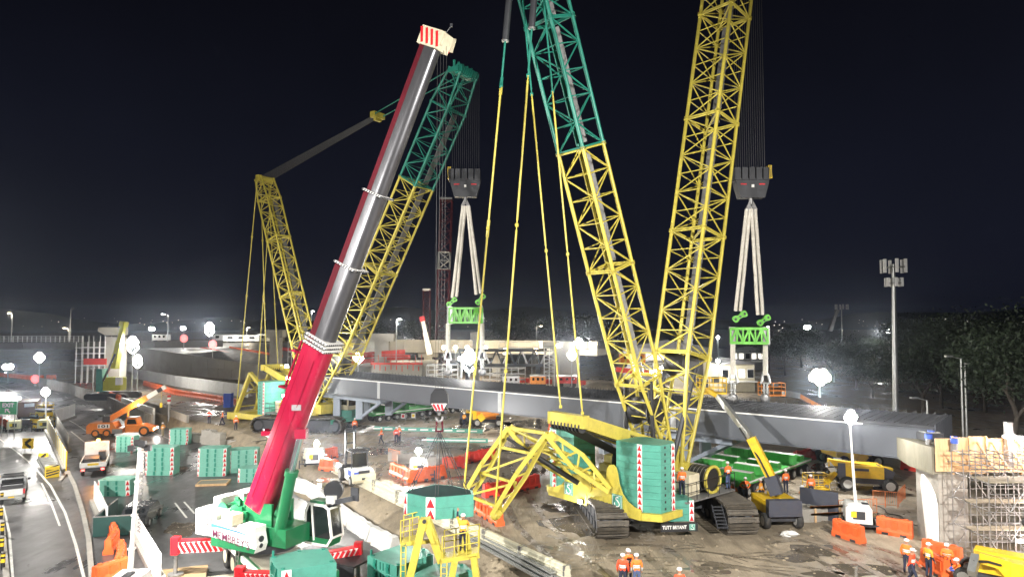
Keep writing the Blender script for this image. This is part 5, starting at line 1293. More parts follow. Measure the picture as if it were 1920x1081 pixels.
a_, b_ = V((poly[1][0], poly[1][1], 0)), V((poly[2][0], poly[2][1], 0)); hazard_column(sl, (a_ + b_) / 2, b_ - a_, (b_ - a_).length * 0.82, zb - 0.11, zt_ - 0.01, 2)
a_, b_ = V((poly[0][0], poly[0][1], 0)), V((poly[1][0], poly[1][1], 0)); hazard_column(sl, a_ + (b_ - a_) * 0.10, b_ - a_, 0.2, zb - 0.11, zt_ - 0.01, 2)
cs = thing('chain_sling', 'four-legged chain sling between the striped hook block and the hanging slab', 'chain sling', hkp - V((0, 0, 1.6)))
for p in (0, 2, 3, 5):
    a, b = hkp - V((0, 0, 1.65)), V((poly[p][0] * 0.85 + c[0] * 0.15, poly[p][1] * 0.85 + c[1] * 0.15, zt_)); mb = MB()
    for s in (-0.05, 0.05): mb.tube(a + V((s, 0, 0)), b + V((s * 1.4, 0, 0)), 0.022, n=5)
    mb.build('chain_leg', M['rope'], cs)
# carrier
CD = V((0.6, -0.8, 0)); CCn = V((-13.6, 39.2, ZR)); Fc = frame(CCn, CD)     # local y runs toward the driver's cab, local x to the camera's far... side
mb = MB(Fc); mb.box((0, -0.6, 1.45), (2.9, 11.2, 0.5)); mb.box((0, -0.6, 1.05), (1.4, 10.9, 0.5)); mb.build('chassis', M['green'], rc)
mb = MB(Fc); mb.box((0, 3.2, 1.75), (2.7, 5.2, 0.12)); mb.build('deck_plate', M['matst'], rc)
for y in (-3.7, -2.05, 0.6, 2.25, 3.9):
    for s in (-1, 1):
        mb = MB(Fc); mb.lathe([(0.45, -0.22), (0.66, -0.19), (0.70, -0.05), (0.70, 0.05), (0.66, 0.19), (0.45, 0.22)], (s * 1.3, y, 0.70), (1, 0, 0), 20); w = mb.build('wheel', M['rubber'], rc)
        mb = MB(Fc); mb.lathe([(0.36, -0.23), (0.40, -0.20), (0.16, -0.08), (0.16, 0.08), (0.40, 0.20), (0.36, 0.23)], (s * 1.3, y, 0.70), (1, 0, 0), 16); mb.build('rim', M['cream'], w)
for s in (-1, 1):
    for y0, y1 in ((-4.6, -1.2), (-0.2, 4.7)):
        mb = MB(Fc); mb.box((s * 1.3, (y0 + y1) / 2, 1.62), (0.55, y1 - y0, 0.08)); mb.box((s * 1.56, (y0 + y1) / 2, 1.5), (0.05, y1 - y0, 0.3)); mb.build('fender', M['white'], rc)
mb = MB(Fc); mb.box((1.35, -0.7, 1.0), (0.5, 1.0, 1.0)); mb.box((-1.35, -0.7, 1.0), (0.5, 1.0, 1.0)); mb.build('side_tank', M['green'], rc)
mb = MB(Fc)
for s in (0, 0.45): mb.bar((1.75, -0.9 + s, 0.05), (1.60, -0.9 + s, 2.0), 0.05)
for k in range(7): mb.bar((1.74 - k * 0.02, -0.9, 0.2 + k * 0.27), (1.74 - k * 0.02, -0.45, 0.2 + k * 0.27), 0.04)
mb.build('ladder', M['galv'], rc)
mb = MB(Fc); mb.box((0, 5.75, 1.4), (2.7, 1.4, 1.5)); mb.build('driver_cab', M['green'], rc)
# superstructure
Fs = frame(P(503, 985, 38.4), fr_d); Fs[2][3] = 0.85                                                # local y along the boom's flat direction, local x toward the camera
mb = MB(Fs); mb.tube((0, 0.3, -0.15), (0, 0.3, 0.25), 1.25, n=24); mb.build('slew_ring', M['dark'], rc)
mb = MB(Fs); mb.box((0, -0.4, 0.75), (1.9, 5.2, 0.95)); mb.box((0.75, 0.1, 1.75), (0.16, 1.9, 1.3)); mb.box((-0.75, 0.1, 1.75), (0.16, 1.9, 1.3)); mb.box((0, -2.4, 1.3), (1.7, 1.6, 0.5)); mb.build('turntable', M['green'], rc)
mb = MB(Fs)
for y in (-2.9, -1.9): mb.lathe([(0.42, -0.6), (0.42, -0.54), (0.27, -0.52), (0.27, 0.52), (0.42, 0.54), (0.42, 0.6)], (0, y, 1.62), (1, 0, 0), 18)
mb.build('winch', M['green'], rc)
mb = MB(Fs)
for k in range(14):
    r_ = random.Random(k); mb.box((r_.uniform(-1.1, 1.1), r_.uniform(-3.2, -0.6), 1.7 + r_.uniform(0, 0.5)), (r_.uniform(0.12, 0.4), r_.uniform(0.12, 0.4), r_.uniform(0.15, 0.4)))
mb.build('hydraulics', M['green'], rc)['kind'] = 'stuff'
# engine house with its lettering
EHX, EHY0, EHY1 = 1.95, -2.15, 1.0
mb = MB(Fs); mb.prism([(EHY0, 0.15), (EHY1, 0.15), (EHY1 + 0.15, 0.55), (EHY1, 1.15), (EHY0, 1.35)], 1.15, EHX, Fs.inverted() @ Fs @ Matrix(((0, 1, 0, 0), (1, 0, 0, 0), (0, 0, 1, 0), (0, 0, 0, 1)))); eh = mb.build('engine_house', M['white'], rc)
mb = MB(Fs); mb.prism([(EHY0, 0.15), (EHY1, 0.15), (EHY1 + 0.1, 0.38), (EHY0, 0.62)], EHX + 0.004, EHX + 0.014, Matrix(((0, 1, 0, 0), (1, 0, 0, 0), (0, 0, 1, 0), (0, 0, 0, 1)))); mb.build('green_band', M['green'], eh)
mb = MB(Fs); mb.prism([(EHY0, 1.33), (EHY0 + 0.6, 1.29), (EHY0 + 2.2, 1.14), (EHY1, 0.95), (EHY0 + 2.0, 1.08), (EHY0 + 0.5, 1.16), (EHY0, 1.14)], EHX + 0.004, EHX + 0.013, Matrix(((0, 1, 0, 0), (1, 0, 0, 0), (0, 0, 1, 0), (0, 0, 0, 1)))); mb.build('blue_swoosh', mat('swoosh_blue', (0.05, 0.15, 0.45), 0.4), eh)
xd = Fs.to_3x3() @ V((0, 1, 0)); lettering("MEMBREY'S", Fs @ V((EHX + 0.018, EHY0 + 0.12, 0.64)), xd + V((0, 0, -0.13)), (0, 0, 1), 2.75, 0.44, mat('lettering_maroon', (0.10, 0.02, 0.05), 0.5), eh, 0.005)
mb = MB(Fs); mb.box((1.55, -1.05, 1.62), (0.75, 0.8, 0.55)); mb.build('air_box', M['cream'], rc); mb = MB(Fs); mb.box((1.5, 0.35, 1.3), (0.8, 1.2, 0.3)); mb.build('white_cover', M['white'], rc)
mb = MB(Fs); mb.lathe([(0.16, 0), (0.16, 0.05)], (1.6, EHY1 + 0.13, 0.85), (0, 1, 0), 12); mb.lathe([(0.12, 0), (0.12, 0.05)], (1.6, EHY1 + 0.10, 0.5), (0, 1, 0), 12); mb.build('exhaust_port', M['dark'], eh)
# cab
cabp = [(1.9, 0.1), (3.45, 0.1), (3.75, 0.55), (3.5, 2.05), (3.2, 2.2), (2.1, 2.2), (1.9, 1.7)]
Myz = Matrix(((0, 1, 0, 0), (1, 0, 0, 0), (0, 0, 1, 0), (0, 0, 0, 1)))
mb = MB(Fs); mb.prism(cabp, -1.75, -0.85, Myz); cab_ = mb.build('operator_cab', M['glass'], rc)
mb = MB(Fs); cq = [(x_, y_, z_) for x_ in (-1.75, -0.85) for y_, z_ in cabp]
for i in range(7):
    for o_ in (0, 7): mb.bar(cq[o_ + i], cq[o_ + (i + 1) % 7], 0.11)
    if i not in (0,): mb.bar(cq[i], cq[7 + i], 0.10)
mb.bar((-0.83, 2.55, 0.3), (-0.83, 2.35, 2.15), 0.13, 0.06); mb.build('cab_pillar', M['hwhite'], cab_)
mb = MB(Fs); mb.prism([(1.88, 0.05), (3.55, 0.05), (3.7, 0.45), (1.88, 0.45)], -1.76, -0.83, Myz); mb.build('green_skirt', M['green'], cab_)
mb = MB(Fs); mb.box((-1.3, 2.6, 2.3), (0.7, 1.0, 0.16)); mb.build('roof_unit', M['green'], cab_)
t = None
mb = MB(Fs); mb.lathe([(0.52, -0.14), (0.52, 0.14)], (-1.2, 3.55, 3.0), (1, 0.5, 0), 18); jw = mb.build('hook_wheel', M['black'], rc); mb = MB(Fs); mb.box((-1.05, 3.55, 2.55), (0.35, 0.5, 0.4)); mb.build('striped_cheek', M['hwhite'], jw)
mb = MB(Fs); mb.bar((-1.2, 3.4, 2.3), (-1.2, 5.0, 2.75), 0.35, 0.25); mb.box((-1.2, 5.0, 2.95), (0.1, 0.5, 0.7)); mb.build('camera_arm', M['dark'], rc)
# lift cylinder
lc0, lc1, lc2 = P(522, 1006, 37.2), P(547, 884, 36.6), P(565, 812, 36.2); 
mb = MB(); mb.tube(lc0, lc1, 0.30, n=14); mb.tube(lc1 - (lc1 - lc0) * 0.06, lc1 + (lc1 - lc0) * 0.02, 0.36, n=14); cy = mb.build('lift_cylinder', M['green'], rc)
mb = MB(); mb.tube(lc1, lc2, 0.2, n=14); mb.build('cylinder_rod', M['chrome'], cy); mb = MB(); mb.box(lc2, (0.6, 0.5, 0.5)); mb.build('rod_eye', M['red'], cy)
# white counterweights
for i, (x0, x1, y0, y1, n) in enumerate(((0.15, 1.5, -4.15, -2.3, 4), (-2.7, -1.3, -4.3, -3.3, 5), (-1.27, 0.12, -4.35, -3.7, 5))):
    for k in range(n):
        mb = MB(Fs); ch = 0.22
        mb.prism([(x0 + ch, y0), (x1 - ch, y0), (x1, y0 + ch), (x1, y1), (x0, y1), (x0, y0 + ch)], 0.42 + k * 0.33, 0.735 + k * 0.33); mb.build('counterweight_slab', M['white'], rc)
mb = MB(Fs)
for s in (0, 0.35): mb.bar((1.53, -3.0 + s, 0.4), (1.53, -3.0 + s, 1.8), 0.04)
for k in range(5): mb.bar((1.53, -3.0, 0.5 + k * 0.28), (1.53, -2.65, 0.5 + k * 0.28), 0.03)
mb.build('weight_ladder', M['steel'], rc)
# black body panel under the cab, steps
mb = MB(Fs); mb.box((-1.5, 3.4, -0.55), (2.4, 4.6, 0.10)); mb.box((-0.3, 3.6, -0.95), (0.06, 4.2, 0.75)); mb.build('mud_deck', M['black'], rc)
mb = MB(Fs); mb.bar((-0.1, 1.9, -0.2), (0.7, 3.6, -0.75), 0.5, 0.05)
for k in range(6): mb.bar((-0.35 + 0.13 * k, 2.1 + 0.3 * k, -0.18 - 0.09 * k), (0.15 + 0.13 * k, 1.95 + 0.3 * k, -0.18 - 0.09 * k), 0.08, 0.05)
mb.build('steps', M['dark'], rc)
# outriggers
def outrigger(a, b, foot_z, n):
    a, b = V(a), V(b); d = (b - a).normalized(); L = (b - a).length
    mb = MB(); mb.bar(a, b, 0.42, 0.62); ob = mb.build('outrigger_beam', M['hwhite'], rc)
    nrm = V((d.y, -d.x, 0)); nrm = nrm if nrm.y < 0 else -nrm
    for k in range(n):
        mb = MB(); c = a + d * (L * (k + 0.5) / n) + nrm * 0.222; mb.bar(c - V((0, 0, 0.28)) - d * 0.16, c + V((0, 0, 0.28)) + d * 0.16, 0.16, 0.016, up=tuple(nrm)); mb.build('hazard_stripe', M['hred'], ob)
    mb = MB(); mb.bar(a + V((0, 0, 0.33)), b + V((0, 0, 0.33)), 0.44, 0.05); mb.build('red_cap_rail', M['hred'], ob)
    mb = MB(); mb.bar(b + V((0, 0, 0.55)), b - V((0, 0, 0.4)), 0.42); mb.build('jack_housing', M['hred'], ob)
    mb = MB(); mb.tube(b - V((0, 0, 0.4)), V((b.x, b.y, foot_z + 0.12)), 0.11, n=10); mb.tube(V((b.x, b.y, foot_z)), V((b.x, b.y, foot_z + 0.12)), 0.42, n=14); mb.build('jack_foot', M['steel'], ob)
    return V((b.x, b.y, foot_z))
fa = outrigger(P(418, 1020, 39.5), P(330, 1024, 39.3), ZR + 0.28, 9)
fb = outrigger(P(612, 1046, 37.4), P(672, 1034, 38.2), ZR + 0.28, 6)
fc = outrigger(P(520, 1085, 34.5), P(450, 1082, 34.4), ZR + 0.28, 8)
def jack_mat(name, label, c, rz, sx, sy, n, m):
    t = thing(name, label, 'ground mat', (c[0], c[1], ZR), rz); k_ = math.cos(rz), math.sin(rz)
    for i in range(n):
        o = (i - (n - 1) / 2) * (sy / n); mb = MB(); mb.box((c[0] - k_[1] * o, c[1] + k_[0] * o, ZR + 0.14), (sx, sy / n * 0.97, 0.26), rz); mb.build('mat_beam', m, t)
jack_mat('timber_mat', 'brown timber mat under the striped outrigger beside the hoarding', (fa.x - 0.1, fa.y), R(20), 3.4, 2.6, 6, M['timber'])
jack_mat('steel_mat', 'pale steel ground mat beside the crane wheels', (fa.x + 3.0, fa.y - 1.4), R(22), 2.6, 3.2, 3, M['matst'])
jack_mat('steel_mat', 'second pale steel ground mat below the timber mat in front', (fa.x + 2.3, fa.y - 4.6), R(22), 4.6, 2.6, 3, M['matst'])
jack_mat('timber_mat', 'brown timber mat under the outrigger jack beside the earth bank', (fb.x, fb.y - 0.2), R(-12), 3.2, 2.4, 5, M['timber'])
# ------------------------------------------------------------------ light towers
def heads(parent, c, n, w, aim, m=None, tilt=0.25):
    """a compact cluster of flood lamps, two to a row; each lamp a round case with a bulging glowing lens"""
    c = V(c); aim = V((aim[0], aim[1], 0)).normalized(); sd = V((aim.y, -aim.x, 0)); cols = 2 if n <= 4 else 3; w = w * 0.82
    mb = MB(); mb.bar(c - sd * w * cols * 0.55, c + sd * w * cols * 0.55, 0.06); bar_ = mb.build('lamp_bar', M['galv'], parent)
    for i in range(n):
        ox, oz = (((-0.5, 0.5), (0.5, 0.5), (0.0, 1.15), (0.0, -0.1)) if n <= 4 else ((-1.0, 0.5), (0.0, 0.5), (1.0, 0.5), (-0.5, 1.2), (0.5, 1.2), (0.0, -0.15)))[i] if n > 3 else (i - (n - 1) / 2, 0.3)
        q = c + sd * (w * 0.98 * ox) + V((0, 0, w * oz)); dn = (aim - V((0, 0, tilt))).normalized()
        mb = MB(); mb.lathe([(w * 0.3, -0.16), (w * 0.49, 0.0), (w * 0.5, 0.05)], q, dn, 12); h = mb.build('flood_lamp', M['dark'], parent)
        mb = MB(); mb.lathe([(w * 0.50, 0.052), (w * 0.76, 0.10), (w * 0.74, 0.20), (w * 0.42, 0.34), (w * 0.02, 0.38)], q, dn, 12); mb.build('lens', m or M['lens'], h)
    return bar_
def light_tower(label, base, ztop, aim, power, w=0.5, n=4, gen=True, rz=0.0, lean=(0, 0), col=(1.0, 0.96, 0.90), gm='white', two=False, spot=True, cat='light tower', mast=0.09, grp='mobile light towers', lensm=None, down=0.35, cone=165):
    base = V(base); t = thing('light_tower', label, cat, base, 0, grp); top = V((base.x + lean[0], base.y + lean[1], ztop)); d = top - base
    z0 = 0.9 if gen else 0.0
    for k in range(3):
        a, b = base + d * (k / 3) * 0.97 + (V((0, 0, z0)) if k == 0 else V((0, 0, 0))), base + d * ((k + 1) / 3)
        mb = MB(); mb.tube(a, b, mast * (1.25 - 0.25 * k), n=8); mb.build('mast_section', M['hwhite'] if gen else M['galv'], t)
    aim = V(aim); heads(t, top, n, w, aim, lensm)
    if two: heads(t, top - V((0, 0, w)), n, w, -aim, lensm)
    an = V((aim.x, aim.y, 0)).normalized()
    if power:
        lamp(top + an * (0.35 + w * 0.4), power, col, 0.28, t, spot=(an - V((0, 0, down))) if spot else None, size=cone)
        if two: lamp(top - an * (0.35 + w * 0.4), power, col, 0.28, t, spot=(-an - V((0, 0, down))), size=165)
    if gen:
        Fg = Matrix.Translation(base) @ Matrix.Rotation(rz, 4, 'Z'); mb = MB(Fg)
        mb.prism([(-0.75, 0.45), (0.75, 0.45), (0.75, 1.35), (0.62, 1.52), (-0.62, 1.52), (-0.75, 1.35)], -1.15, 0.55, Matrix.Identity(4)); cab = mb.build('generator_cabinet', M[gm], t)
        mb = MB(Fg); mb.box((0, -1.165, 0.95), (0.7, 0.02, 0.5)); mb.box((0.45, -0.3, 1.53), (0.4, 0.5, 0.02)); mb.build('vent_panel', M['dark'], cab)
        mb = MB(Fg); mb.box((-0.3, -1.18, 1.0), (0.32, 0.012, 0.36)); mb.build('sticker', M['hyel'], cab)
        mb = MB(Fg); mb.box((0, -0.3, 0.38), (1.62, 1.9, 0.14)); mb.bar((-1.3, 0.75, 0.4), (1.3, 0.75, 0.4), 0.1); mb.bar((-1.3, -1.2, 0.4), (1.3, -1.2, 0.4), 0.1)
        for x in (-1.3, 1.3):
            for y in (-1.2, 0.75): mb.tube((x, y, 0.02), (x, y, 0.75), 0.05, n=6)
        mb.build('outrigger_frame', M['dark'], t)
        for x in (-0.88, 0.88):
            mb = MB(Fg); mb.lathe([(0.2, -0.1), (0.32, -0.08), (0.32, 0.08), (0.2, 0.1)], (x, -0.3, 0.32), (1, 0, 0), 14); mb.build('wheel', M['rubber'], t)
    return t
toC = lambda p: V((-p.x, -p.y, 0))
def lt(label, u, v, vl, aim, power, z=0.0, Y=None, **k):
    b = G(u, v, z) if Y is None else V((P(u, v, Y).x, Y, z)); top = P(k.pop('ul', u), vl, b.y)
    k['lean'] = (top.x - b.x, 0); return light_tower(label, b, top.z, aim, power, **k)
# unseen flood masts: two light the near side, one added to brighten the pad
for x, y, h, pw, ax in ((-27.0, 13.0, 17.0, 56000, (0.55, 1)), (17.0, 8.0, 19.0, 66000, (-0.30, 1)), (-57.0, 58.0, 17.0, 50000, (1, 0.12))):
    light_tower('tall site flood mast outside the view, ' + ('on the pad side' if x > 0 else 'on the near road side' if y < 20 else 'added beyond the pickup lane to brighten the pad'), (x, y, ZR if x < 0 else 0), h, ax, pw, 0.7, 6, gen=False, mast=0.14, cat='flood mast', grp='site flood masts', down=0.52, cone=128)
T1 = lt('tallest blazing light tower standing on the bridge deck by the span end', 1537, 757, 712, (-0.3, -1), 5000, z=6.7, Y=58.5, w=0.62, n=6, gen=False)
lt('light tower with a white generator behind orange barriers near the scaffold', 1607, 985, 785, (0.1, -1), 1600, ul=1593, w=0.42, n=4, rz=R(-20), lean=(0, 0))
lt('low glaring light tower with a generator beside the forklift', 592, 872, 832, (0.7, -0.7), 5500, w=0.27, rz=R(10))
lt('low glaring light tower inside the orange barrier square', 785, 893, 846, (0.1, -1), 5500, w=0.27, rz=R(8))
for i, (u, v, vl, pw, lb) in enumerate(((865, 715, 673, 1500, 'white light tower on the far deck, thin mast with a smaller lamp'), (880, 717, 674, 3600, 'very bright light tower on the far deck under the far spreader'))):
    lt(lb, u, v, vl, (0.15, -1), pw, z=6.7, Y=80, w=0.85 if i else 0.4, n=4 if i else 2, gen=False, two=bool(i))
lt('light tower behind the far girder, between the far boom and the red edged formwork', 672, 702, 674, (0.2, -1), 3800, z=0, Y=105, w=0.75, gen=False)
lt('round headed light tower behind the span right of the thick yellow pendants', 1072, 706, 668, (0.1, -1), 3600, z=0, Y=104, w=0.75, gen=False)
lt('bright lamp on a pole before the far concrete abutment', 1085, 690, 646, (0, -1), 3000, z=0, Y=130, w=0.9, gen=False)
lt('small lamp pole beside the far concrete abutment', 1048, 690, 648, (0, -1), 900, z=0, Y=130, w=0.5, n=2, gen=False)
lt('very bright light tower far behind the retaining wall', 393, 652, 616, (0.2, -1), 5000, z=6.0, Y=176, w=1.1, gen=False, two=True)
lt('bright light tower beside the hammerhead pier', 249, 684, 645, (0.2, -1), 1800, z=0, Y=120, w=0.95, gen=False, two=True)  # rear-facing head added to light the retaining wall behind
lt('light tower over the white hoarding, behind the yellow mobile crane', 258, 708, 676, (0.3, -1), 1300, z=0, Y=125, w=0.75, gen=False, two=True)  # its rear head likewise added for light on the wall
lt('light tower above the orange barriers by the roadside wall', 74, 708, 673, (0.4, -1), 3200, z=0, Y=135, w=0.9, gen=False)
lt('light tower over the orange lifts in the closed lane', 86, 806, 737, (0.3, -1), 2200, z=ZR, w=0.55, rz=R(20), gm='cream')
lt('light tower beside the green exit sign', 27, 808, 747, (0.5, -0.9), 1800, z=ZR, ul=31, w=0.36, n=3, rz=R(30), gm='cream')
lt('thin lamp pole with a small bright head beside the pale concrete wall', 193, 742, 704, (0.2, -1), 2200, z=0, w=0.5, n=2, gen=False)
lt('unlit lamp pole next to the thin bright one', 174, 740, 690, (0.2, -1), 0, z=0, w=0.4, n=2, gen=False, lensm=M['galv'])
lt('lamp on the far skyline above the dark bridge, first of two close together', 285, 640, 617, (0, -1), 1500, z=7.6, Y=190, w=0.8, n=2, gen=False)
lt('lamp on the far skyline between the street light and the brightest tower', 344, 645, 616, (0, -1), 1500, z=7.6, Y=190, w=0.7, n=2, gen=False)
lt('warm glaring lamp behind the orange barriers at the far roadside', 15, 706, 689, (0.5, -1), 2500, z=0, Y=150, w=1.0, n=2, gen=False)
lt('distant lamp between the far trees and the deck light tower', 1513, 640, 615, (0, -1), 0, z=0, Y=260, w=1.3, n=2, gen=False)
lt('distant lamp beside the phone mast', 1667, 640, 622, (0, -1), 0, z=0, Y=260, w=1.3, n=2, gen=False)
# the tall white telescopic mast close by
b = P(243, 1078, 36.0); tl = thing('lighting_mast', 'tall white telescopic lighting mast on a generator trailer, coiled cable beside it', 'light tower', (b.x, 36.0, ZR)); top = P(262, 838, 36.0)
bs = V((b.x, 36.0, ZR + 1.2)); d = top - bs
for k in range(4):
    mb = MB(); a, c = bs + d * (k / 4 - (0.02 if k else 0)), bs + d * ((k + 1) / 4); w = 0.20 - 0.03 * k; mb.bar(a, c, w, w); ms = mb.build('mast_section', M['white'], tl)
    mb = MB(); mb.bar(c - d.normalized() * 0.10, c, w * 1.5, w * 1.5); mb.build('collar', M['hwhite'], ms)
for i, (dx, dy, dz) in enumerate(((-0.42, 0, 0.0), (-0.2, 0.2, 0.25), (0.15, 0, 0.25), (0.35, 0.15, 0.0))):
    mb = MB(); q = top + V((dx, dy, dz - 0.05)); mb.box(q, (0.34, 0.2, 0.3)); mb.bar(top, q, 0.06); h = mb.build('flood_lamp', M['black'], tl)
    mb = MB(); mb.box(q + V((0, 0.105, 0)), (0.28, 0.01, 0.24)); mb.build('lens', M['lens'], h)
lamp(top + V((0.1, 0.7, -0.2)), 9000, radius=0.3, parent=tl, spot=V((0.5, 1, -0.55)), size=150)
mb = MB(); mb.box(top + V((0.12, -0.08, -0.75)), (0.2, 0.2, 0.9)); mb.build('winch_box', M['white'], tl)
pts = []
for k in range(120):
    t = k / 119; a = k * 1.1; pts.append(bs + d * (0.36 + 0.6 * t) + V((0.28 + 0.06 * math.cos(a), 0.06 * math.sin(a), 0)))
mb = MB(); mb.path(pts, 0.014, 4, False); mb.build('coiled_cable', M['black'], tl)
Fg = Matrix.Translation((b.x + 0.15, 35.6, ZR)) @ Matrix.Rotation(R(4), 4, 'Z'); mb = MB(Fg); mb.box((0, 0, 1.05), (1.45, 1.9, 1.15)); gc = mb.build('generator_cabinet', M['white'], tl)
mb = MB(Fg); mb.box((-0.1, -0.96, 1.25), (0.4, 0.02, 0.3)); mb.box((0.4, -0.96, 0.85), (0.3, 0.02, 0.3)); mb.box((0.0, -0.1, 1.66), (0.35, 0.9, 0.09)); mb.build('vent_panel', M['dark'], gc)
lettering('nv J360', Fg @ V((-0.15, -0.975, 1.35)), (1, 0.07, 0), (0, 0, 1), 0.6, 0.14, M['dark'], gc, 0.01)
mb = MB(Fg); mb.box((0, 0, 0.4), (1.6, 2.1, 0.14))
for x in (-1.0, 1.0):
    for y in (-0.9, 0.9): mb.bar((x * 0.7, y, 0.45), (x, y, 0.45), 0.1); mb.tube((x, y, 0.0), (x, y, 0.8), 0.05, n=6)
mb.build('chassis', M['dark'], tl)
for x in (-0.8, 0.8):
    mb = MB(Fg); mb.lathe([(0.2, -0.1), (0.32, -0.08), (0.32, 0.08), (0.2, 0.1)], (x, 0, 0.32), (1, 0, 0), 14); mb.build('wheel', M['rubber'], tl)

# ------------------------------------------------------------------ street lights, sign masts and phone masts
def street_light(label, u, v, vl, Y, z, arm, power, warm=True):
    b = P(u, v, Y); b.z = z; t = thing('street_lamp', label, 'street lamp', b, 0, 'street lamps'); top = P(u, vl, Y)
    mb = MB(); mb.tube(b, V((b.x, Y, top.z)), 0.13, 0.08, n=8); mb.build('pole', M['galv'], t)
    e_ = V((b.x + arm, Y, top.z + 0.25)); mb = MB(); mb.tube(V((b.x, Y, top.z - 0.02)), e_, 0.06, n=6); mb.build('arm', M['galv'], t)
    mb = MB(); mb.box(e_ + V((0.25 if arm > 0 else -0.25, 0, 0)), (0.7, 0.35, 0.16)); h = mb.build('lantern', M['galv'], t)
    if power:
        mb = MB(); mb.box(e_ + V((0.25 if arm > 0 else -0.25, -0.05, -0.1)), (0.62, 0.34, 0.05 + 0.06)); mb.build('lens', M['lenswarm'] if warm else M['lens'], h); lamp(e_ - V((0, 0, 0.6)), power, (1, 0.85, 0.62) if warm else (1, 0.96, 0.9), 0.2, h)
street_light('tall white street lamp with a long pole behind the far span', 743, 672, 600, 120, 3.0, 0.3, 900, False)
street_light('street lamp with a curved arm on the skyline beside the retaining wall', 314, 638, 590, 190, 7.6, -1.2, 500, False)
street_light('street lamp at the far end of the road bridge', 21, 636, 588, 150, 8.8, -0.3, 700)
street_light('faint street lamp pole left of the hammerhead pier', 131, 636, 580, 165, 8.8, 0.4, 0)
street_light('small skyline lamp just before the dark hammerhead pier', 128, 636, 616, 160, 8.8, -0.6, 500)
street_light('street lamp between the far mast and the red boom', 583, 640, 584, 190, 7.6, 0.2, 700, False)
street_light('distant street lamp behind the yellow pendants', 1006, 640, 612, 190, 7, 1.0, 400)
street_light('small lamp pole seen between the yellow mast lines', 462, 640, 615, 190, 7.6, 0.3, 700)
street_light('unlit street lamp pole before the gum trees', 1806, 800, 672, 70, 0, -1.0, 0)
street_light('bare wooden looking pole before the gum trees', 1813, 800, 686, 71, 0, 0.1, 0)
street_light('short white twin lamp post behind the deck end', 1739, 775, 750, 66, 3, -1.0, 0)
def phone_mast(label, u, v, vt, Y, r, heads_, ring):
    b = P(u, v, Y); b.z = 0; t = thing('phone_mast', label, 'phone mast', b, 0, 'phone masts'); top = P(u - 4 if r > 0.3 else u, vt, Y)
    mb = MB(); mb.tube(b, top, r, r * 0.62, n=12); mb.build('pole', M['galv'], t)
    for k, (zz, rr) in enumerate(ring):
        c = V((top.x, Y, top.z + zz)); mb = MB(); pts = [c + V((rr * math.cos(a * math.tau / 8), rr * math.sin(a * math.tau / 8), 0)) for a in range(9)]; mb.path(pts, 0.06, 5)
        for a in range(4): mb.bar(c, pts[a * 2], 0.07)
        mb.build('head_frame', M['galv'], t)
        for a in range(heads_):
            q = c + V((rr * math.cos(a * math.tau / heads_ + 0.3), rr * math.sin(a * math.tau / heads_ + 0.3), 0)); mb = MB(); mb.box(q + V((0, 0, 0.15)), (0.32, 0.22, 1.7 if k == 0 else 1.1)); mb.build('antenna', M['white'], t)
phone_mast('tall grey phone mast with white panel antennas beside the dark trees', 1679, 768, 495, 85, 0.36, 6, ((-0.4, 1.35), (-2.4, 0.9)))
phone_mast('small distant phone mast on the hill skyline', 1578, 645, 573, 230, 0.25, 6, ((-0.5, 2.0),))
# far dark red lattice towers and other cranes in the distance
def lattice_tower(name, label, u0, v0, u1, v1, Y, w, m, head, bands=()):
    a, b = P(u0, v0, Y), P(u1, v1, Y); a.z = max(0, a.z) * 0; t = thing(name, label, 'crane', a, 0, 'distant cranes'); n = 4
    cuts = [0] + [x for x in bands] + [1.0]
    for i, (s, e_) in enumerate(zip(cuts, cuts[1:])):
        lattice(t, a + (b - a) * s, a + (b - a) * e_, (1, 0, 0), w, w, w, w, w * 0.9, head if bands and i == 1 else m, w * 0.055, w * 0.035, 'mast_section')
    mb = MB(); mb.box(b + V((0, 0, 0.3)), (w * 1.1, w * 1.1, 0.5)); mb.build('mast_head', head, t); return t
lattice_tower('lattice_crane', 'tall dark red lattice crane mast behind the far spreader', 826, 668, 837, 376, 175, 2.9, M['wine'], M['galv'], (0.60, 0.70))
lattice_tower('lattice_crane', 'shorter dark red lattice mast with a pale head beside the tall one', 800, 668, 800, 545, 175, 1.7, M['wine'], M['hwhite'])
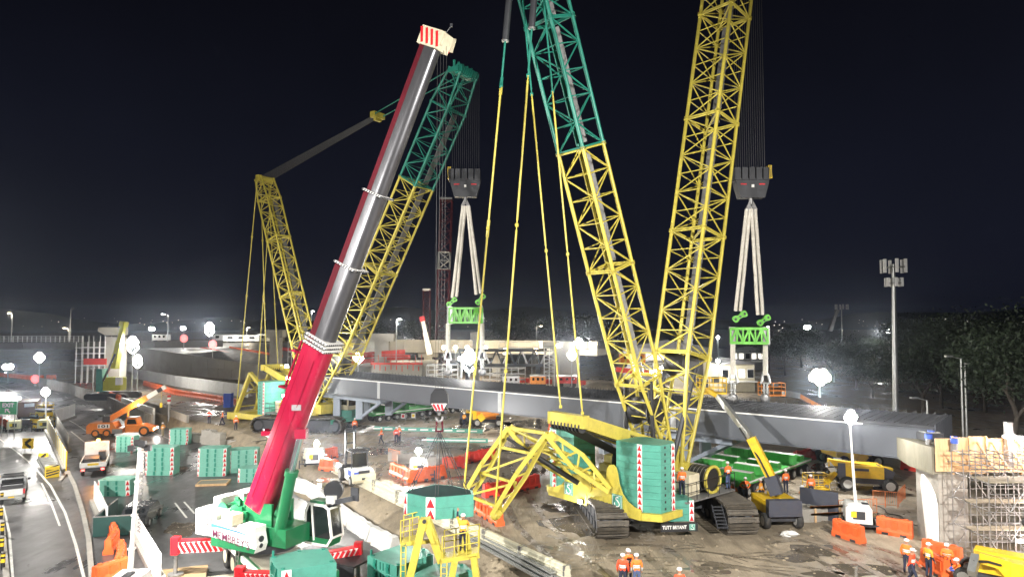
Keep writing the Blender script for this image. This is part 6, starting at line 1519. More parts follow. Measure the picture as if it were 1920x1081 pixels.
def far_tele(label, u0, v0, u1, v1, Y, w, m, base=True, m2=None):
    a, b = P(u0, v0, Y), P(u1, v1, Y); t = thing('mobile_crane', label, 'mobile crane', (a.x, Y, 0), 0, 'distant mobile cranes'); d = b - a
    for k in range(3):
        mb = MB(); ww = w * (1 - 0.16 * k); mb.bar(a + d * (k / 3 - (0.03 if k else 0)), a + d * ((k + 1) / 3), ww, ww * 1.2, up=(0, -1, 0.3)); mb.build('boom_section', m, t)
    mb = MB(); mb.bar(b, b + d.normalized() * w * 0.9, w * 0.9, w * 1.3, up=(0, -1, 0.3)); mb.build('boom_head', m2 or m, t)
    zc = a.z
    if base:
        mb = MB(); mb.box((a.x + w * 0.2, Y, zc * 0.5), (w * 3.0, w * 1.8, zc * 0.42)); mb.build('turntable', m, t); mb = MB(); mb.box((a.x - w * 1.9, Y - 0.2, zc * 0.62), (w * 1.0, w * 1.8, zc * 0.75)); mb.build('counterweight', M['teal'] if base == 2 else m, t)
        mb = MB(); mb.box((a.x + w * 1.5, Y - w, zc * 0.6), (w * 0.9, w * 0.7, w * 1.3)); mb.build('cab', M['hwhite'], t)
        mb = MB(); mb.bar((a.x - w * 1.2, Y - w, zc * 0.6), a + d * 0.35 + V((0, -w * 0.6, 0)), w * 0.3); mb.build('lift_cylinder', M['chrome'], t)
        for s in (-1, 1):
            mb = MB(); mb.prism([(-w * 3.6, 0.25), (-w * 3.2, 0), (w * 3.2, 0), (w * 3.6, 0.25), (w * 3.6, 0.8), (w * 3.2, 1.1), (-w * 3.2, 1.1), (-w * 3.6, 0.8)], s * 2.0 - 0.4, s * 2.0 + 0.4, Matrix.Translation((a.x, Y, 0))); mb.build('crawler_track', M['dark'], t)
    return t
far_tele('acid yellow crawler crane with a raised thick boom before the hammerhead pier', 214, 690, 231, 612, 118, 1.0, M['acid'], 2)
far_tele('small white telescopic boom leaning beside the dark red lattice tower', 806, 664, 793, 602, 165, 1.3, M['white'], False, M['hred'])
far_tele('faint pale boom standing on the hill beside the small phone mast', 1556, 620, 1568, 586, 300, 1.6, M['steel'], False)

# ------------------------------------------------------------------ counterweight slabs stored in stacks
def slab_proto():
    t = thing('counterweight_slab', '', 'counterweight'); mb = MB(); a, b, ch = 1.32, 0.95, 0.3
    mb.prism([(-a + ch, -b), (a - ch, -b), (a, -b + ch), (a, b - ch), (a - ch, b), (-a + ch, b), (-a, b - ch), (-a, -b + ch)], 0.0, 0.43); mb.build('slab', M['tealp'], t)
    for s in (-1, 1):
        p, q = V((s * a, -b + ch, 0)), V((s * (a - ch), -b, 0)); p, q = (q, p) if s > 0 else (p, q)
        c = (p + q) / 2; hazard_column(t, c, (q - p), 0.32, 0.01, 0.42, 1)
    mb = MB()
    for x in (-0.35, 0.35): mb.box((x, -b - 0.008, 0.22), (0.16, 0.03, 0.34)); mb.lathe([(0.09, -0.02), (0.09, 0.02)], (x, -b - 0.02, 0.22), (0, 1, 0), 10)
    mb.build('lifting_lug', M['tealtop'], t)
    mb = MB()
    for x in (-0.9, 0.9):
        for y in (-0.5, 0.5): mb.lathe([(0.1, 0.43), (0.1, 0.445)], (x, y, 0), (0, 0, 1), 10)
    mb.build('top_stud', M['tealtop'], t)
    return Proto(t)
SLP = slab_proto(); ORDB = ['bottom', 'second lowest', 'third lowest', 'fourth lowest', 'fifth lowest', 'top']
rng = random.Random(9)
for (u, v, n, rz, desc, sc_) in ((230, 848, 5, -0.06, 'stack just below the orange crane', 0.80), (331, 834, 5, 0.12, 'stack behind the orange crane cab, by the orange clad worker', 0.84), (296, 891, 6, 0.05, 'stack beside the telescopic mast head', 1.0),
                               (394, 893, 6, 0.10, 'stack before the concrete blocks', 1.0), (451, 886, 5, 0.18, 'stack nearest the red boom', 1.0), (466, 904, 3, 0.15, 'short stack touching the red boom', 0.95), (210, 930, 3, 0.05, 'low stack behind the short hoarding', 1.0)):
    b = G(u, v, ZR); b.y += 0.9
    for k in range(n):
        nm = 'top' if k == n - 1 else ORDB[k]
        o = SLP.put((b.x + rng.uniform(-0.03, 0.03), b.y + rng.uniform(-0.03, 0.03), ZR + 0.02 + k * 0.436 * sc_), rz + rng.uniform(-0.02, 0.02), '{} teal slab of the {}'.format(nm, desc), 'stacked teal counterweight slabs'); o.scale = (sc_ * (0.9 if n == 3 and u > 400 else 1), sc_, sc_)
mb_ = G(394, 906, ZR); tb = thing('timber_tray', 'orange edged timber tray on the ground before a teal slab stack', 'tray', (mb_.x, mb_.y, ZR), R(5)); mb = MB(Matrix.Translation((mb_.x + 0.3, mb_.y, ZR)) @ Matrix.Rotation(R(10), 4, 'Z'))
mb.box((0, 0, 0.12), (2.5, 1.7, 0.06)); mb.build('tray_plate', M['matst'], tb); k = MB(Matrix.Translation((mb_.x + 0.3, mb_.y, ZR)) @ Matrix.Rotation(R(10), 4, 'Z'))
for y in (-0.87, 0.87): k.box((0, y, 0.09), (2.6, 0.1, 0.18))
for x in (-1.27, 1.27): k.box((x, 0, 0.09), (0.1, 1.6, 0.18))
k.build('edge_timber', M['wood'], tb)
# big stacks close by
def big_stack(label, poly_px, ztop, zbot, n, ys, hz=None, lugs=True):
    poly = [P(u, v, 1) for u, v in poly_px]; pts = []
    for u, v in poly_px:
        q = G(u, v, ztop); pts.append((q.x, q.y))
    c = V((sum(p[0] for p in pts) / len(pts), sum(p[1] for p in pts) / len(pts), zbot))
    # a plain rectangular slab with toothed ends
    for k in range(n):
        z0 = zbot + (ztop - zbot) * k / n; z1 = zbot + (ztop - zbot) * (k + 1) / n - 0.012
        t = thing('counterweight_slab', label.format('top' if k == n - 1 else ORDB[k]), 'counterweight', (c.x, c.y, z0), 0, 'big teal slabs near the camera'); mb = MB(); mb.prism(pts, z0, z1); mb.build('slab', M['teal'], t)
        a, b = V((pts[0][0], pts[0][1], 0)), V((pts[1][0], pts[1][1], 0)); d = (b - a).normalized(); nn = V((d.y, -d.x, 0)); lg = MB()
        for f_ in (0.28, 0.72): q = a + (b - a) * f_; lg.bar(V((q.x, q.y, z0 + 0.05)) + nn * 0.03, V((q.x, q.y, z1 - 0.05)) + nn * 0.03, 0.22, 0.07, up=tuple(nn)); lg.tube(V((q.x, q.y, (z0 + z1) / 2)) + nn * 0.02, V((q.x, q.y, (z0 + z1) / 2)) + nn * 0.10, 0.11, n=10)
        for f_ in (0.45, 0.55): q = a + (b - a) * f_; lg.bar(V((q.x, q.y, z0 + 0.08)) + nn * 0.015, V((q.x, q.y, z1 - 0.08)) + nn * 0.015, 0.05, 0.04, up=tuple(nn))
        lg.build('lifting_lug', M['tealtop'], t)
        if k == n - 1:
            st = MB(); 
            for i in range(len(pts)): 
                q = V((pts[i][0], pts[i][1], 0)) * 0.85 + V((c.x, c.y, 0)) * 0.15; st.tube(V((q.x, q.y, z1)), V((q.x, q.y, z1 + 0.05)), 0.09, n=10)
            q = V((pts[0][0], pts[0][1], 0)) * 0.9 + V((c.x, c.y, 0)) * 0.1; st.tube(V((q.x, q.y, z1)), V((q.x, q.y, z1 + 0.3)), 0.06, n=8); st.build('top_stud', M['tealtop'], t)
        if hz: 
            a, b = V((pts[hz[0]][0], pts[hz[0]][1], 0)), V((pts[hz[1]][0], pts[hz[1]][1], 0)); hazard_column(t, a + (b - a) * 0.12, b - a, 0.42, z0 + 0.01, z1 - 0.01, 1)
big_stack('{} teal slab of the big stack before the red crane carrier', [(506, 1043), (524, 1069), (631, 1053), (613, 1026), (560, 1030)], 2.2, -1.48, 6, 0, (1, 2))
big_stack('{} teal slab of the big stack beside the yellow ladder frame', [(689, 1040), (744, 1060), (812, 1038), (800, 1027), (756, 1018)], 1.2, -1.48, 5, 0, (2, 3))
big_stack('{} dark teal slab of the low stack under the yellow landing', [(768, 1078), (800, 1092), (886, 1068), (872, 1056), (822, 1052)], 1.0, -1.48, 4, 0)
# concrete blocks
cbk = [(392, 832, 2), (408, 838, 2), (376, 828, 1), (363, 824, 1), (440, 838, 1)]
bp_ = thing('concrete_block', '', 'concrete block'); mb = MB(); mb.box((0, 0, 0.42), (1.7, 0.85, 0.84)); mb.build('block', M['concrete'], bp_)
mb = MB()
for x in (-0.42, 0.42):
    for y in (-0.2, 0.2): mb.tube((x, y, 0.83), (x, y, 0.90), 0.16, n=10)
mb.build('top_stud', M['concrete'], bp_); CBP = Proto(bp_); k_ = 0
for u, v, n in cbk:
    b = G(u, v, ZR)
    for j in range(n): CBP.put((b.x, b.y, ZR + j * 0.85), R(-25), ORD[k_] + ' grey studded concrete block in the heap behind the teal stacks, from the road side', 'concrete blocks behind the teal stacks'); k_ += 1
for j, (u, v) in enumerate(((1485, 965), (1510, 975), (1530, 972))):
    b = G(u, v, 0); CBP.put((b.x, b.y, 0), R(10), 'grey concrete block beside the yellow boom lift, ' + ['closest to its wheel', 'with a white sheet near it', 'against the black board'][j], 'concrete blocks by the boom lift')
for j, (u, v, z) in enumerate(((745, 862, 0), (762, 866, 0), (812, 872, 0), (830, 868, 0), (795, 864, 0))):
    b = G(u, v, z); CBP.put((b.x, b.y, 0), R(5 + 9 * j), ORD[j] + ' grey concrete block behind the orange barrier square, counting from the forklift side', 'concrete blocks behind the barrier square')

# ------------------------------------------------------------------ barrier rows
unit_row(WB, [(600, 880), (634, 884)], 0, 2.05, '{} orange water barrier beside the forklift, nearest row', 'orange barriers by the forklift')
unit_row(WB, [(598, 862), (632, 856)], 0, 2.05, '{} orange water barrier behind the low light tower, back row', 'orange barriers by the forklift')
unit_row(WB, [(736, 888), (770, 903), (832, 893)], 0, 2.05, '{} orange water barrier of the square round the low light tower, front', 'orange barriers of the square')
unit_row(WR, [(832, 878), (868, 876)], 0, 2.05, '{} red barrier behind the hanging slab chains', 'red barriers beside the square')
unit_row(WR, [(876, 868), (925, 858)], 0, 2.05, '{} red barrier between the square and the pull frame', 'red barriers before the pull frame')
unit_row(WR, [(905, 932), (950, 925), (1006, 912)], 0, 2.05, '{} red barrier seen through the yellow pull frame, from the open end', 'red barriers behind the pull frame')
unit_row(WB, [(897, 960), (938, 985)], 0, 2.05, '{} orange barrier under the foot of the yellow pull frame', 'orange barriers under the pull frame')
unit_row(WB, [(1562, 1000), (1622, 1020)], 0, 2.05, '{} orange barrier in front of the white generator', 'orange barriers by the white generator')
unit_row(WB, [(1636, 995), (1722, 1010)], 0, 2.05, '{} orange barrier between the white generator and the pier', 'orange barriers by the white generator')
unit_row(WB, [(1734, 1062), (1775, 1085)], 0, 2.05, '{} orange barrier among the crew below the scaffold', 'orange barriers below the scaffold')
unit_row(WB, [(1752, 1048), (1782, 1056)], 0, 2.05, '{} orange barrier behind the crew below the scaffold', 'orange barriers below the scaffold')
unit_row(WB, [(270, 722), (330, 740), (408, 752), (460, 762)], 0, 2.05, '{} orange barrier along the long white hoarding, from the yellow mobile crane', 'orange barriers along the far hoarding', maxn=24)
unit_row(WB, [(185, 737), (225, 752)], 0, 2.05, '{} orange barrier beside the thin lamp pole', 'orange barriers at the pad corner')
unit_row(WB, [(0, 706), (60, 712), (108, 710)], 0, 2.05, '{} orange barrier at the far roadside, from the picture edge', 'orange barriers at the far roadside', maxn=12)
unit_row(WB, [(-4, 793), (24, 806)], ZR, 2.05, '{} orange barrier under the exit sign', 'orange barriers under the exit sign')
unit_row(WB, [(206, 1040), (216, 1004)], ZR, 2.05, '{} orange barrier standing beside the short hoarding', 'orange barriers by the kerb', 0.2)
unit_row(WB, [(222, 1078), (229, 1040)], ZR, 2.05, '{} orange barrier beside the generator of the tall mast', 'orange barriers by the kerb', 0.1)
unit_row(WB, [(186, 1092), (226, 1078)], ZR, 2.0, '{} orange barrier lying before the generator of the tall mast', 'orange barriers by the kerb')
unit_row(WR, [(948, 715), (1040, 720), (1100, 722)], 0, 2.05, '{} red barrier in the lit row behind the span, from the pendant side', 'red barriers behind the span', maxn=14)
unit_row(CB, [(1020, 812), (1085, 820)], 0, 3.0, '{} concrete barrier under the span behind the gantry head', 'concrete barriers under the span')
unit_row(WB, [(1032, 806), (1068, 814)], 0.9, 2.05, '{} orange barrier on the wall behind the gantry ropes', 'orange barriers under the span')
unit_row(WR, [(1492, 866), (1532, 858)], 0, 2.05, '{} red barrier behind the green transporter wheels', 'red barriers behind the transporter')
unit_row(WR, [(1700, 880), (1726, 884)], 0, 2.05, '{} red barrier glimpsed under the pier crosshead', 'red barriers under the crosshead')
unit_row(WR, [(1520, 852), (1560, 846)], 0, 2.05, '{} red barrier in the shade under the span end', 'red barriers under the span end')
# crowd control fences
def ped_fence(label, px, z, m, n_, group='crowd control fences'):
    a, b = G(*px[0], z), G(*px[1], z); t = thing('barrier_fence', label, 'fence', a, 0, group); d = (b - a) / n_
    for i in range(n_):
        p, q = a + d * (i + 0.02), a + d * (i + 0.97); mb = MB(); h = V((0, 0, 1.1)); l_ = V((0, 0, 0.18))
        mb.path([p, p + h, q + h, q], 0.025, 6); mb.tube(p + l_, q + l_, 0.02, n=5); pn = mb.build('panel_frame', m, t); mb = MB(); k = max(6, int(d.length / 0.16))
        for j in range(1, k): c = p + (q - p) * (j / k); mb.tube(c + l_, c + h, 0.011, n=4, cap=False)
        mb.build('bars', m, pn)
of_ = mat('fence_orange', (0.62, 0.19, 0.06), 0.5); gf_ = M['galv']
ped_fence('orange crowd control fence round the back of the yellow lift', ((1637, 948), (1684, 952)), 0, of_, 2); ped_fence('short orange crowd fence turning away beside the yellow lift', ((1685, 950), (1698, 935)), 0, of_, 1)
ped_fence('orange crowd fence before the pale light tower', ((832, 884), (870, 874)), 0, of_, 2); ped_fence('orange crowd fence behind the barrier square', ((728, 862), (750, 868)), 0, of_, 1)
ped_fence('grey crowd fence with small signs beside the hook block', ((742, 790), (797, 785)), 0, gf_, 3); ped_fence('orange crowd fence beside the generator near the scaffold', ((1573, 968), (1645, 965)), 0, of_, 3)
ped_fence('red crowd fence beside the yellow mobile crane', ((140, 727), (172, 729)), 0, M['redpl'], 3)
for u, v, lb in ((756, 782, 'small red and white sign on the grey crowd fence'), (775, 781, 'small yellow sign on the grey crowd fence')):
    q = G(u, v + 8, 0); t = thing('fence_sign', lb, 'sign', q); mb = MB(); mb.box(q + V((0, -0.06, 0.75)), (0.5, 0.02, 0.6)); mb.build('board', M['hwhite'], t); mb = MB(); mb.box(q + V((0, -0.08, 0.75)), (0.32, 0.02, 0.35)); mb.build('mark', M['hred'] if u < 760 else M['hyel'], t)
# teal banner tapes on the ground by the crane
for (a, b, lb) in (((702, 806), (905, 812), 'long teal banner strip lying across the pad behind the hook'), ((800, 828), (915, 830), 'shorter teal banner strip lying behind the barrier square')):
    p, q = G(*a), G(*b); t = thing('banner_strip', lb, 'banner', p); mb = MB(); mb.bar(p + V((0, 0, 0.25)), q + V((0, 0, 0.25)), 0.05, 0.45); mb.build('banner', M['teal'], t); mb = MB()
    n = 9
    for k in range(n): c = p + (q - p) * ((k + 0.5) / n); mb.bar(c + V((-0.9, -0.032, 0.25)), c + V((0.9, -0.032, 0.25)), 0.01, 0.14)
    mb.build('pale_print', M['hwhite'], t)

# ------------------------------------------------------------------ signs of the road
ex = P(16, 775, 88); t = thing('exit_sign', 'green EXIT sign with a white arrow beside the closed lane', 'road sign', (ex.x, 88, ZR))
c = P(16, 764, 88); mb = MB(); mb.box(c, (2.3, 0.08, 1.75)); bd_ = mb.build('board', M['sgreen'], t); mb = MB()
for x0, x1, z0, z1 in ((-1.12, 1.12, 0.82, 0.87), (-1.12, 1.12, -0.87, -0.82), (-1.15, -1.09, -0.86, 0.86), (1.09, 1.15, -0.86, 0.86)): mb.box(c + V(((x0 + x1) / 2, -0.05, (z0 + z1) / 2)), (x1 - x0, 0.02, z1 - z0))
mb.build('border', M['hwhite'], bd_); lettering('EXIT', c + V((-0.75, -0.06, 0.1)), (1, 0, 0), (0, 0, 1), 1.5, 0.5, M['hwhite'], bd_, 0.03)
mb = MB(); mb.bar(c + V((0.25, -0.06, -0.62)), c + V((-0.15, -0.06, -0.22)), 0.14, 0.02, up=(0, 1, 0)); mb.box(c + V((-0.16, -0.06, -0.17)), (0.5, 0.02, 0.13)); mb.box(c + V((-0.34, -0.06, -0.35)), (0.13, 0.02, 0.46)); mb.build('arrow', M['hwhite'], bd_)
for x in (-0.8, 0, 0.8): mb = MB(); mb.tube(c + V((x, 0.06, -0.8)), V((c.x + x, 88.06, ZR)), 0.05, n=6); mb.build('post', M['galv'], t)
def chevron(label, u, v, sz, Y=None):
    q = G(u, v, ZR); t = thing('chevron_sign', label, 'road sign', q, 0, 'gore area chevron signs'); c = q + V((0, 0, sz * 0.5 + 0.35)); mb = MB(); mb.box(c, (sz * 1.1, 0.06, sz)); b_ = mb.build('board', M['hyel'], t); mb = MB()
    for s in (-1, 1): mb.bar(c + V((sz * 0.3, -0.035, s * sz * 0.42)), c + V((-sz * 0.25, -0.035, 0)), 0.26 * sz, 0.012, up=(0, 1, 0))
    mb.build('arrow', M['black'], b_); mb = MB()
    for x in (-0.3, 0.3): mb.tube(q + V((x * sz, 0.05, 0)), c + V((x * sz, 0.05, 0)), 0.04, n=6)
    mb.build('post', M['galv'], t)
chevron('yellow chevron sign at the kerb nose beside the lane', 52, 846, 1.15); chevron('yellow chevron board on the crash cushion, higher one', 81, 872, 0.9)
cc = thing('crash_cushion', 'striped yellow and black crash cushion at the gore, slatted frame behind it', 'crash cushion', G(90, 890, ZR)); a, b = G(82, 868, ZR), G(97, 893, ZR)
mb = MB(); mb.bar(b + V((0, 0, 0.55)), b + (b - a).normalized() * 0.5 + V((0, 0, 0.5)), 1.1, 1.0); nz_ = mb.build('nose', M['hyel'], cc); mb = MB(); dd = (b - a).normalized(); sd = V((-dd.y, dd.x, 0))
for k in range(4): q = b + dd * 0.51 + V((0, 0, 0.2 + k * 0.24)); mb.bar(q - sd * 0.5, q + sd * 0.5 + V((0, 0, 0.2)), 0.03, 0.12)
for k in range(4): q = b + dd * 0.25 + sd * 0.56 + V((0, 0, 0.2 + k * 0.22)); mb.bar(q - dd * 0.25, q + dd * 0.25 + V((0, 0, 0.15)), 0.02, 0.10)
mb.build('stripe', M['black'], nz_)
for k in range(8): q = a + (b - a) * (k / 8); mb = MB(); mb.bar(q - sd * 0.55 + V((0, 0, 0.6)), q + sd * 0.55 + V((0, 0, 0.6)), 0.12, 0.7); mb.build('slat', M['galv'], cc)
for s in (-1, 1): mb = MB(); mb.bar(a + sd * 0.6 * s + V((0, 0, 0.5)), b + sd * 0.6 * s + V((0, 0, 0.5)), 0.05, 0.3); mb.build('side_rail', M['galv'], cc)
for i, (u, v) in enumerate(((2, 910), (3, 945), (2, 975), (4, 1005), (3, 1035), (5, 1066))):
    q = G(u, v, ZR); t = thing('lane_bollard', ORD[i] + ' yellow banded bollard along the picture edge, from the pickup', 'bollard', q, 0, 'edge bollards'); mb = MB(); mb.tube(q, q + V((0, 0, 0.95)), 0.11, n=10); b_ = mb.build('tube', M['black'], t); mb = MB(); mb.tube(q + V((0, 0, 0.4)), q + V((0, 0, 0.62)), 0.117, n=10); mb.tube(q + V((0, 0, 0.75)), q + V((0, 0, 0.88)), 0.117, n=10); mb.build('band', M['hyel'], b_)
cr_sign = (('round red sign on the far ramp', 399, 645, 140, 6), ('round red sign before the far orange barriers', 66, 710, 140, 0), ('small round red sign right of the brightest far tower', 345, 634, 150, 7))
for lb, u, v, Y, z in cr_sign:
    c = P(u, v, Y); t = thing('round_sign', lb, 'road sign', c, 0, 'round red road signs'); mb = MB(); mb.lathe([(0.85, 0), (0.85, 0.06)], c, (0, -1, 0), 18); b_ = mb.build('disc', M['signred'], t); mb = MB(); mb.lathe([(0.5, 0.06), (0.5, 0.08)], c, (0, -1, 0), 16); mb.build('centre', M['hwhite'], b_); mb = MB(); mb.tube(c, V((c.x, Y, z)), 0.06, n=6); mb.build('post', M['galv'], t)
# ------------------------------------------------------------------ wheeled machines
def wheel(parent, c, axis, r, w, rimm=None, name='wheel'):
    mb = MB(parent_frame(parent)); mb.lathe([(r * 0.66, -w / 2), (r * 0.95, -w * 0.42), (r, -w * 0.15), (r, w * 0.15), (r * 0.95, w * 0.42), (r * 0.66, w / 2)], c, axis, 18); o = mb.build(name, M['rubber'], parent)
    k = MB(parent_frame(parent)); k.lathe([(r * 0.60, -w * 0.51), (r * 0.25, -w * 0.3), (r * 0.25, w * 0.3), (r * 0.60, w * 0.51)], c, axis, 14); k.build('rim', rimm or M['rim'], o); return o
def parent_frame(p):
    while p.parent is not None: p = p.parent
    return p.matrix_basis.copy()
def veh(name, label, cat, p, head, group=None):
    """local y is forward"""
    return thing(name, label, cat, p, yaw_of(head), group)
def B(t, name, boxes, m, parent=None):
    mb = MB(parent_frame(t))
    for b in boxes: mb.box(*b)
    return mb.build(name, m, parent or t)
def PR(t, name, poly, x0, x1, m, parent=None):
    """side outline in the local y-z plane, thickness along x"""
    mb = MB(parent_frame(t)); mb.prism(poly, x0, x1, Myz); return mb.build(name, m, parent or t)
# silver pickup seen from behind
p = G(24, 930, ZR); pk = veh('pickup_truck', 'silver dual cab pickup driving away in the near lane', 'pickup truck', p, (-0.55, 0.83))
bd = PR(pk, 'body', [(-2.6, 0.45), (2.55, 0.4), (2.65, 0.75), (2.5, 1.0), (1.35, 1.1), (0.55, 1.72), (-0.9, 1.74), (-1.05, 1.12), (-2.6, 1.12)], -0.9, 0.9, mat('pickup_silver', (0.17, 0.175, 0.18), 0.3, 0.4, coat=0.3))
B(pk, 'tray_well', [((0, -1.82, 1.125), (1.5, 1.4, 0.03))], M['black']); B(pk, 'rear_window', [((0, -0.99, 1.42), (1.45, 0.16, 0.42))], M['glass'])
PR(pk, 'side_window', [(-0.75, 1.15), (1.15, 1.15), (0.5, 1.62), (-0.75, 1.64)], -0.91, -0.905, M['glass']); PR(pk, 'side_window', [(-0.75, 1.15), (1.15, 1.15), (0.5, 1.62), (-0.75, 1.64)], 0.905, 0.91, M['glass'])
B(pk, 'roof_rack', [((0, -0.2, 1.80), (1.5, 1.3, 0.04)), ((0, -0.8, 1.84), (1.4, 0.08, 0.06)), ((0, 0.4, 1.84), (1.4, 0.08, 0.06))], M['black']); B(pk, 'sports_bar', [((0, -1.15, 1.35), (1.6, 0.08, 0.08)), ((-0.75, -1.15, 1.22), (0.08, 0.08, 0.3)), ((0.75, -1.15, 1.22), (0.08, 0.08, 0.3))], M['black'])
B(pk, 'tailgate', [((0, -2.615, 0.85), (1.5, 0.03, 0.5))], M['white']); B(pk, 'bumper', [((0, -2.68, 0.5), (1.8, 0.16, 0.18))], M['galv']); B(pk, 'plate', [((0, -2.77, 0.52), (0.4, 0.012, 0.12))], M['hyel'])
for s in (-1, 1):
    B(pk, 'tail_lamp', [((s * 0.83, -2.615, 0.88), (0.14, 0.03, 0.36))], M['hred']); B(pk, 'mirror', [((s * 1.05, 0.95, 1.2), (0.22, 0.08, 0.18))], M['black'])
    for y in (-1.65, 1.65): wheel(pk, (s * 0.82, y, 0.38), (1, 0, 0), 0.38, 0.25)
# flat-bed truck with an amber beacon
p = G(179, 882, ZR); ft_ = veh('tray_truck', 'white tray truck with a glowing amber beacon and lit tail lamps', 'truck', p, (-0.46, 0.89))
B(ft_, 'chassis', [((0, 0.2, 0.65), (0.9, 6.0, 0.3))], M['dark']); B(ft_, 'cab', [((0, 2.2, 1.55), (2.0, 1.7, 1.7), 0, 0.94)], M['white']); B(ft_, 'rear_window', [((0, 1.33, 1.9), (1.5, 0.03, 0.5))], M['glass'])
B(ft_, 'tray_floor', [((0, -1.0, 0.95), (2.15, 4.4, 0.12))], M['galv']); B(ft_, 'side_board', [((-1.06, -1.0, 1.2), (0.05, 4.4, 0.4)), ((1.06, -1.0, 1.2), (0.05, 4.4, 0.4))], M['white']); B(ft_, 'tail_board', [((0, -3.2, 1.2), (2.1, 0.05, 0.4))], M['white'])
B(ft_, 'load', [((-0.3, -0.6, 1.25), (1.3, 2.4, 0.5)), ((0.5, 0.6, 1.4), (0.6, 0.8, 0.8))], M['dark']); B(ft_, 'rear_frame', [((0, -3.26, 0.72), (2.0, 0.08, 0.2))], M['dark']); B(ft_, 'hi_vis_board', [((0, -3.235, 1.22), (0.9, 0.02, 0.2))], M['hyel'])
B(ft_, 'headboard', [((0, 1.15, 1.95), (2.1, 0.06, 1.5))], M['white'])
for s in (-1, 1):
    B(ft_, 'tail_lamp', [((s * 0.8, -3.31, 0.75), (0.28, 0.03, 0.16))], M['tail'])
    for y in (-1.9, 2.2): wheel(ft_, (s * 0.9, y, 0.45), (1, 0, 0), 0.45, 0.3)
mb = MB(parent_frame(ft_)); mb.tube((0.1, 1.15, 2.7), (0.1, 1.15, 2.9), 0.14, n=10); bc = mb.build('beacon', M['amber'], ft_); lamp(ft_.matrix_basis @ V((0.1, 1.0, 3.15)), 260, (1.0, 0.36, 0.06), 0.12, bc)
# orange articulated pick and carry crane
p = G(228, 816, ZR); fr_ = veh('pick_and_carry_crane', 'orange three-axle pick and carry crane with its jib raised across the road', 'mobile crane', p, (0.985, 0.17))
PR(fr_, 'rear_body', [(-4.6, 0.55), (0.6, 0.55), (0.6, 1.3), (-0.4, 1.35), (-0.9, 2.2), (-4.2, 2.15), (-4.6, 1.7)], -1.2, 1.2, M['fran']); PR(fr_, 'front_body', [(0.9, 0.6), (4.9, 0.75), (4.9, 1.25), (3.2, 1.75), (2.6, 1.75), (1.9, 1.75), (0.9, 1.75)], -1.2, 1.2, M['fran'])
PR(fr_, 'cab', [(0.7, 1.7), (2.7, 1.7), (2.35, 2.75), (1.0, 2.8), (0.7, 2.4)], -1.0, 0.9, M['fran'])
PR(fr_, 'side_window', [(1.0, 1.85), (2.45, 1.85), (2.2, 2.6), (1.1, 2.6)], 0.905, 0.92, M['glass']); PR(fr_, 'side_window', [(1.0, 1.85), (2.45, 1.85), (2.2, 2.6), (1.1, 2.6)], -1.02, -1.005, M['glass'])
B(fr_, 'roof_guard', [((0, 1.65, 2.86), (1.9, 1.6, 0.08))], M['dark']); B(fr_, 'articulation', [((0, 0.75, 0.95), (0.8, 0.6, 0.8))], M['dark']); B(fr_, 'grey_tank', [((1.05, -0.2, 0.85), (0.5, 1.5, 0.7))], M['steel'])
for y, r in ((-3.3, 0.6), (-1.7, 0.6), (3.6, 0.78)):
    for s in (-1, 1): wheel(fr_, (s * 1.05, y, r), (1, 0, 0), r, 0.5, M['fran'])
ba_, bb_ = fr_.matrix_basis @ V((0, -1.9, 2.5)), P(327, 706, p.y + 1.0); d = bb_ - ba_
for k, (a, b, w, m) in enumerate(((0, 0.68, 0.72, M['fran']), (0.66, 0.86, 0.58, M['hwhite']), (0.85, 0.95, 0.5, M['dark']), (0.945, 1.0, 0.55, M['hwhite']))):
    mb = MB(); mb.bar(ba_ + d * a, ba_ + d * b, w, w * 1.15); mb.build('boom_section', m, fr_)
mb = MB(); mb.box(fr_.matrix_basis @ V((0, -2.1, 2.5)), (1.0, 1.0, 1.2), fr_.rotation_euler.z); mb.build('boom_pivot', M['dark'], fr_)
mb = MB(); mb.tube(fr_.matrix_basis @ V((0.35, 0.8, 1.5)), ba_ + d * 0.34, 0.13, n=8); mb.tube(fr_.matrix_basis @ V((-0.35, 0.8, 1.5)), ba_ + d * 0.34, 0.13, n=8); mb.build('lift_cylinder', M['fran'], fr_)
B(fr_, 'number_panel', [((1.205, -2.15, 1.68), (0.02, 1.7, 0.6))], M['hwhite']); lettering('101', fr_.matrix_basis @ V((1.22, -2.9, 1.45)), fr_.matrix_basis.to_3x3() @ V((0, 1, 0)), (0, 0, 1), 1.4, 0.45, M['black'], fr_, 0.03)
mb = MB(); q = ba_ + d * 0.93; mb.tube(q, q - V((0, 0, 2.2)), 0.02, n=4); mb.box(q - V((0, 0, 2.5)), (0.3, 0.25, 0.7)); mb.build('hook', M['hyel'], fr_)
for s in (-0.8, 0.8): B(fr_, 'head_lamp', [((s, 4.92, 1.05), (0.25, 0.04, 0.2))], M['lens'])
lamp(fr_.matrix_basis @ V((0.8, 5.4, 1.0)), 120, radius=0.1, parent=fr_); mb = MB(); q = ba_ + d * 0.56 - V((0, 0.5, 0.5)); mb.box(q, (0.3, 0.15, 0.2)); wl = mb.build('jib_lamp', M['lenswarm'], fr_); lamp(q - V((0, 0.5, 0.3)), 350, (1.0, 0.75, 0.45), 0.1, wl)
fr_.scale = (0.83, 0.83, 0.83)
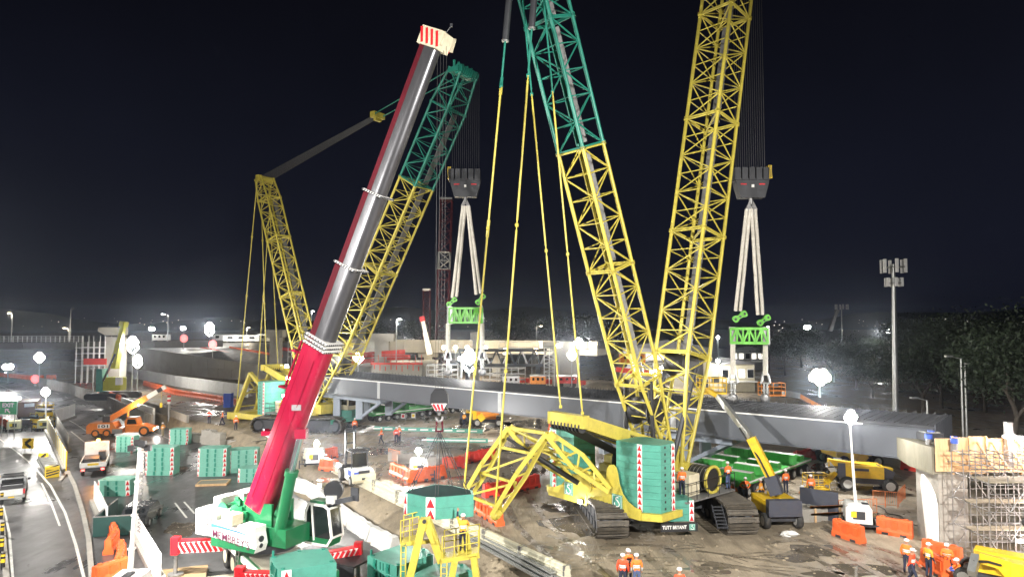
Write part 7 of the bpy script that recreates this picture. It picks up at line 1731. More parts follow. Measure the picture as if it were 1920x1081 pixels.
# white forklift
p = G(668, 903, 0); fk = veh('forklift', 'large white and blue forklift with its mast up beside the orange barriers', 'forklift', p, (-0.5, 0.86))
PR(fk, 'body', [(-1.9, 0.55), (-1.75, 0.35), (1.6, 0.35), (1.7, 0.9), (0.9, 1.0), (0.6, 1.1), (-0.9, 1.35), (-1.7, 1.3), (-1.95, 0.95)], -0.85, 0.85, M['white'])
PR(fk, 'counterweight', [(-2.2, 0.6), (-2.0, 0.35), (-1.5, 0.35), (-1.45, 1.15), (-1.9, 1.15), (-2.2, 0.95)], -0.9, 0.9, M['cream']); B(fk, 'rear_grille', [((0, -1.97, 1.18), (0.9, 0.1, 0.22)), ((0, -2.21, 0.7), (0.5, 0.03, 0.16))], M['dark'])
B(fk, 'blue_panel', [((-0.86, -1.0, 1.0), (0.02, 0.9, 0.4)), ((0.86, -1.0, 1.0), (0.02, 0.9, 0.4)), ((-0.6, -1.985, 1.12), (0.4, 0.06, 0.2))], M['blue'])
mb = MB(parent_frame(fk))
for s in (-1, 1): mb.bar((s * 0.7, -0.95, 1.3), (s * 0.62, -0.7, 2.55), 0.08); mb.bar((s * 0.7, 0.85, 1.0), (s * 0.62, 0.45, 2.55), 0.08)
mb.build('cab_post', M['dark'], fk); B(fk, 'roof', [((0, -0.12, 2.6), (1.4, 1.45, 0.08))], M['dark'])
for k in range(6): B(fk, 'roof_bar', [((-0.55 + k * 0.22, -0.12, 2.66), (0.04, 1.4, 0.04))], M['dark'])
mb = MB(parent_frame(fk)); mb.add([(-0.6, -0.9, 1.4), (0.6, -0.9, 1.4), (0.58, -0.72, 2.45), (-0.58, -0.72, 2.45)], [(0, 1, 2, 3)]); mb.build('rear_screen', M['glass'], fk); B(fk, 'seat', [((0, -0.35, 1.4), (0.55, 0.55, 0.15)), ((0, -0.6, 1.7), (0.5, 0.12, 0.6))], M['black'])
for s in (-1, 1):
    wheel(fk, (s * 0.85, 1.05, 0.6), (1, 0, 0), 0.6, 0.5); wheel(fk, (s * 0.8, -1.35, 0.42), (1, 0, 0), 0.42, 0.35)
    B(fk, 'mast_rail', [((s * 0.38, 1.8, 2.2), (0.13, 0.2, 3.6))], M['black']); B(fk, 'fork', [((s * 0.35, 2.65, 0.35), (0.14, 1.3, 0.07))], M['steel'])
B(fk, 'mast_crosshead', [((0, 1.8, 3.9), (0.9, 0.2, 0.14)), ((0, 1.8, 2.9), (0.8, 0.16, 0.12)), ((0, 1.9, 0.9), (1.3, 0.1, 0.5))], M['black'])
# boom lifts
def boom_lift(label, p, head, col, dcol, boom_pts, widths, basket, sc=1.0, group='boom lifts'):
    t = veh('boom_lift', label, 'boom lift', p, head, group); k = sc
    B(t, 'chassis', [((0, 0, 0.72 * k), (1.7 * k, 2.4 * k, 0.4 * k)), ((0, 1.35 * k, 0.6 * k), (2.2 * k, 0.3 * k, 0.25 * k)), ((0, -1.35 * k, 0.6 * k), (2.2 * k, 0.3 * k, 0.25 * k))], M['dark'])
    for s in (-1, 1):
        for y in (-1.35, 1.35): wheel(t, (s * 1.05 * k, y * k, 0.5 * k), (1, 0, 0), 0.5 * k, 0.4 * k)
    B(t, 'turntable', [((0.55 * k, -0.3 * k, 1.35 * k), (0.95 * k, 2.6 * k, 0.85 * k)), ((-0.6 * k, -0.3 * k, 1.3 * k), (0.85 * k, 2.5 * k, 0.8 * k))], col); B(t, 'counterweight', [((0, -1.7 * k, 1.38 * k), (2.15 * k, 0.5 * k, 1.0 * k), 0, 0.97)], dcol)
    B(t, 'maker_stripe', [((1.032 * k, -0.5 * k, 1.5 * k), (0.012, 1.1 * k, 0.18 * k))], dcol)
    ms = [col, M['steel'], M['dark'], col]
    for i, (a, b) in enumerate(zip(boom_pts, boom_pts[1:])):
        mb = MB(); mb.bar(a, b, widths[i], widths[i] * 1.2); mb.build('boom_section', [col, M['galv'], col, col][i] if len(boom_pts) > 2 else col, t)
    if len(boom_pts) > 1:
        mb = MB(); a, b = boom_pts[0], boom_pts[1]; mb.bar(a - V((0, 0, 0.35)), a + (b - a) * 0.25, widths[0] * 1.4, widths[0] * 1.7); mb.build('boom_pivot', dcol, t)
        mb = MB(); o = V((-0.22, -0.2, 0)); mb.path([a + (b - a) * 0.2 + o, a + (b - a) * 0.6 + o, boom_pts[-1] * 0.2 + boom_pts[1] * 0.8 + o], 0.06, 5); mb.build('hose_track', M['black'], t)
    if basket:
        c, w = basket; mb = MB()
        for x in (-w / 2, 0, w / 2):
            for y in (-0.45, 0.45): mb.tube(c + V((x, y, 0)), c + V((x, y, 1.1)), 0.03, n=5)
        for z in (0.4, 0.75, 1.1):
            q = [c + V((-w / 2, -0.45, z)), c + V((w / 2, -0.45, z)), c + V((w / 2, 0.45, z)), c + V((-w / 2, 0.45, z))]; mb.path(q + [q[0]], 0.03, 5)
        bs = mb.build('basket_rail', col, t); mb = MB(); mb.box(c, (w, 0.95, 0.12)); mb.build('basket_floor', col, bs); mb = MB(); mb.box(c + V((w * 0.2, 0.3, 0.9)), (0.5, 0.25, 0.45)); mb.box(c + V((-w * 0.2, 0.3, 0.6)), (0.4, 0.2, 0.7)); mb.build('control_box', M['dark'], bs)
    return t
p = G(1467, 992, 0) + V((0, 1.6, 0)); boom_lift('near yellow boom lift with a dark counterweight, boom reaching up over the span', p, (-0.05, 1), M['lift'], M['navy'], [p + V((0.1, -0.6, 2.3)), P(1408, 820, 45.6), P(1346, 742, 48.5), P(1325, 730, 49.5)], (0.46, 0.30, 0.24), (P(1334, 736, 49.8), 1.9))
p = G(1630, 918, 0) + V((0, 0.5, 0)); boom_lift('yellow boom lift parked with its arm folded, behind the orange crowd fence', p, (0.95, -0.3), M['lift'], M['navy'], [P(1672, 884, 53.5) , P(1552, 866, 54.5), P(1566, 884, 54.2), P(1548, 905, 54)], (0.5, 0.4, 0.3), (P(1530, 914, 54), 1.7), 1.1)
boom_lift('yellow boom lift further back under the pier crosshead', G(1598, 872, 0), (1, 0.1), M['lift'], M['lift'], [P(1620, 856, 62), P(1575, 848, 62.5)], (0.6,), None, 1.15)
boom_lift('orange boom lift basket raised over the deck beside the hanging sling', V((30.5, 66, 0)), (1, 0), M['lifto'], M['navy'], [P(1560, 775, 66), P(1497, 741, 63), P(1470, 736, 62)], (0.3, 0.4), (P(1447, 740, 61.5), 2.1))
boom_lift('orange and yellow boom lift working under the far span', G(915, 797, 0), (1, 0.05), M['lifto'], M['lift'], [P(898, 780, 86), P(935, 772, 86)], (0.5,), None, 1.0)
boom_lift('green and yellow low lift behind the striped hook, under the far span', G(882, 793, 0), (0.3, 1), M['lift'], M['navy'], [P(880, 785, 88), P(884, 768, 88)], (0.4,), (P(884, 772, 88), 1.2), 0.8)
p = G(1868, 1098, 0); boom_lift('yellow lift with its folded arm at the corner below the scaffold', p, (-0.75, 0.66), M['lift'], M['lift'], [P(1893, 1060, 33.6), P(1830, 1042, 33.8), P(1822, 1075, 33.2)], (0.4, 0.34), None, 0.9)
# orange lifts and a brown truck in the closed lane
for i, (u, v, z) in enumerate(((78, 806, 0), (82, 800, 1.4), (90, 801, 0.1), (72, 796, 0.2), (84, 792, 1.5))):
    b = G(u, v, ZR); t = veh('scissor_lift', ['amber scissor lift nearest the lamp in the closed lane', 'amber scissor lift on top of the nearest one', 'amber scissor lift at the side of the fence', 'amber scissor lift beside the brown truck', 'topmost amber scissor lift at the back of the closed lane'][i], 'scissor lift', (b.x, b.y, ZR + z), (0.9, -0.4), 'amber lifts in the closed lane')
    B(t, 'base', [((0, 0, 0.45), (0.9, 2.4, 0.5))], M['lift']); B(t, 'scissor_pack', [((0, 0, 0.85), (0.7, 2.2, 0.3))], M['dark']); B(t, 'platform', [((0, 0, 1.08), (1.0, 2.5, 0.14))], M['hwhite'] if i % 2 else M['lift'])
    mb = MB(parent_frame(t))
    for x in (-0.45, 0.45):
        mb.tube((x, -1.2, 1.45), (x, 1.2, 1.45), 0.03, n=5)
        for y in (-1.2, 0, 1.2): mb.tube((x, y, 1.1), (x, y, 1.45), 0.03, n=5)
    mb.build('guard_rail', M['lift'], t)
    for s in (-1, 1):
        for y in (-0.8, 0.8): wheel(t, (s * 0.42, y, 0.22), (1, 0, 0), 0.22, 0.15)
b = G(55, 788, ZR); tk = veh('box_truck', 'dusty brown truck standing before the exit sign', 'truck', b, (-0.5, 0.86)); BRN = mat('brown_paint', (0.20, 0.095, 0.045), 0.5)
B(tk, 'cargo_body', [((0, -0.6, 2.0), (2.4, 5.0, 2.2))], BRN); B(tk, 'cab', [((0, 3.0, 1.6), (2.3, 1.8, 2.0), 0, 0.95)], BRN); B(tk, 'rear_window', [((0.2, -3.11, 2.6), (1.2, 0.03, 0.5))], M['hwhite']); B(tk, 'chassis', [((0, 0.3, 0.75), (1.0, 7.2, 0.35))], M['dark'])
for s in (-1, 1):
    for y in (-2.2, -1.0, 3.0): wheel(tk, (s * 1.0, y, 0.5), (1, 0, 0), 0.5, 0.35)
# dark skip behind the short hoarding, parked car
b = G(232, 985, ZR); t = veh('skip_bin', 'long dark green skip bin behind the short white hoarding', 'skip', b, (-0.25, 1)); B(t, 'side', [((-1.15, 0, 0.7), (0.08, 5.0, 1.3)), ((1.15, 0, 0.7), (0.08, 5.0, 1.3))], mat('skip_green', (0.012, 0.045, 0.04), 0.4)); B(t, 'floor', [((0, 0, 0.12), (2.3, 5.0, 0.1))], M['dark']); B(t, 'end', [((0, -2.5, 0.7), (2.38, 0.08, 1.3))], mat('skip_green_end', (0.012, 0.045, 0.04), 0.4)); B(t, 'rim', [((0, -2.5, 1.37), (2.45, 0.12, 0.06)), ((1.15, 0, 1.37), (0.1, 5, 0.06)), ((-1.15, 0, 1.37), (0.1, 5, 0.06))], M['steel'])
b = G(266, 978, ZR); t = veh('parked_car', 'dark grey car half hidden behind the tall lighting mast', 'car', b, (-0.2, 1)); CARM = mat('car_grey', (0.035, 0.037, 0.04), 0.25, coat=0.5)
PR(t, 'body', [(-2.1, 0.35), (2.1, 0.35), (2.15, 0.7), (1.4, 0.85), (0.7, 1.4), (-1.1, 1.42), (-1.8, 0.95), (-2.15, 0.85)], -0.85, 0.85, CARM); B(t, 'rear_window', [((0, -1.5, 1.2), (1.2, 0.3, 0.25))], M['glass']); B(t, 'plate', [((0.1, -2.16, 0.62), (0.4, 0.02, 0.14))], M['hwhite'])
for s in (-1, 1):
    for y in (-1.3, 1.3): wheel(t, (s * 0.8, y, 0.33), (1, 0, 0), 0.33, 0.22)
# blue portable toilet, far
q = G(428, 763, 0); t = thing('portable_toilet', 'small blue portable cabin in the far orange barrier row', 'cabin', q); mb = MB(); mb.box(q + V((0, 0, 1.1)), (1.1, 1.1, 2.2)); mb.build('walls', M['blue'], t); mb = MB(); mb.box(q + V((0, 0, 2.25)), (1.2, 1.2, 0.12)); mb.build('roof', M['hwhite'], t); mb = MB(); mb.box(q + V((0, -0.56, 1.05)), (0.7, 0.02, 1.9)); mb.build('door', M['blue'], t)
# tall striped post by the trench
q = G(316, 800, ZR); t = thing('marker_post', 'tall dark pole with a red and white marker top beside the orange jib', 'post', q); tp_ = P(317, 744, q.y); mb = MB(); mb.tube(q, tp_, 0.2, n=10); mb.build('pole', M['steel'], t)
for k in range(4): mb = MB(); mb.tube(tp_ + V((0, 0, -0.9 + k * 0.3)), tp_ + V((0, 0, -0.62 + k * 0.3)), 0.24, n=10); mb.build('band', M['hred'] if k % 2 else M['hwhite'], t)

# ------------------------------------------------------------------ yellow ladder frame close by
yf = thing('ladder_frame', 'yellow A-shaped frame with two railed landings and ladders in front of the hanging slab', 'access frame', P(800, 1081, 32.5)); YF = 32.5
def Q(u, v, dy=0.0): return P(u, v, YF + dy)
mb = MB(); mb.bar(Q(795, 972), Q(768, 1085), 0.34, 0.5, up=(0, 1, 0)); mb.build('leg', M['yellow'], yf)
mb = MB(); mb.bar(Q(800, 972), Q(828, 1050, 0.3), 0.34, 0.5, up=(0, 1, 0)); mb.build('leg', M['yellow'], yf)
mb = MB(); mb.bar(Q(888, 1040, 0.2), Q(900, 1130, 0.4), 0.3, 0.45, up=(0, 1, 0)); mb.build('leg', M['yellow'], yf); mb = MB(); mb.bar(Q(853, 1050, 0), Q(838, 1130, 0.2), 0.3, 0.45, up=(0, 1, 0)); mb.build('leg', M['yellow'], yf)
fr = Matrix.Translation(Q(797, 985)); mb = MB(); mb.prism([(-0.42, -0.75), (-0.2, 0.25), (-0.08, 0.36), (0.1, 0.36), (0.22, 0.25), (0.46, -0.75), (0.3, -0.75), (0.02, -0.15), (-0.25, -0.75)], -0.2, 0.2, fr); mb.build('apex_plate', M['yellow'], yf)
mb = MB(); mb.tube(Q(797, 974) - V((0, 0.3, 0)), Q(797, 974) + V((0, 0.3, 0)), 0.09, n=10); mb.build('apex_pin', M['dark'], yf)
mb = MB(); mb.bar(Q(762, 1018), Q(818, 1012, 0.2), 0.2, 0.16); mb.bar(Q(828, 1050), Q(899, 1040, 0.2), 0.2, 0.2); mb.build('cross_beam', M['yellow'], yf)
def landing(c0, c1, dep, rails, name='landing'):
    a, b = c0, c1; d = (b - a); n = V((-d.y, d.x, 0)).normalized() * dep
    mb = MB(); mb.bar((a + b) / 2 - d / 2 + n / 2, (a + b) / 2 + d / 2 + n / 2, dep, 0.10); pl = mb.build(name, M['yellow'], yf)
    for o, e_ in ((V((0, 0, 0)), 0), (n, 1)):
        mb = MB(); k = rails
        for i in range(k + 1): q = a + d * (i / k) + o; mb.tube(q, q + V((0, 0, 1.1)), 0.028, n=6)
        for z in (0.55, 1.1): mb.tube(a + o + V((0, 0, z)), b + o + V((0, 0, z)), 0.026, n=6)
        mb.build('guard_rail', M['yellow'], pl)
landing(Q(751, 1020), Q(785, 1012), 0.9, 2); landing(Q(829, 1050), Q(897, 1038), 1.0, 3)
for u0, u1 in ((752, 761), (827, 838)):
    mb = MB(); v0 = 1022 if u0 < 800 else 1050
    mb.bar(Q(u0, v0), V((Q(u0, v0).x, YF - 0.15, ZR)), 0.06); mb.bar(Q(u1, v0), V((Q(u1, v0).x, YF - 0.15, ZR)), 0.06); z = Q(u0, v0).z
    while z > ZR + 0.3: mb.tube(V((Q(u0, v0).x, YF - 0.05, z)), V((Q(u1, v0).x, YF - 0.05, z)), 0.02, n=5); z -= 0.29
    mb.build('ladder', M['yellow'], yf)
mb = MB(); mb.bar(Q(862, 1045, 0.5), Q(870, 1000, 0.6), 0.14, 0.3); mb.bar(Q(878, 1040, 0.9), Q(873, 1000, 0.8), 0.2, 0.3); mb.build('stay', M['yellow'], yf)

# ------------------------------------------------------------------ people
def person_proto(pose):
    t = thing('person', '', 'person')
    J = dict(pel=(0, 0, 0.96), sp=(0, 0, 1.15), ch=(0, 0.0, 1.34), nk=(0, 0.0, 1.50), hd=(0, 0.01, 1.57))
    def side(s):
        J.update({f'hip{s}': (s * 0.10, 0, 0.90), f'kn{s}': (s * 0.115, 0.02, 0.50), f'an{s}': (s * 0.12, -0.03, 0.09), f'toe{s}': (s * 0.14, 0.15, 0.04),
                  f'sh{s}': (s * 0.19, 0, 1.43), f'el{s}': (s * 0.27, -0.02, 1.15), f'wr{s}': (s * 0.26, 0.10, 0.92)})
    side(1); side(-1)
    if pose == 'hips': J.update({'el1': (0.40, -0.05, 1.18), 'wr1': (0.19, 0.07, 1.02), 'el-1': (-0.40, -0.05, 1.18), 'wr-1': (-0.19, 0.07, 1.02)})
    if pose == 'reach': J.update({'el-1': (-0.27, 0.05, 1.66), 'wr-1': (-0.25, 0.02, 1.93), 'el1': (0.30, 0.10, 1.22), 'wr1': (0.10, 0.22, 1.32)})
    if pose == 'walk': J.update({'kn1': (0.11, 0.20, 0.52), 'an1': (0.11, 0.22, 0.10), 'toe1': (0.12, 0.40, 0.07), 'kn-1': (-0.11, -0.06, 0.51), 'an-1': (-0.11, -0.32, 0.14), 'toe-1': (-0.12, -0.16, 0.03), 'wr1': (0.28, -0.14, 0.93), 'wr-1': (-0.26, 0.24, 0.98)})
    if pose == 'fold': J.update({'el1': (0.27, 0.06, 1.17), 'wr1': (-0.02, 0.22, 1.20), 'el-1': (-0.27, 0.06, 1.17), 'wr-1': (0.03, 0.20, 1.24)})
    if pose == 'crouch': J.update({'pel': (0, -0.12, 0.42), 'sp': (0, -0.05, 0.60), 'ch': (0, 0.06, 0.78), 'nk': (0, 0.13, 0.93), 'hd': (0, 0.17, 0.99), 'hip1': (0.10, -0.10, 0.38), 'hip-1': (-0.10, -0.10, 0.38), 'kn1': (0.16, 0.30, 0.50), 'kn-1': (-0.16, 0.30, 0.50), 'an1': (0.13, 0.06, 0.09), 'an-1': (-0.13, 0.06, 0.09), 'toe1': (0.15, 0.26, 0.04), 'toe-1': (-0.15, 0.26, 0.04), 'sh1': (0.18, 0.10, 0.86), 'sh-1': (-0.18, 0.10, 0.86), 'el1': (0.24, 0.34, 0.66), 'wr1': (0.10, 0.50, 0.62), 'el-1': (-0.24, 0.34, 0.66), 'wr-1': (-0.08, 0.50, 0.60)})
    ed = [('pel', 'sp'), ('sp', 'ch'), ('ch', 'nk'), ('nk', 'hd')]; rad = dict(pel=(0.155, 0.115), sp=(0.15, 0.11), ch=(0.175, 0.12), nk=(0.062, 0.062), hd=(0.06, 0.065))
    for s in (1, -1):
        ed += [('pel', f'hip{s}'), (f'hip{s}', f'kn{s}'), (f'kn{s}', f'an{s}'), (f'an{s}', f'toe{s}'), ('ch', f'sh{s}'), (f'sh{s}', f'el{s}'), (f'el{s}', f'wr{s}')]
        rad.update({f'hip{s}': (0.105, 0.105), f'kn{s}': (0.075, 0.075), f'an{s}': (0.062, 0.062), f'toe{s}': (0.05, 0.04), f'sh{s}': (0.082, 0.082), f'el{s}': (0.058, 0.058), f'wr{s}': (0.042, 0.042)})
    names = list(J); me = bpy.data.meshes.new('skeleton'); me.from_pydata([J[n] for n in names], [(names.index(a), names.index(b)) for a, b in ed], [])
    o = bpy.data.objects.new('skeleton', me); COL.objects.link(o); md = o.modifiers.new('skin', 'SKIN'); md.use_smooth_shade = True
    for i, n in enumerate(names):
        sv = me.skin_vertices[0].data[i]; sv.radius = rad[n]; sv.use_root = (n == 'pel')
    o.modifiers.new('sub', 'SUBSURF').levels = 1
    dg = bpy.context.evaluated_depsgraph_get(); ev = o.evaluated_get(dg); m2 = bpy.data.meshes.new_from_object(ev)
    segs = [(V(J[a]), V(J[b]), a, b) for a, b in ed]
    def region(c):
        best = None
        for a, b, na, nb in segs:
            d = b - a; u = max(0, min(1, (c - a).dot(d) / max(d.length_squared, 1e-9))); q = (c - a - d * u).length - 0.02
            if best is None or q < best[0]: best = (q, na, nb, u)
        _, na, nb, u = best
        if nb.startswith('toe') or (nb.startswith('an') and u > 0.9): return 3
        if nb.startswith('kn') or nb.startswith('an') or nb.startswith('hip') or (na == 'pel' and u < 0.25): return 1
        if nb == 'hd': return 2
        if nb.startswith('wr'): return 4
        return 0
    mb = MB(); base = [v.co.copy() for v in m2.vertices]
    mb.v = base; 
    for pl in m2.polygons:
        mb.f.append(tuple(pl.vertices)); mb.sm.append(True); mb.mi.append(region(pl.center))
    bpy.data.objects.remove(o)
    hd = V(J['hd']) + V((0, 0.01, 0.09)); mb.cur = 2; mb.sphere(hd, 0.115, 10, 7, (0.78, 0.92, 1.08)); mb.sphere(hd + V((0, 0.115, -0.01)), 0.02, 5, 4, (0.8, 1, 1.3))
    for s in (1, -1):
        mb.sphere(hd + V((s * 0.09, 0, 0)), 0.025, 5, 4, (0.5, 0.8, 1.2)); mb.cur = 3; mb.sphere(hd + V((s * 0.036, 0.098, 0.022)), 0.011, 5, 4); mb.cur = 2
        w, e_ = V(J[f'wr{s}']), V(J[f'el{s}']); d = (w - e_).normalized(); sd = d.cross(V((0, 1, 0.2))).normalized(); nn = sd.cross(d)
        mb.bar(w - d * 0.01, w + d * 0.085, 0.075, 0.035, up=tuple(nn))
        for k in range(4):
            b = w + d * 0.08 + sd * (0.027 - 0.018 * k); L = (0.072, 0.082, 0.076, 0.058)[k]; mb.tube(b, b + d * L * 0.55, 0.009, n=5); mb.tube(b + d * L * 0.55, b + d * L * 0.85 + nn * L * 0.4, 0.008, n=5)
        b = w + d * 0.03 + sd * 0.036 * s; mb.tube(b, b + d * 0.035 + sd * 0.03 * s, 0.011, n=5); mb.tube(b + d * 0.035 + sd * 0.03 * s, b + d * 0.065 + sd * 0.032 * s, 0.009, n=5)
    mb.build('body', [M['hvo'], M['trouser'], M['skin'], M['black'], M['trouser']], t)
    h = MB(); c = hd + V((0, 0, 0.035)); h.lathe([(0.120, 0.0), (0.118, 0.045), (0.094, 0.088), (0.047, 0.108), (0.01, 0.112)], c, (0, 0, 1), 14); h.bar(c + V((0, 0.08, 0.005)), c + V((0, 0.175, -0.005)), 0.19, 0.014); h.build('helmet', M['helmet'], t)
    r_ = MB(); ch, sp = V(J['ch']), V(J['sp']); ax = (ch - sp).normalized()
    for q, w, dp in ((sp + (ch - sp) * 0.05, 0.168, 0.128), (sp + (ch - sp) * 0.5, 0.185, 0.134)):
        n = 14; s1, s2 = V((1, 0, 0)), ax.cross(V((1, 0, 0))).normalized(); vs = []
        for z in (-0.03, 0.03):
            for i in range(n): a = math.tau * i / n; vs.append(q + ax * z + s1 * (w * math.cos(a)) + s2 * (dp * math.sin(a)))
        r_.add(vs, [(i, (i + 1) % n, n + (i + 1) % n, n + i) for i in range(n)], True)
    r_.build('reflective_band', M['band'], t); return Proto(t)
PP = {k: person_proto(k) for k in ('stand', 'hips', 'reach', 'walk', 'fold', 'crouch')}
def person(pose, p, face, label, vest='hvo', legs='trouser', sleeve=None):
    """face: flat direction the person looks in"""
    o = PP[pose].put((p[0], p[1], p[2]), yaw_of(face), label, 'site workers in high visibility clothing')
    for c in o.children:
        if c.name.startswith('body'):
            for i, m in ((0, M[vest]), (1, M[legs]), (4, M[sleeve] if sleeve else M[vest])):
                c.material_slots[i].link = 'OBJECT'; c.material_slots[i].material = m
def g3(u, v, z=0.0): return G(u, v, z)
PL = [('reach', Q(868, 1036, 0.5) + V((0, 0, 0.05)), (-0.1, 0.9), 'worker on the yellow landing in a banded vest, one arm up to the slab', 'hvy', 'trouser', 'trouser'),
      ('stand', g3(1168, 1107), (0.3, 1), 'worker in a plain red jacket turned away, in the trio at the picture bottom', 'hvr', 'trouser', None), ('stand', g3(1194, 1107), (0, 1), 'worker with pale sleeves in the trio at the picture bottom', 'hvo', 'jeans', 'band'),
      ('fold', g3(1178, 1096), (0.2, -1), 'worker facing the pair at the picture bottom, dark sleeves', 'hvo', 'trouser', 'trouser'), ('stand', g3(1275, 1138), (0, 1), 'lone worker in a red jacket at the very bottom, only head and shoulders seen', 'hvr', 'trouser', None),
      ('stand', g3(1701, 1075), (0.6, 0.5), 'worker with a dark backpack in orange by the pier foot', 'hvo', 'trouser', 'hvo'), ('walk', g3(1712, 1095), (0.5, -0.6), 'worker in a red banded jacket with a white helmet before the orange barriers', 'hvr', 'trouser', None),
      ('stand', g3(1742, 1083), (0.9, 0.2), 'worker in orange with a yellow side and dark sleeves beside the barriers', 'hvy', 'trouser', 'trouser'), ('fold', g3(1777, 1084), (-0.5, -0.8), 'worker looking down, orange shirt over dark trousers, next to the scaffold', 'hvo', 'trouser', None),
      ('crouch', g3(1803, 1092), (-0.8, 0.3), 'worker crouching in blue and orange beside the scaffold leg', 'hvo', 'trouser', 'blue'),
      ('stand', F1m @ V((4.62, 2.0, 2.17)), (-0.5, 0.9), 'worker in orange and navy on the crane platform beside the hose reel', 'hvo', 'jeans', 'trouser'), ('stand', F1m @ V((3.75, -1.75, 2.17)), (0.2, 0.9), 'worker half hidden behind the crane cabinet rail', 'hvo', 'trouser', None),
      ('hips', g3(1398, 940), (0.1, -1), 'worker with hands on hips before the green transporter wheels', 'hvo', 'jeans', None), ('crouch', g3(1370, 933), (0.7, -0.7), 'worker bending low at the crane track end', 'hvo', 'trouser', None),
      ('walk', g3(1427, 944), (-0.6, 0.5), 'worker carrying a dark bag beside the near boom lift', 'hvy', 'trouser', None), ('stand', g3(1446, 934), (0.5, 0.5), 'worker in a pale orange vest behind the boom of the near lift', 'hvy', 'jeans', 'band'),
      ('stand', g3(1474, 924), (-0.2, 0.9), 'worker in a plain orange jacket behind the near lift arm', 'hvo', 'trouser', None), ('fold', g3(1506, 958), (-0.8, -0.2), 'worker in khaki trousers and amber jacket at the lift counterweight', 'hvy', 'khaki', None), ('stand', g3(1521, 935), (0.2, 0.9), 'worker beyond the black board in an orange jacket', 'hvo', 'trouser', None),
      ('walk', g3(715, 832), (-1, 0.1), 'worker walking alone across the pad behind the forklift', 'hvo', 'trouser', None), ('stand', g3(743, 831), (0.3, -1), 'worker of the pair behind the forklift, nearer the chains', 'hvr', 'trouser', None), ('stand', g3(749, 828), (-0.6, -0.6), 'second worker of the pair behind the forklift, half covered', 'hvo', 'trouser', 'trouser'),
      ('stand', g3(392, 794), (0.2, -1), 'worker standing at the trench edge before the far crane ballast', 'hvr', 'trouser', 'trouser'), ('walk', g3(417, 796), (-0.7, -0.3), 'worker leaning beside the far yellow ballast tray', 'hvo', 'trouser', None), ('stand', g3(442, 806), (0.6, -0.7), 'worker below the far yellow tray, nearest the far tracks', 'hvo', 'trouser', None),
      ('stand', g3(665, 812), (0.2, -1), 'worker behind the far crane track beside the red boom', 'hvo', 'trouser', None), ('hips', g3(305, 818, ZR), (-1, 0.2), 'worker in amber at the nose of the orange crane', 'hvy', 'khaki', None), ('fold', g3(870, 800), (0.6, -0.6), 'worker beside the low lift under the far span', 'hvy', 'trouser', None)]
for a in PL: person(*a)

# ------------------------------------------------------------------ trees
def tree_proto(seed, h, cr, n_leaf):
    rng = random.Random(seed); t = thing('gum_tree', '', 'tree'); mb = MB(); tips = []
    def limb(p, d, L, r, k):
        q = p + d * L; mid = (p + q) / 2 + V((rng.uniform(-1, 1), rng.uniform(-1, 1), 0)) * L * 0.06
        mb.tube(p, mid, r, r * 0.85, 7, False); mb.tube(mid, q, r * 0.85, r * 0.62, 7, False)
        if k == 0: tips.append(q); return
        for i in range(rng.choice((2, 3))):
            a = rng.uniform(0, math.tau); nd = (d + V((math.cos(a), math.sin(a), rng.uniform(-0.1, 0.4))) * rng.uniform(0.45, 0.8)).normalized(); limb(q, nd, L * rng.uniform(0.6, 0.8), r * 0.6, k - 1)
        if k < 3: tips.append(q)
    limb(V((0, 0, -0.2)), V((rng.uniform(-0.1, 0.1), 0, 1)).normalized(), h * 0.30, h * 0.028, 4); mb.build('trunk', M['bark'], t)
    lf = MB()
    for q in tips:
        R_ = cr * rng.uniform(0.10, 0.2)
        for i in range(n_leaf // max(1, len(tips))):
            c = q + V((rng.gauss(0, 1), rng.gauss(0, 1), rng.gauss(0, 0.7) - 0.1)) * R_; s = h * rng.uniform(0.010, 0.022); a = V((rng.uniform(-1, 1), rng.uniform(-1, 1), rng.uniform(-1, 0.3))).normalized(); b = a.cross(V((rng.uniform(-1, 1), rng.uniform(-1, 1), 1))).normalized()
            lf.add([c - a * s - b * s * 0.3, c - a * s * 0.2 + b * s * 0.5, c + a * s * 1.2, c - b * s * 0.6], [(0, 1, 2, 3)])
    lf.build('crown', M['leaf'], t); return Proto(t)
TP = [tree_proto(1, 13, 10, 9500), tree_proto(2, 12, 12, 9000), tree_proto(3, 10, 10, 8000)]
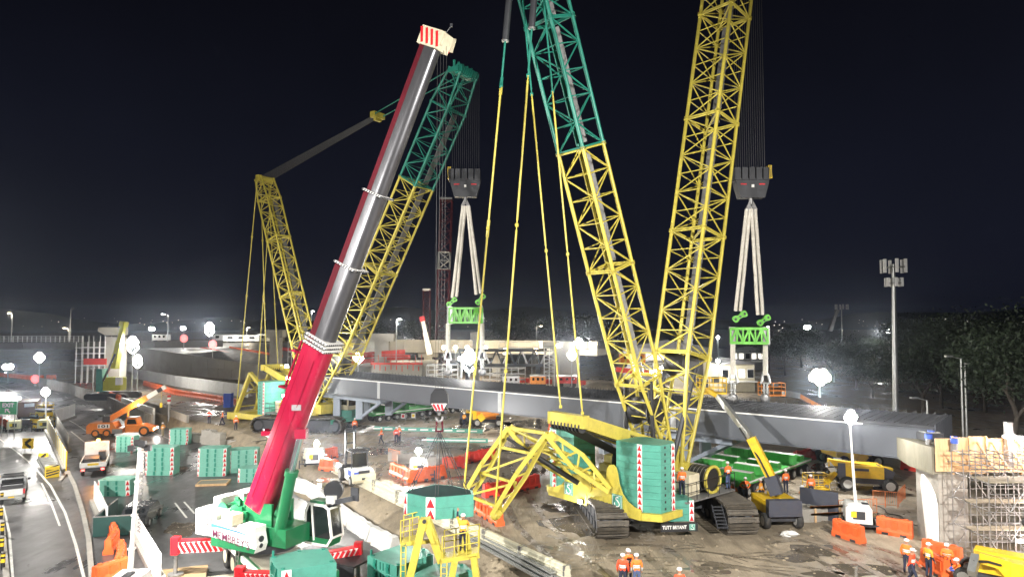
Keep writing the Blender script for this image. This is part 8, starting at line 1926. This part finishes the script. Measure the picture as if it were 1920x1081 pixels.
TL = [(1893, 70, 1.0, 0, 'tall forked gum tree at the far picture edge behind the scaffold'), (1930, 78, 1.1, 1, 'gum tree cut by the picture edge behind the forked one'), (1760, 105, 0.95, 2, 'dark gum tree behind the twin lamp post'), (1722, 98, 0.95, 1, 'dark bushy gum tree beside the phone mast foot'),
      (1800, 112, 1.2, 0, 'dark tall gum tree between the phone mast and the bare pole'), (1840, 100, 1.0, 2, 'dark gum tree just behind the unlit street lamp pole'), (1868, 118, 1.2, 1, 'dark gum tree far behind the forked tree'), (1632, 120, 0.7, 2, 'low tree behind the light tower on the deck'), (1600, 135, 0.8, 1, 'dim tree between the blazing tower and the phone mast'),
      (1560, 150, 0.8, 0, 'dim tree behind the blazing light tower'), (1470, 170, 0.9, 1, 'dim tree behind the orange lift basket'), (1440, 190, 0.9, 2, 'dim tree behind the nearer lime spreader'), (1500, 200, 1.0, 0, 'faint tree below the skyline past the orange basket'), (1640, 262, 0.75, 2, 'lamp lit bushy tree beside the distant lamp'), (1622, 265, 0.6, 1, 'small lamp lit bush left of the lit tree'),
      (1695, 230, 1.3, 0, 'faint far tree right of the phone mast'), (1730, 210, 1.3, 1, 'faint far tree between the mast and the poles'), (1780, 190, 1.2, 2, 'faint far tree over the twin lamp post'), (1140, 240, 1.3, 2, 'dim tree behind the yellow mast foot'), (1100, 260, 1.4, 0, 'dim tree behind the pendants'), (960, 280, 1.3, 1, 'dim tree between the thick pendants'), (1040, 300, 1.6, 2, 'far dim tree between the mast pendants'), (780, 280, 1.2, 0, 'dim tree beside the dark red towers'), (700, 300, 1.2, 1, 'dim tree behind the tall white street lamp')]
for u, Y, s, k, lb in TL:
    q = at(u, Y); o = TP[k].put((q.x, Y, -0.3), random.uniform(0, 6.2), lb, 'trees beyond the site'); o.scale = (s, s, s * random.uniform(0.92, 1.08))
lamp(P(1644, 622, 255), 5000, (1, 0.96, 0.85), 0.4)

# ------------------------------------------------------------------ things behind the span
def bx(t, name, lst, m, par=None):
    mb = MB()
    for c, d in lst: mb.box(c, d)
    return mb.build(name, m, par or t)
a, b = P(700, 690, 112), P(792, 690, 112); w = b.x - a.x; z1 = P(700, 681, 112).z; t = thing('formed_headstock', 'pale concrete headstock with a bright red painted top edge behind the span', 'concrete form', (a.x + w / 2, 112, 0))
bx(t, 'beam', [((a.x + w / 2, 112, z1 - 1.1), (w, 2.4, 2.0))], far_c); bx(t, 'edge_strip', [((a.x + w / 2, 110.75, z1 + 0.05), (w + 0.4, 0.12, 0.35))], M['redpl'])
bx(t, 'drip_sheet', [((a.x + w * (k + 0.5) / 9, 110.72, z1 - 0.45 - 0.15 * (k % 3)), (0.14, 0.05, 0.7 + 0.25 * (k % 2))) for k in range(9)], M['redpl']); bx(t, 'column', [((a.x + w * 0.3, 112, z1 / 2 - 1), (2.0, 1.6, z1 - 2)), ((a.x + w * 0.75, 112, z1 / 2 - 1), (2.0, 1.6, z1 - 2))], far_c)
for k in range(9): mb = MB(); x = a.x + w * k / 8; mb.tube((x, 110.9, z1 + 0.1), (x, 110.9, z1 + 1.5), 0.05, n=5); mb.build('rail_post', M['redpl'], t)
for z in (0.6, 1.05, 1.5): mb = MB(); mb.tube((a.x, 110.9, z1 + z), (b.x, 110.9, z1 + z), 0.035, n=5); mb.build('rail', M['galv'], t)
def scaff(label, u0, u1, v0, v1, Y, nx, nz, m, dep=2.0):
    a, b = P(u0, v1, Y), P(u1, v1, Y); zt = P(u0, v0, Y).z; t = thing('scaffold_tower', label, 'scaffold', ((a.x + b.x) / 2, Y, 0)); zb = min(a.z, 0.0) if a.z < 1 else 0.0
    for i in range(nx + 1):
        for y in (Y, Y + dep): mb = MB(); x = a.x + (b.x - a.x) * i / nx; mb.bar((x, y, zb), (x, y, zt), 0.09); mb.build('standard', m, t)
    for k in range(nz + 1):
        z = a.z + (zt - a.z) * k / nz; mb = MB(); mb.bar((a.x, Y, z), (b.x, Y, z), 0.08); mb.bar((a.x, Y + dep, z), (b.x, Y + dep, z), 0.08); mb.build('ledger', m, t)
        mb = MB(); mb.box(((a.x + b.x) / 2, Y + dep / 2, z + 0.1), (b.x - a.x, dep * 0.8, 0.06)); mb.build('deck', M['steel'], t)
    mb = MB()
    for k in range(nz): z, z2 = a.z + (zt - a.z) * k / nz, a.z + (zt - a.z) * (k + 1) / nz; mb.bar((a.x if k % 2 else b.x, Y, z), (b.x if k % 2 else a.x, Y, z2), 0.07)
    mb.build('brace', m, t); return t
scaff('grey scaffold stair beside the red edged headstock', 800, 858, 684, 712, 108, 4, 3, M['galv'], 2.5); scaff('bright scaffold tower behind the dark truss girder', 1021, 1040, 651, 704, 122, 2, 7, M['hwhite']); scaff('dim scaffold in front of the viaduct near the pendants', 905, 985, 690, 712, 112, 6, 2, M['steel'], 2.0)
scaff('fine scaffold on the viaduct before the pale parapet', 935, 1010, 641, 664, 150, 6, 2, M['galv']); scaff('scaffold by the abutment under the distant road', 540, 575, 640, 668, 128, 3, 3, M['hwhite'])
a, b = P(860, 672, 126), P(1025, 672, 126); t = thing('truss_girder', 'long dark steel truss girder lying beyond the span', 'girder', ((a.x + b.x) / 2, 126, 0)); z1, z0 = P(900, 656, 126).z, P(900, 684, 126).z
for z in (z0, z1): bx(t, 'chord', [(((a.x + b.x) / 2, 126, z), (b.x - a.x, 1.0, 0.5))], M['deckst'])
n = 14
for k in range(n): mb = MB(); x0, x1 = a.x + (b.x - a.x) * k / n, a.x + (b.x - a.x) * (k + 1) / n; mb.bar((x0, 126, z0 if k % 2 else z1), (x1, 126, z1 if k % 2 else z0), 0.3); mb.build('diagonal', M['steel'] if k % 3 == 1 else M['deckst'], t)
bx(t, 'trestle', [((a.x + (b.x - a.x) * f_, 126, z0 / 2), (0.8, 0.8, z0)) for f_ in (0.1, 0.5, 0.9)], M['deckst'])
# far concrete piers with heads
for i, (u, v0, v1, Y, wpx, lb) in enumerate(((718, 625, 668, 125, 26, 'grey concrete pier with a wide head between the tower pairs'), (893, 622, 664, 128, 12, 'slim pale pier head behind the far sling'), (519, 618, 652, 128, 18, 'pale pier behind the far yellow mast'), (1060, 640, 690, 132, 50, 'broad pale abutment wall behind the yellow mast'), (1270, 655, 690, 140, 20, 'pale pier behind the twin lattice feet'))):
    zt, zb = P(u, v0, Y).z, P(u, v1, Y).z; w = wpx / FPX * Y; x = at(u, Y).x; t = thing('bridge_pier', lb, 'bridge pier', (x, Y, 0), 0, 'far bridge piers'); bx(t, 'column', [((x, Y, (zt - 1.4) / 2), (w, 1.8, zt - 1.4))], far_c); bx(t, 'crosshead', [((x, Y, zt - 0.7), (w * 1.7, 2.2, 1.4))], far_c)
# red mesh fences and lit works on the far road
for (px, z, lb, n_, m, h) in (([(385, 656), (475, 678)], 6, 'white barrier row on the wet ramp road', 12, M['hwhite'], 0.9), ([(430, 652), (530, 668)], 6, 'upper orange barrier row on the wet ramp road', 12, M['orange'], 0.9), ([(640, 668), (760, 660)], 5.2, 'long red mesh fence along the far work road, upper row', 10, M['redpl'], 1.0), ([(650, 680), (770, 668)], 4.2, 'long red mesh fence along the far work road, lower row', 10, M['redpl'], 0.8), ([(375, 652), (490, 676)], 5.5, 'red barrier row on the ramp road behind the retaining wall', 14, M['redpl'], 0.9), ([(505, 652), (560, 656)], 5.0, 'short red barrier row behind the far crane', 6, M['redpl'], 0.9),
                             ([(1155, 692), (1230, 700)], 1.0, 'red lit barrier row by the far earth slope', 8, M['redpl'], 0.9)):
    Y0 = 178 if px[0][0] < 600 else 128; a, b = P(px[0][0], px[0][1], Y0), P(px[1][0], px[1][1], Y0 - 6 if px[0][0] > 450 else 166); t = thing('work_fence', lb, 'fence', a, 0, 'red far work fences')
    for k in range(n_): mb = MB(); p, q = a + (b - a) * (k / n_), a + (b - a) * ((k + 0.96) / n_); mb.bar(p, q, 0.12, h); mb.build('panel', m, t)
for i, (u, v, Y, L, hh, lb, m) in enumerate(((425, 633, 192, 7, 1.8, 'pale site cabin on the skyline behind the very bright tower', M['steel']), (508, 633, 192, 7, 1.8, 'pale site cabin behind the far yellow mast', M['cream']), (455, 634, 190, 10, 1.5, 'long white trailer on the far road', M['white']), (596, 633, 192, 9, 1.8, 'white works vehicle on the far road beside the silver boom', M['white']), (303, 632, 192, 4, 1.6, 'small white cabin beside the skyline street lamp', M['white']), (585, 706, 122, 6, 1.8, 'grey works van behind the far crane mast', M['white']), (1008, 711, 100, 2.2, 1.1, 'orange works truck in the lit yard behind the span', M['lifto']), (958, 712, 104, 2.6, 1.1, 'grey works truck in the lit yard behind the span', M['steel']), (1062, 711, 106, 3, 1.0, 'low red works trailer beside the round headed tower', M['redpl']), (1185, 672, 140, 5, 2.0, 'orange works machine on the far earth slope', M['lifto']))):
    c = P(u, v, Y); t = thing('site_cabin' if 'cabin' in lb else 'works_vehicle', lb, 'cabin' if 'cabin' in lb else 'works vehicle', c); bx(t, 'body', [((c.x, Y, c.z), (L, 2.4, hh))], m); bx(t, 'roof', [((c.x, Y, c.z + hh / 2 + 0.06), (L * 1.02, 2.5, 0.12))], M['galv']); bx(t, 'window', [((c.x + L * (f_ - 0.5), Y - 1.215, c.z + hh * 0.15), (L * 0.14, 0.03, hh * 0.35)) for f_ in (0.2, 0.5, 0.8)], M['glass'])
    for s in (-0.32, 0.32): mb = MB(); mb.lathe([(0.45, -0.15), (0.45, 0.15)], (c.x + s * L, Y - 1.0, c.z - hh / 2 - 0.2), (0, 1, 0), 12); mb.build('wheel', M['rubber'], t)
# earth mounds
for i, (u, v, Y, L, hh, dp) in enumerate(((1125, 705, 112, 15, 3.6, 14), (1215, 700, 118, 14, 3.0, 10))):
    c = at(u, Y); rng = random.Random(i); n = 16; mb = MB(); vs = []
    for j in range(n + 1):
        for k in range(n + 1):
            x, y = (k / n - 0.5) * 2, (j / n - 0.5) * 2; r2 = min(1, math.hypot(x, y)); z = hh * max(0, (math.cos(r2 * math.pi) + 1) / 2) ** 0.7 + rng.uniform(0, 0.12) - 0.06; vs.append((c.x + x * L / 2, Y + y * dp / 2, z))
    mb.add(vs, [(j * (n + 1) + k, j * (n + 1) + k + 1, (j + 1) * (n + 1) + k + 1, (j + 1) * (n + 1) + k) for j in range(n) for k in range(n)], True); struct(mb.build('earth_mound', M['bankm']))
# lit shed behind the yellow booms
def shed(label, u0, u1, vt, vb, Y, wall_m, lit, nwin, roof=1.2):
    a, b = P(u0, vb, Y), P(u1, vb, Y); zt = P(u0, vt, Y).z; zb = max(0.0, min(a.z, 2)) * 0; w = b.x - a.x; t = thing('industrial_shed', label, 'building', ((a.x + b.x) / 2, Y, 0))
    bx(t, 'wall', [(((a.x + b.x) / 2, Y + 6, zt / 2), (w, 12, zt))], wall_m); mb = MB(); mb.prism([(a.x - 0.5, zt), (b.x + 0.5, zt), ((a.x + b.x) / 2, zt + roof)], Y - 0.8, Y + 12.6, Matrix.Identity(4)); mb.build('roof', M['roofm'], t)
    for k in range(nwin): x = a.x + w * (k + 0.5) / nwin; f_ = bx(t, 'window', [((x, Y - 0.02, zt - 1.8), (w / nwin * 0.78, 0.08, 1.7))], M['hwhite']); bx(t, 'pane', [((x, Y - 0.07, zt - 1.8), (w / nwin * 0.7, 0.03, 1.5))], M['winlit'] if k % 3 != lit else M['glass'], f_)
    bx(t, 'awning', [((a.x + w / 2, Y - 1.2, zt - 3.2), (w, 2.2, 0.15))], M['hwhite']); return t
shed('grey roofed lit building behind the twin lattice feet', 1168, 1330, 652, 700, 150, M['steel'], 1, 8, 1.8); shed('low dark building with a lit eave beyond the deck', 1352, 1415, 682, 712, 130, M['cream'], 0, 4, 0.8); shed('small dim shed with a pale front under the lime spreader', 1372, 1432, 655, 690, 190, M['steel'], 2, 5, 1.0)
for u, v, Y, pw in ((1240, 690, 140, 2200), (1346, 676, 128, 1600), (1346, 632, 160, 700), (1440, 614, 200, 0), (1305, 668, 135, 900)):
    q = P(u, v, Y); b_ = V((q.x, Y, 0)); t = thing('yard_lamp', {1240: 'glaring yard lamp in the lit building forecourt', 1346: 'yard lamp on the low building eave' if v > 650 else 'small bright yard lamp over the building roof', 1440: 'tiny lamp at the lime spreader end', 1305: 'yard lamp before the grey roofed building'}[u], 'yard lamp', b_, 0, 'yard lamps'); mb = MB(); mb.tube(b_, q, 0.08, n=6); mb.build('pole', M['galv'], t); mb = MB(); mb.sphere(q, 0.38, 8, 6); mb.build('lens', M['lens'], t)
    if pw: lamp(q - V((0, 1.2, 0)), pw, radius=0.3, parent=t)
# lamps under the far viaduct
for i, u in enumerate((832, 854, 876, 910, 948, 1005)):
    v = 651 if i < 4 else 655; q = P(u, v, 156); t = thing('work_lamp', ORD[i] + ' bare work lamp along the viaduct face, from the dark red tower', 'work lamp', q, 0, 'viaduct work lamps'); mb = MB(); mb.sphere(q, 0.5, 8, 6); mb.build('lens', M['lenswarm'], t); mb = MB(); mb.tube(q, q - V((0, 0, 3)), 0.05, n=5); mb.build('post', M['steel'], t); lamp(q + V((0, -1.2, 0)), 1500, (1, 0.86, 0.62), 0.3, t)
for i, (u, v) in enumerate(((760, 640), (700, 648), (1100, 640))): q = P(u, v, 150); lamp(q, 2500, (1, 0.88, 0.68), 0.4)
# crash barriers, cables and odds on the mud
for i, (a, b, lb) in enumerate((((620, 870), (560, 842), 'thin hose lying on the mud by the bank'), ((1640, 948), (1720, 985), 'loose cable on the mud before the pier'), ((300, 778), (340, 800), 'dark trench shadow edge pipe'))):
    if i == 2: continue
    p, q = G(*a), G(*b); t = MB(); pts = [p + (q - p) * (k / 10) + V((0.25 * math.sin(k * 1.3), 0.25 * math.cos(k), 0.03)) for k in range(11)]; t.path(pts, 0.03, 5); tag(t.build('hose', M['black'], loc=p), lb, 'hose')
q = G(1476, 1000); mb = MB(); mb.sphere(q + V((0, -0.3, 0.06)), 0.5, 12, 8, (1.2, 0.7, 0.3)); rng = random.Random(6); mb.v = [w_ + V((rng.uniform(-0.12, 0.12), rng.uniform(-0.12, 0.12), rng.uniform(-0.02, 0.10))) for w_ in mb.v]; mb.sm = [False] * len(mb.sm); tag(mb.build('plastic_sheet', M['wrap'], loc=q), 'crumpled white plastic sheet on the mud before the near boom lift', 'plastic sheet')
a = G(1700, 1008); t = thing('yellow_trestle', 'yellow wooden edge trestle beside the grey blocks', 'trestle', G(1558, 975)); c = G(1552, 978); mb = MB()
for x in (-0.8, 0.8): mb = MB(); mb.bar(c + V((x, 0, 0)), c + V((x, 0, 1.0)), 0.12); mb.build('post', M['wood'], t); mb = MB(); mb.bar(c + V((-1.1, 0, 0.95)), c + V((1.1, 0, 1.05)), 0.12); mb.bar(c + V((-1.1, 0, 0.5)), c + V((1.1, 0, 0.6)), 0.12); mb.build('rail', M['lifto'], t)
# ------------------------------------------------------------------ damp night air
mb = MB(); mb.box((0, 950, 29.5), (3900, 2100, 64.6)); hz = mb.mesh('haze', [])
hm = bpy.data.materials.new('damp_air'); hm.use_nodes = True; hn = hm.node_tree.nodes; hn.clear()
ho = hn.new('ShaderNodeOutputMaterial'); hv = hn.new('ShaderNodeVolumePrincipled')
hv.inputs['Color'].default_value = (0.72, 0.82, 1.0, 1); hv.inputs['Density'].default_value = 0.00028; hv.inputs['Anisotropy'].default_value = 0.94
hm.node_tree.links.new(hv.outputs[0], ho.inputs['Volume']); hm.cycles.homogeneous_volume = True; hm.cycles.volume_sampling = 'MULTIPLE_IMPORTANCE'
hz.materials.append(hm); ho_ = bpy.data.objects.new('haze', hz); COL.objects.link(ho_); ho_['kind'] = 'stuff'
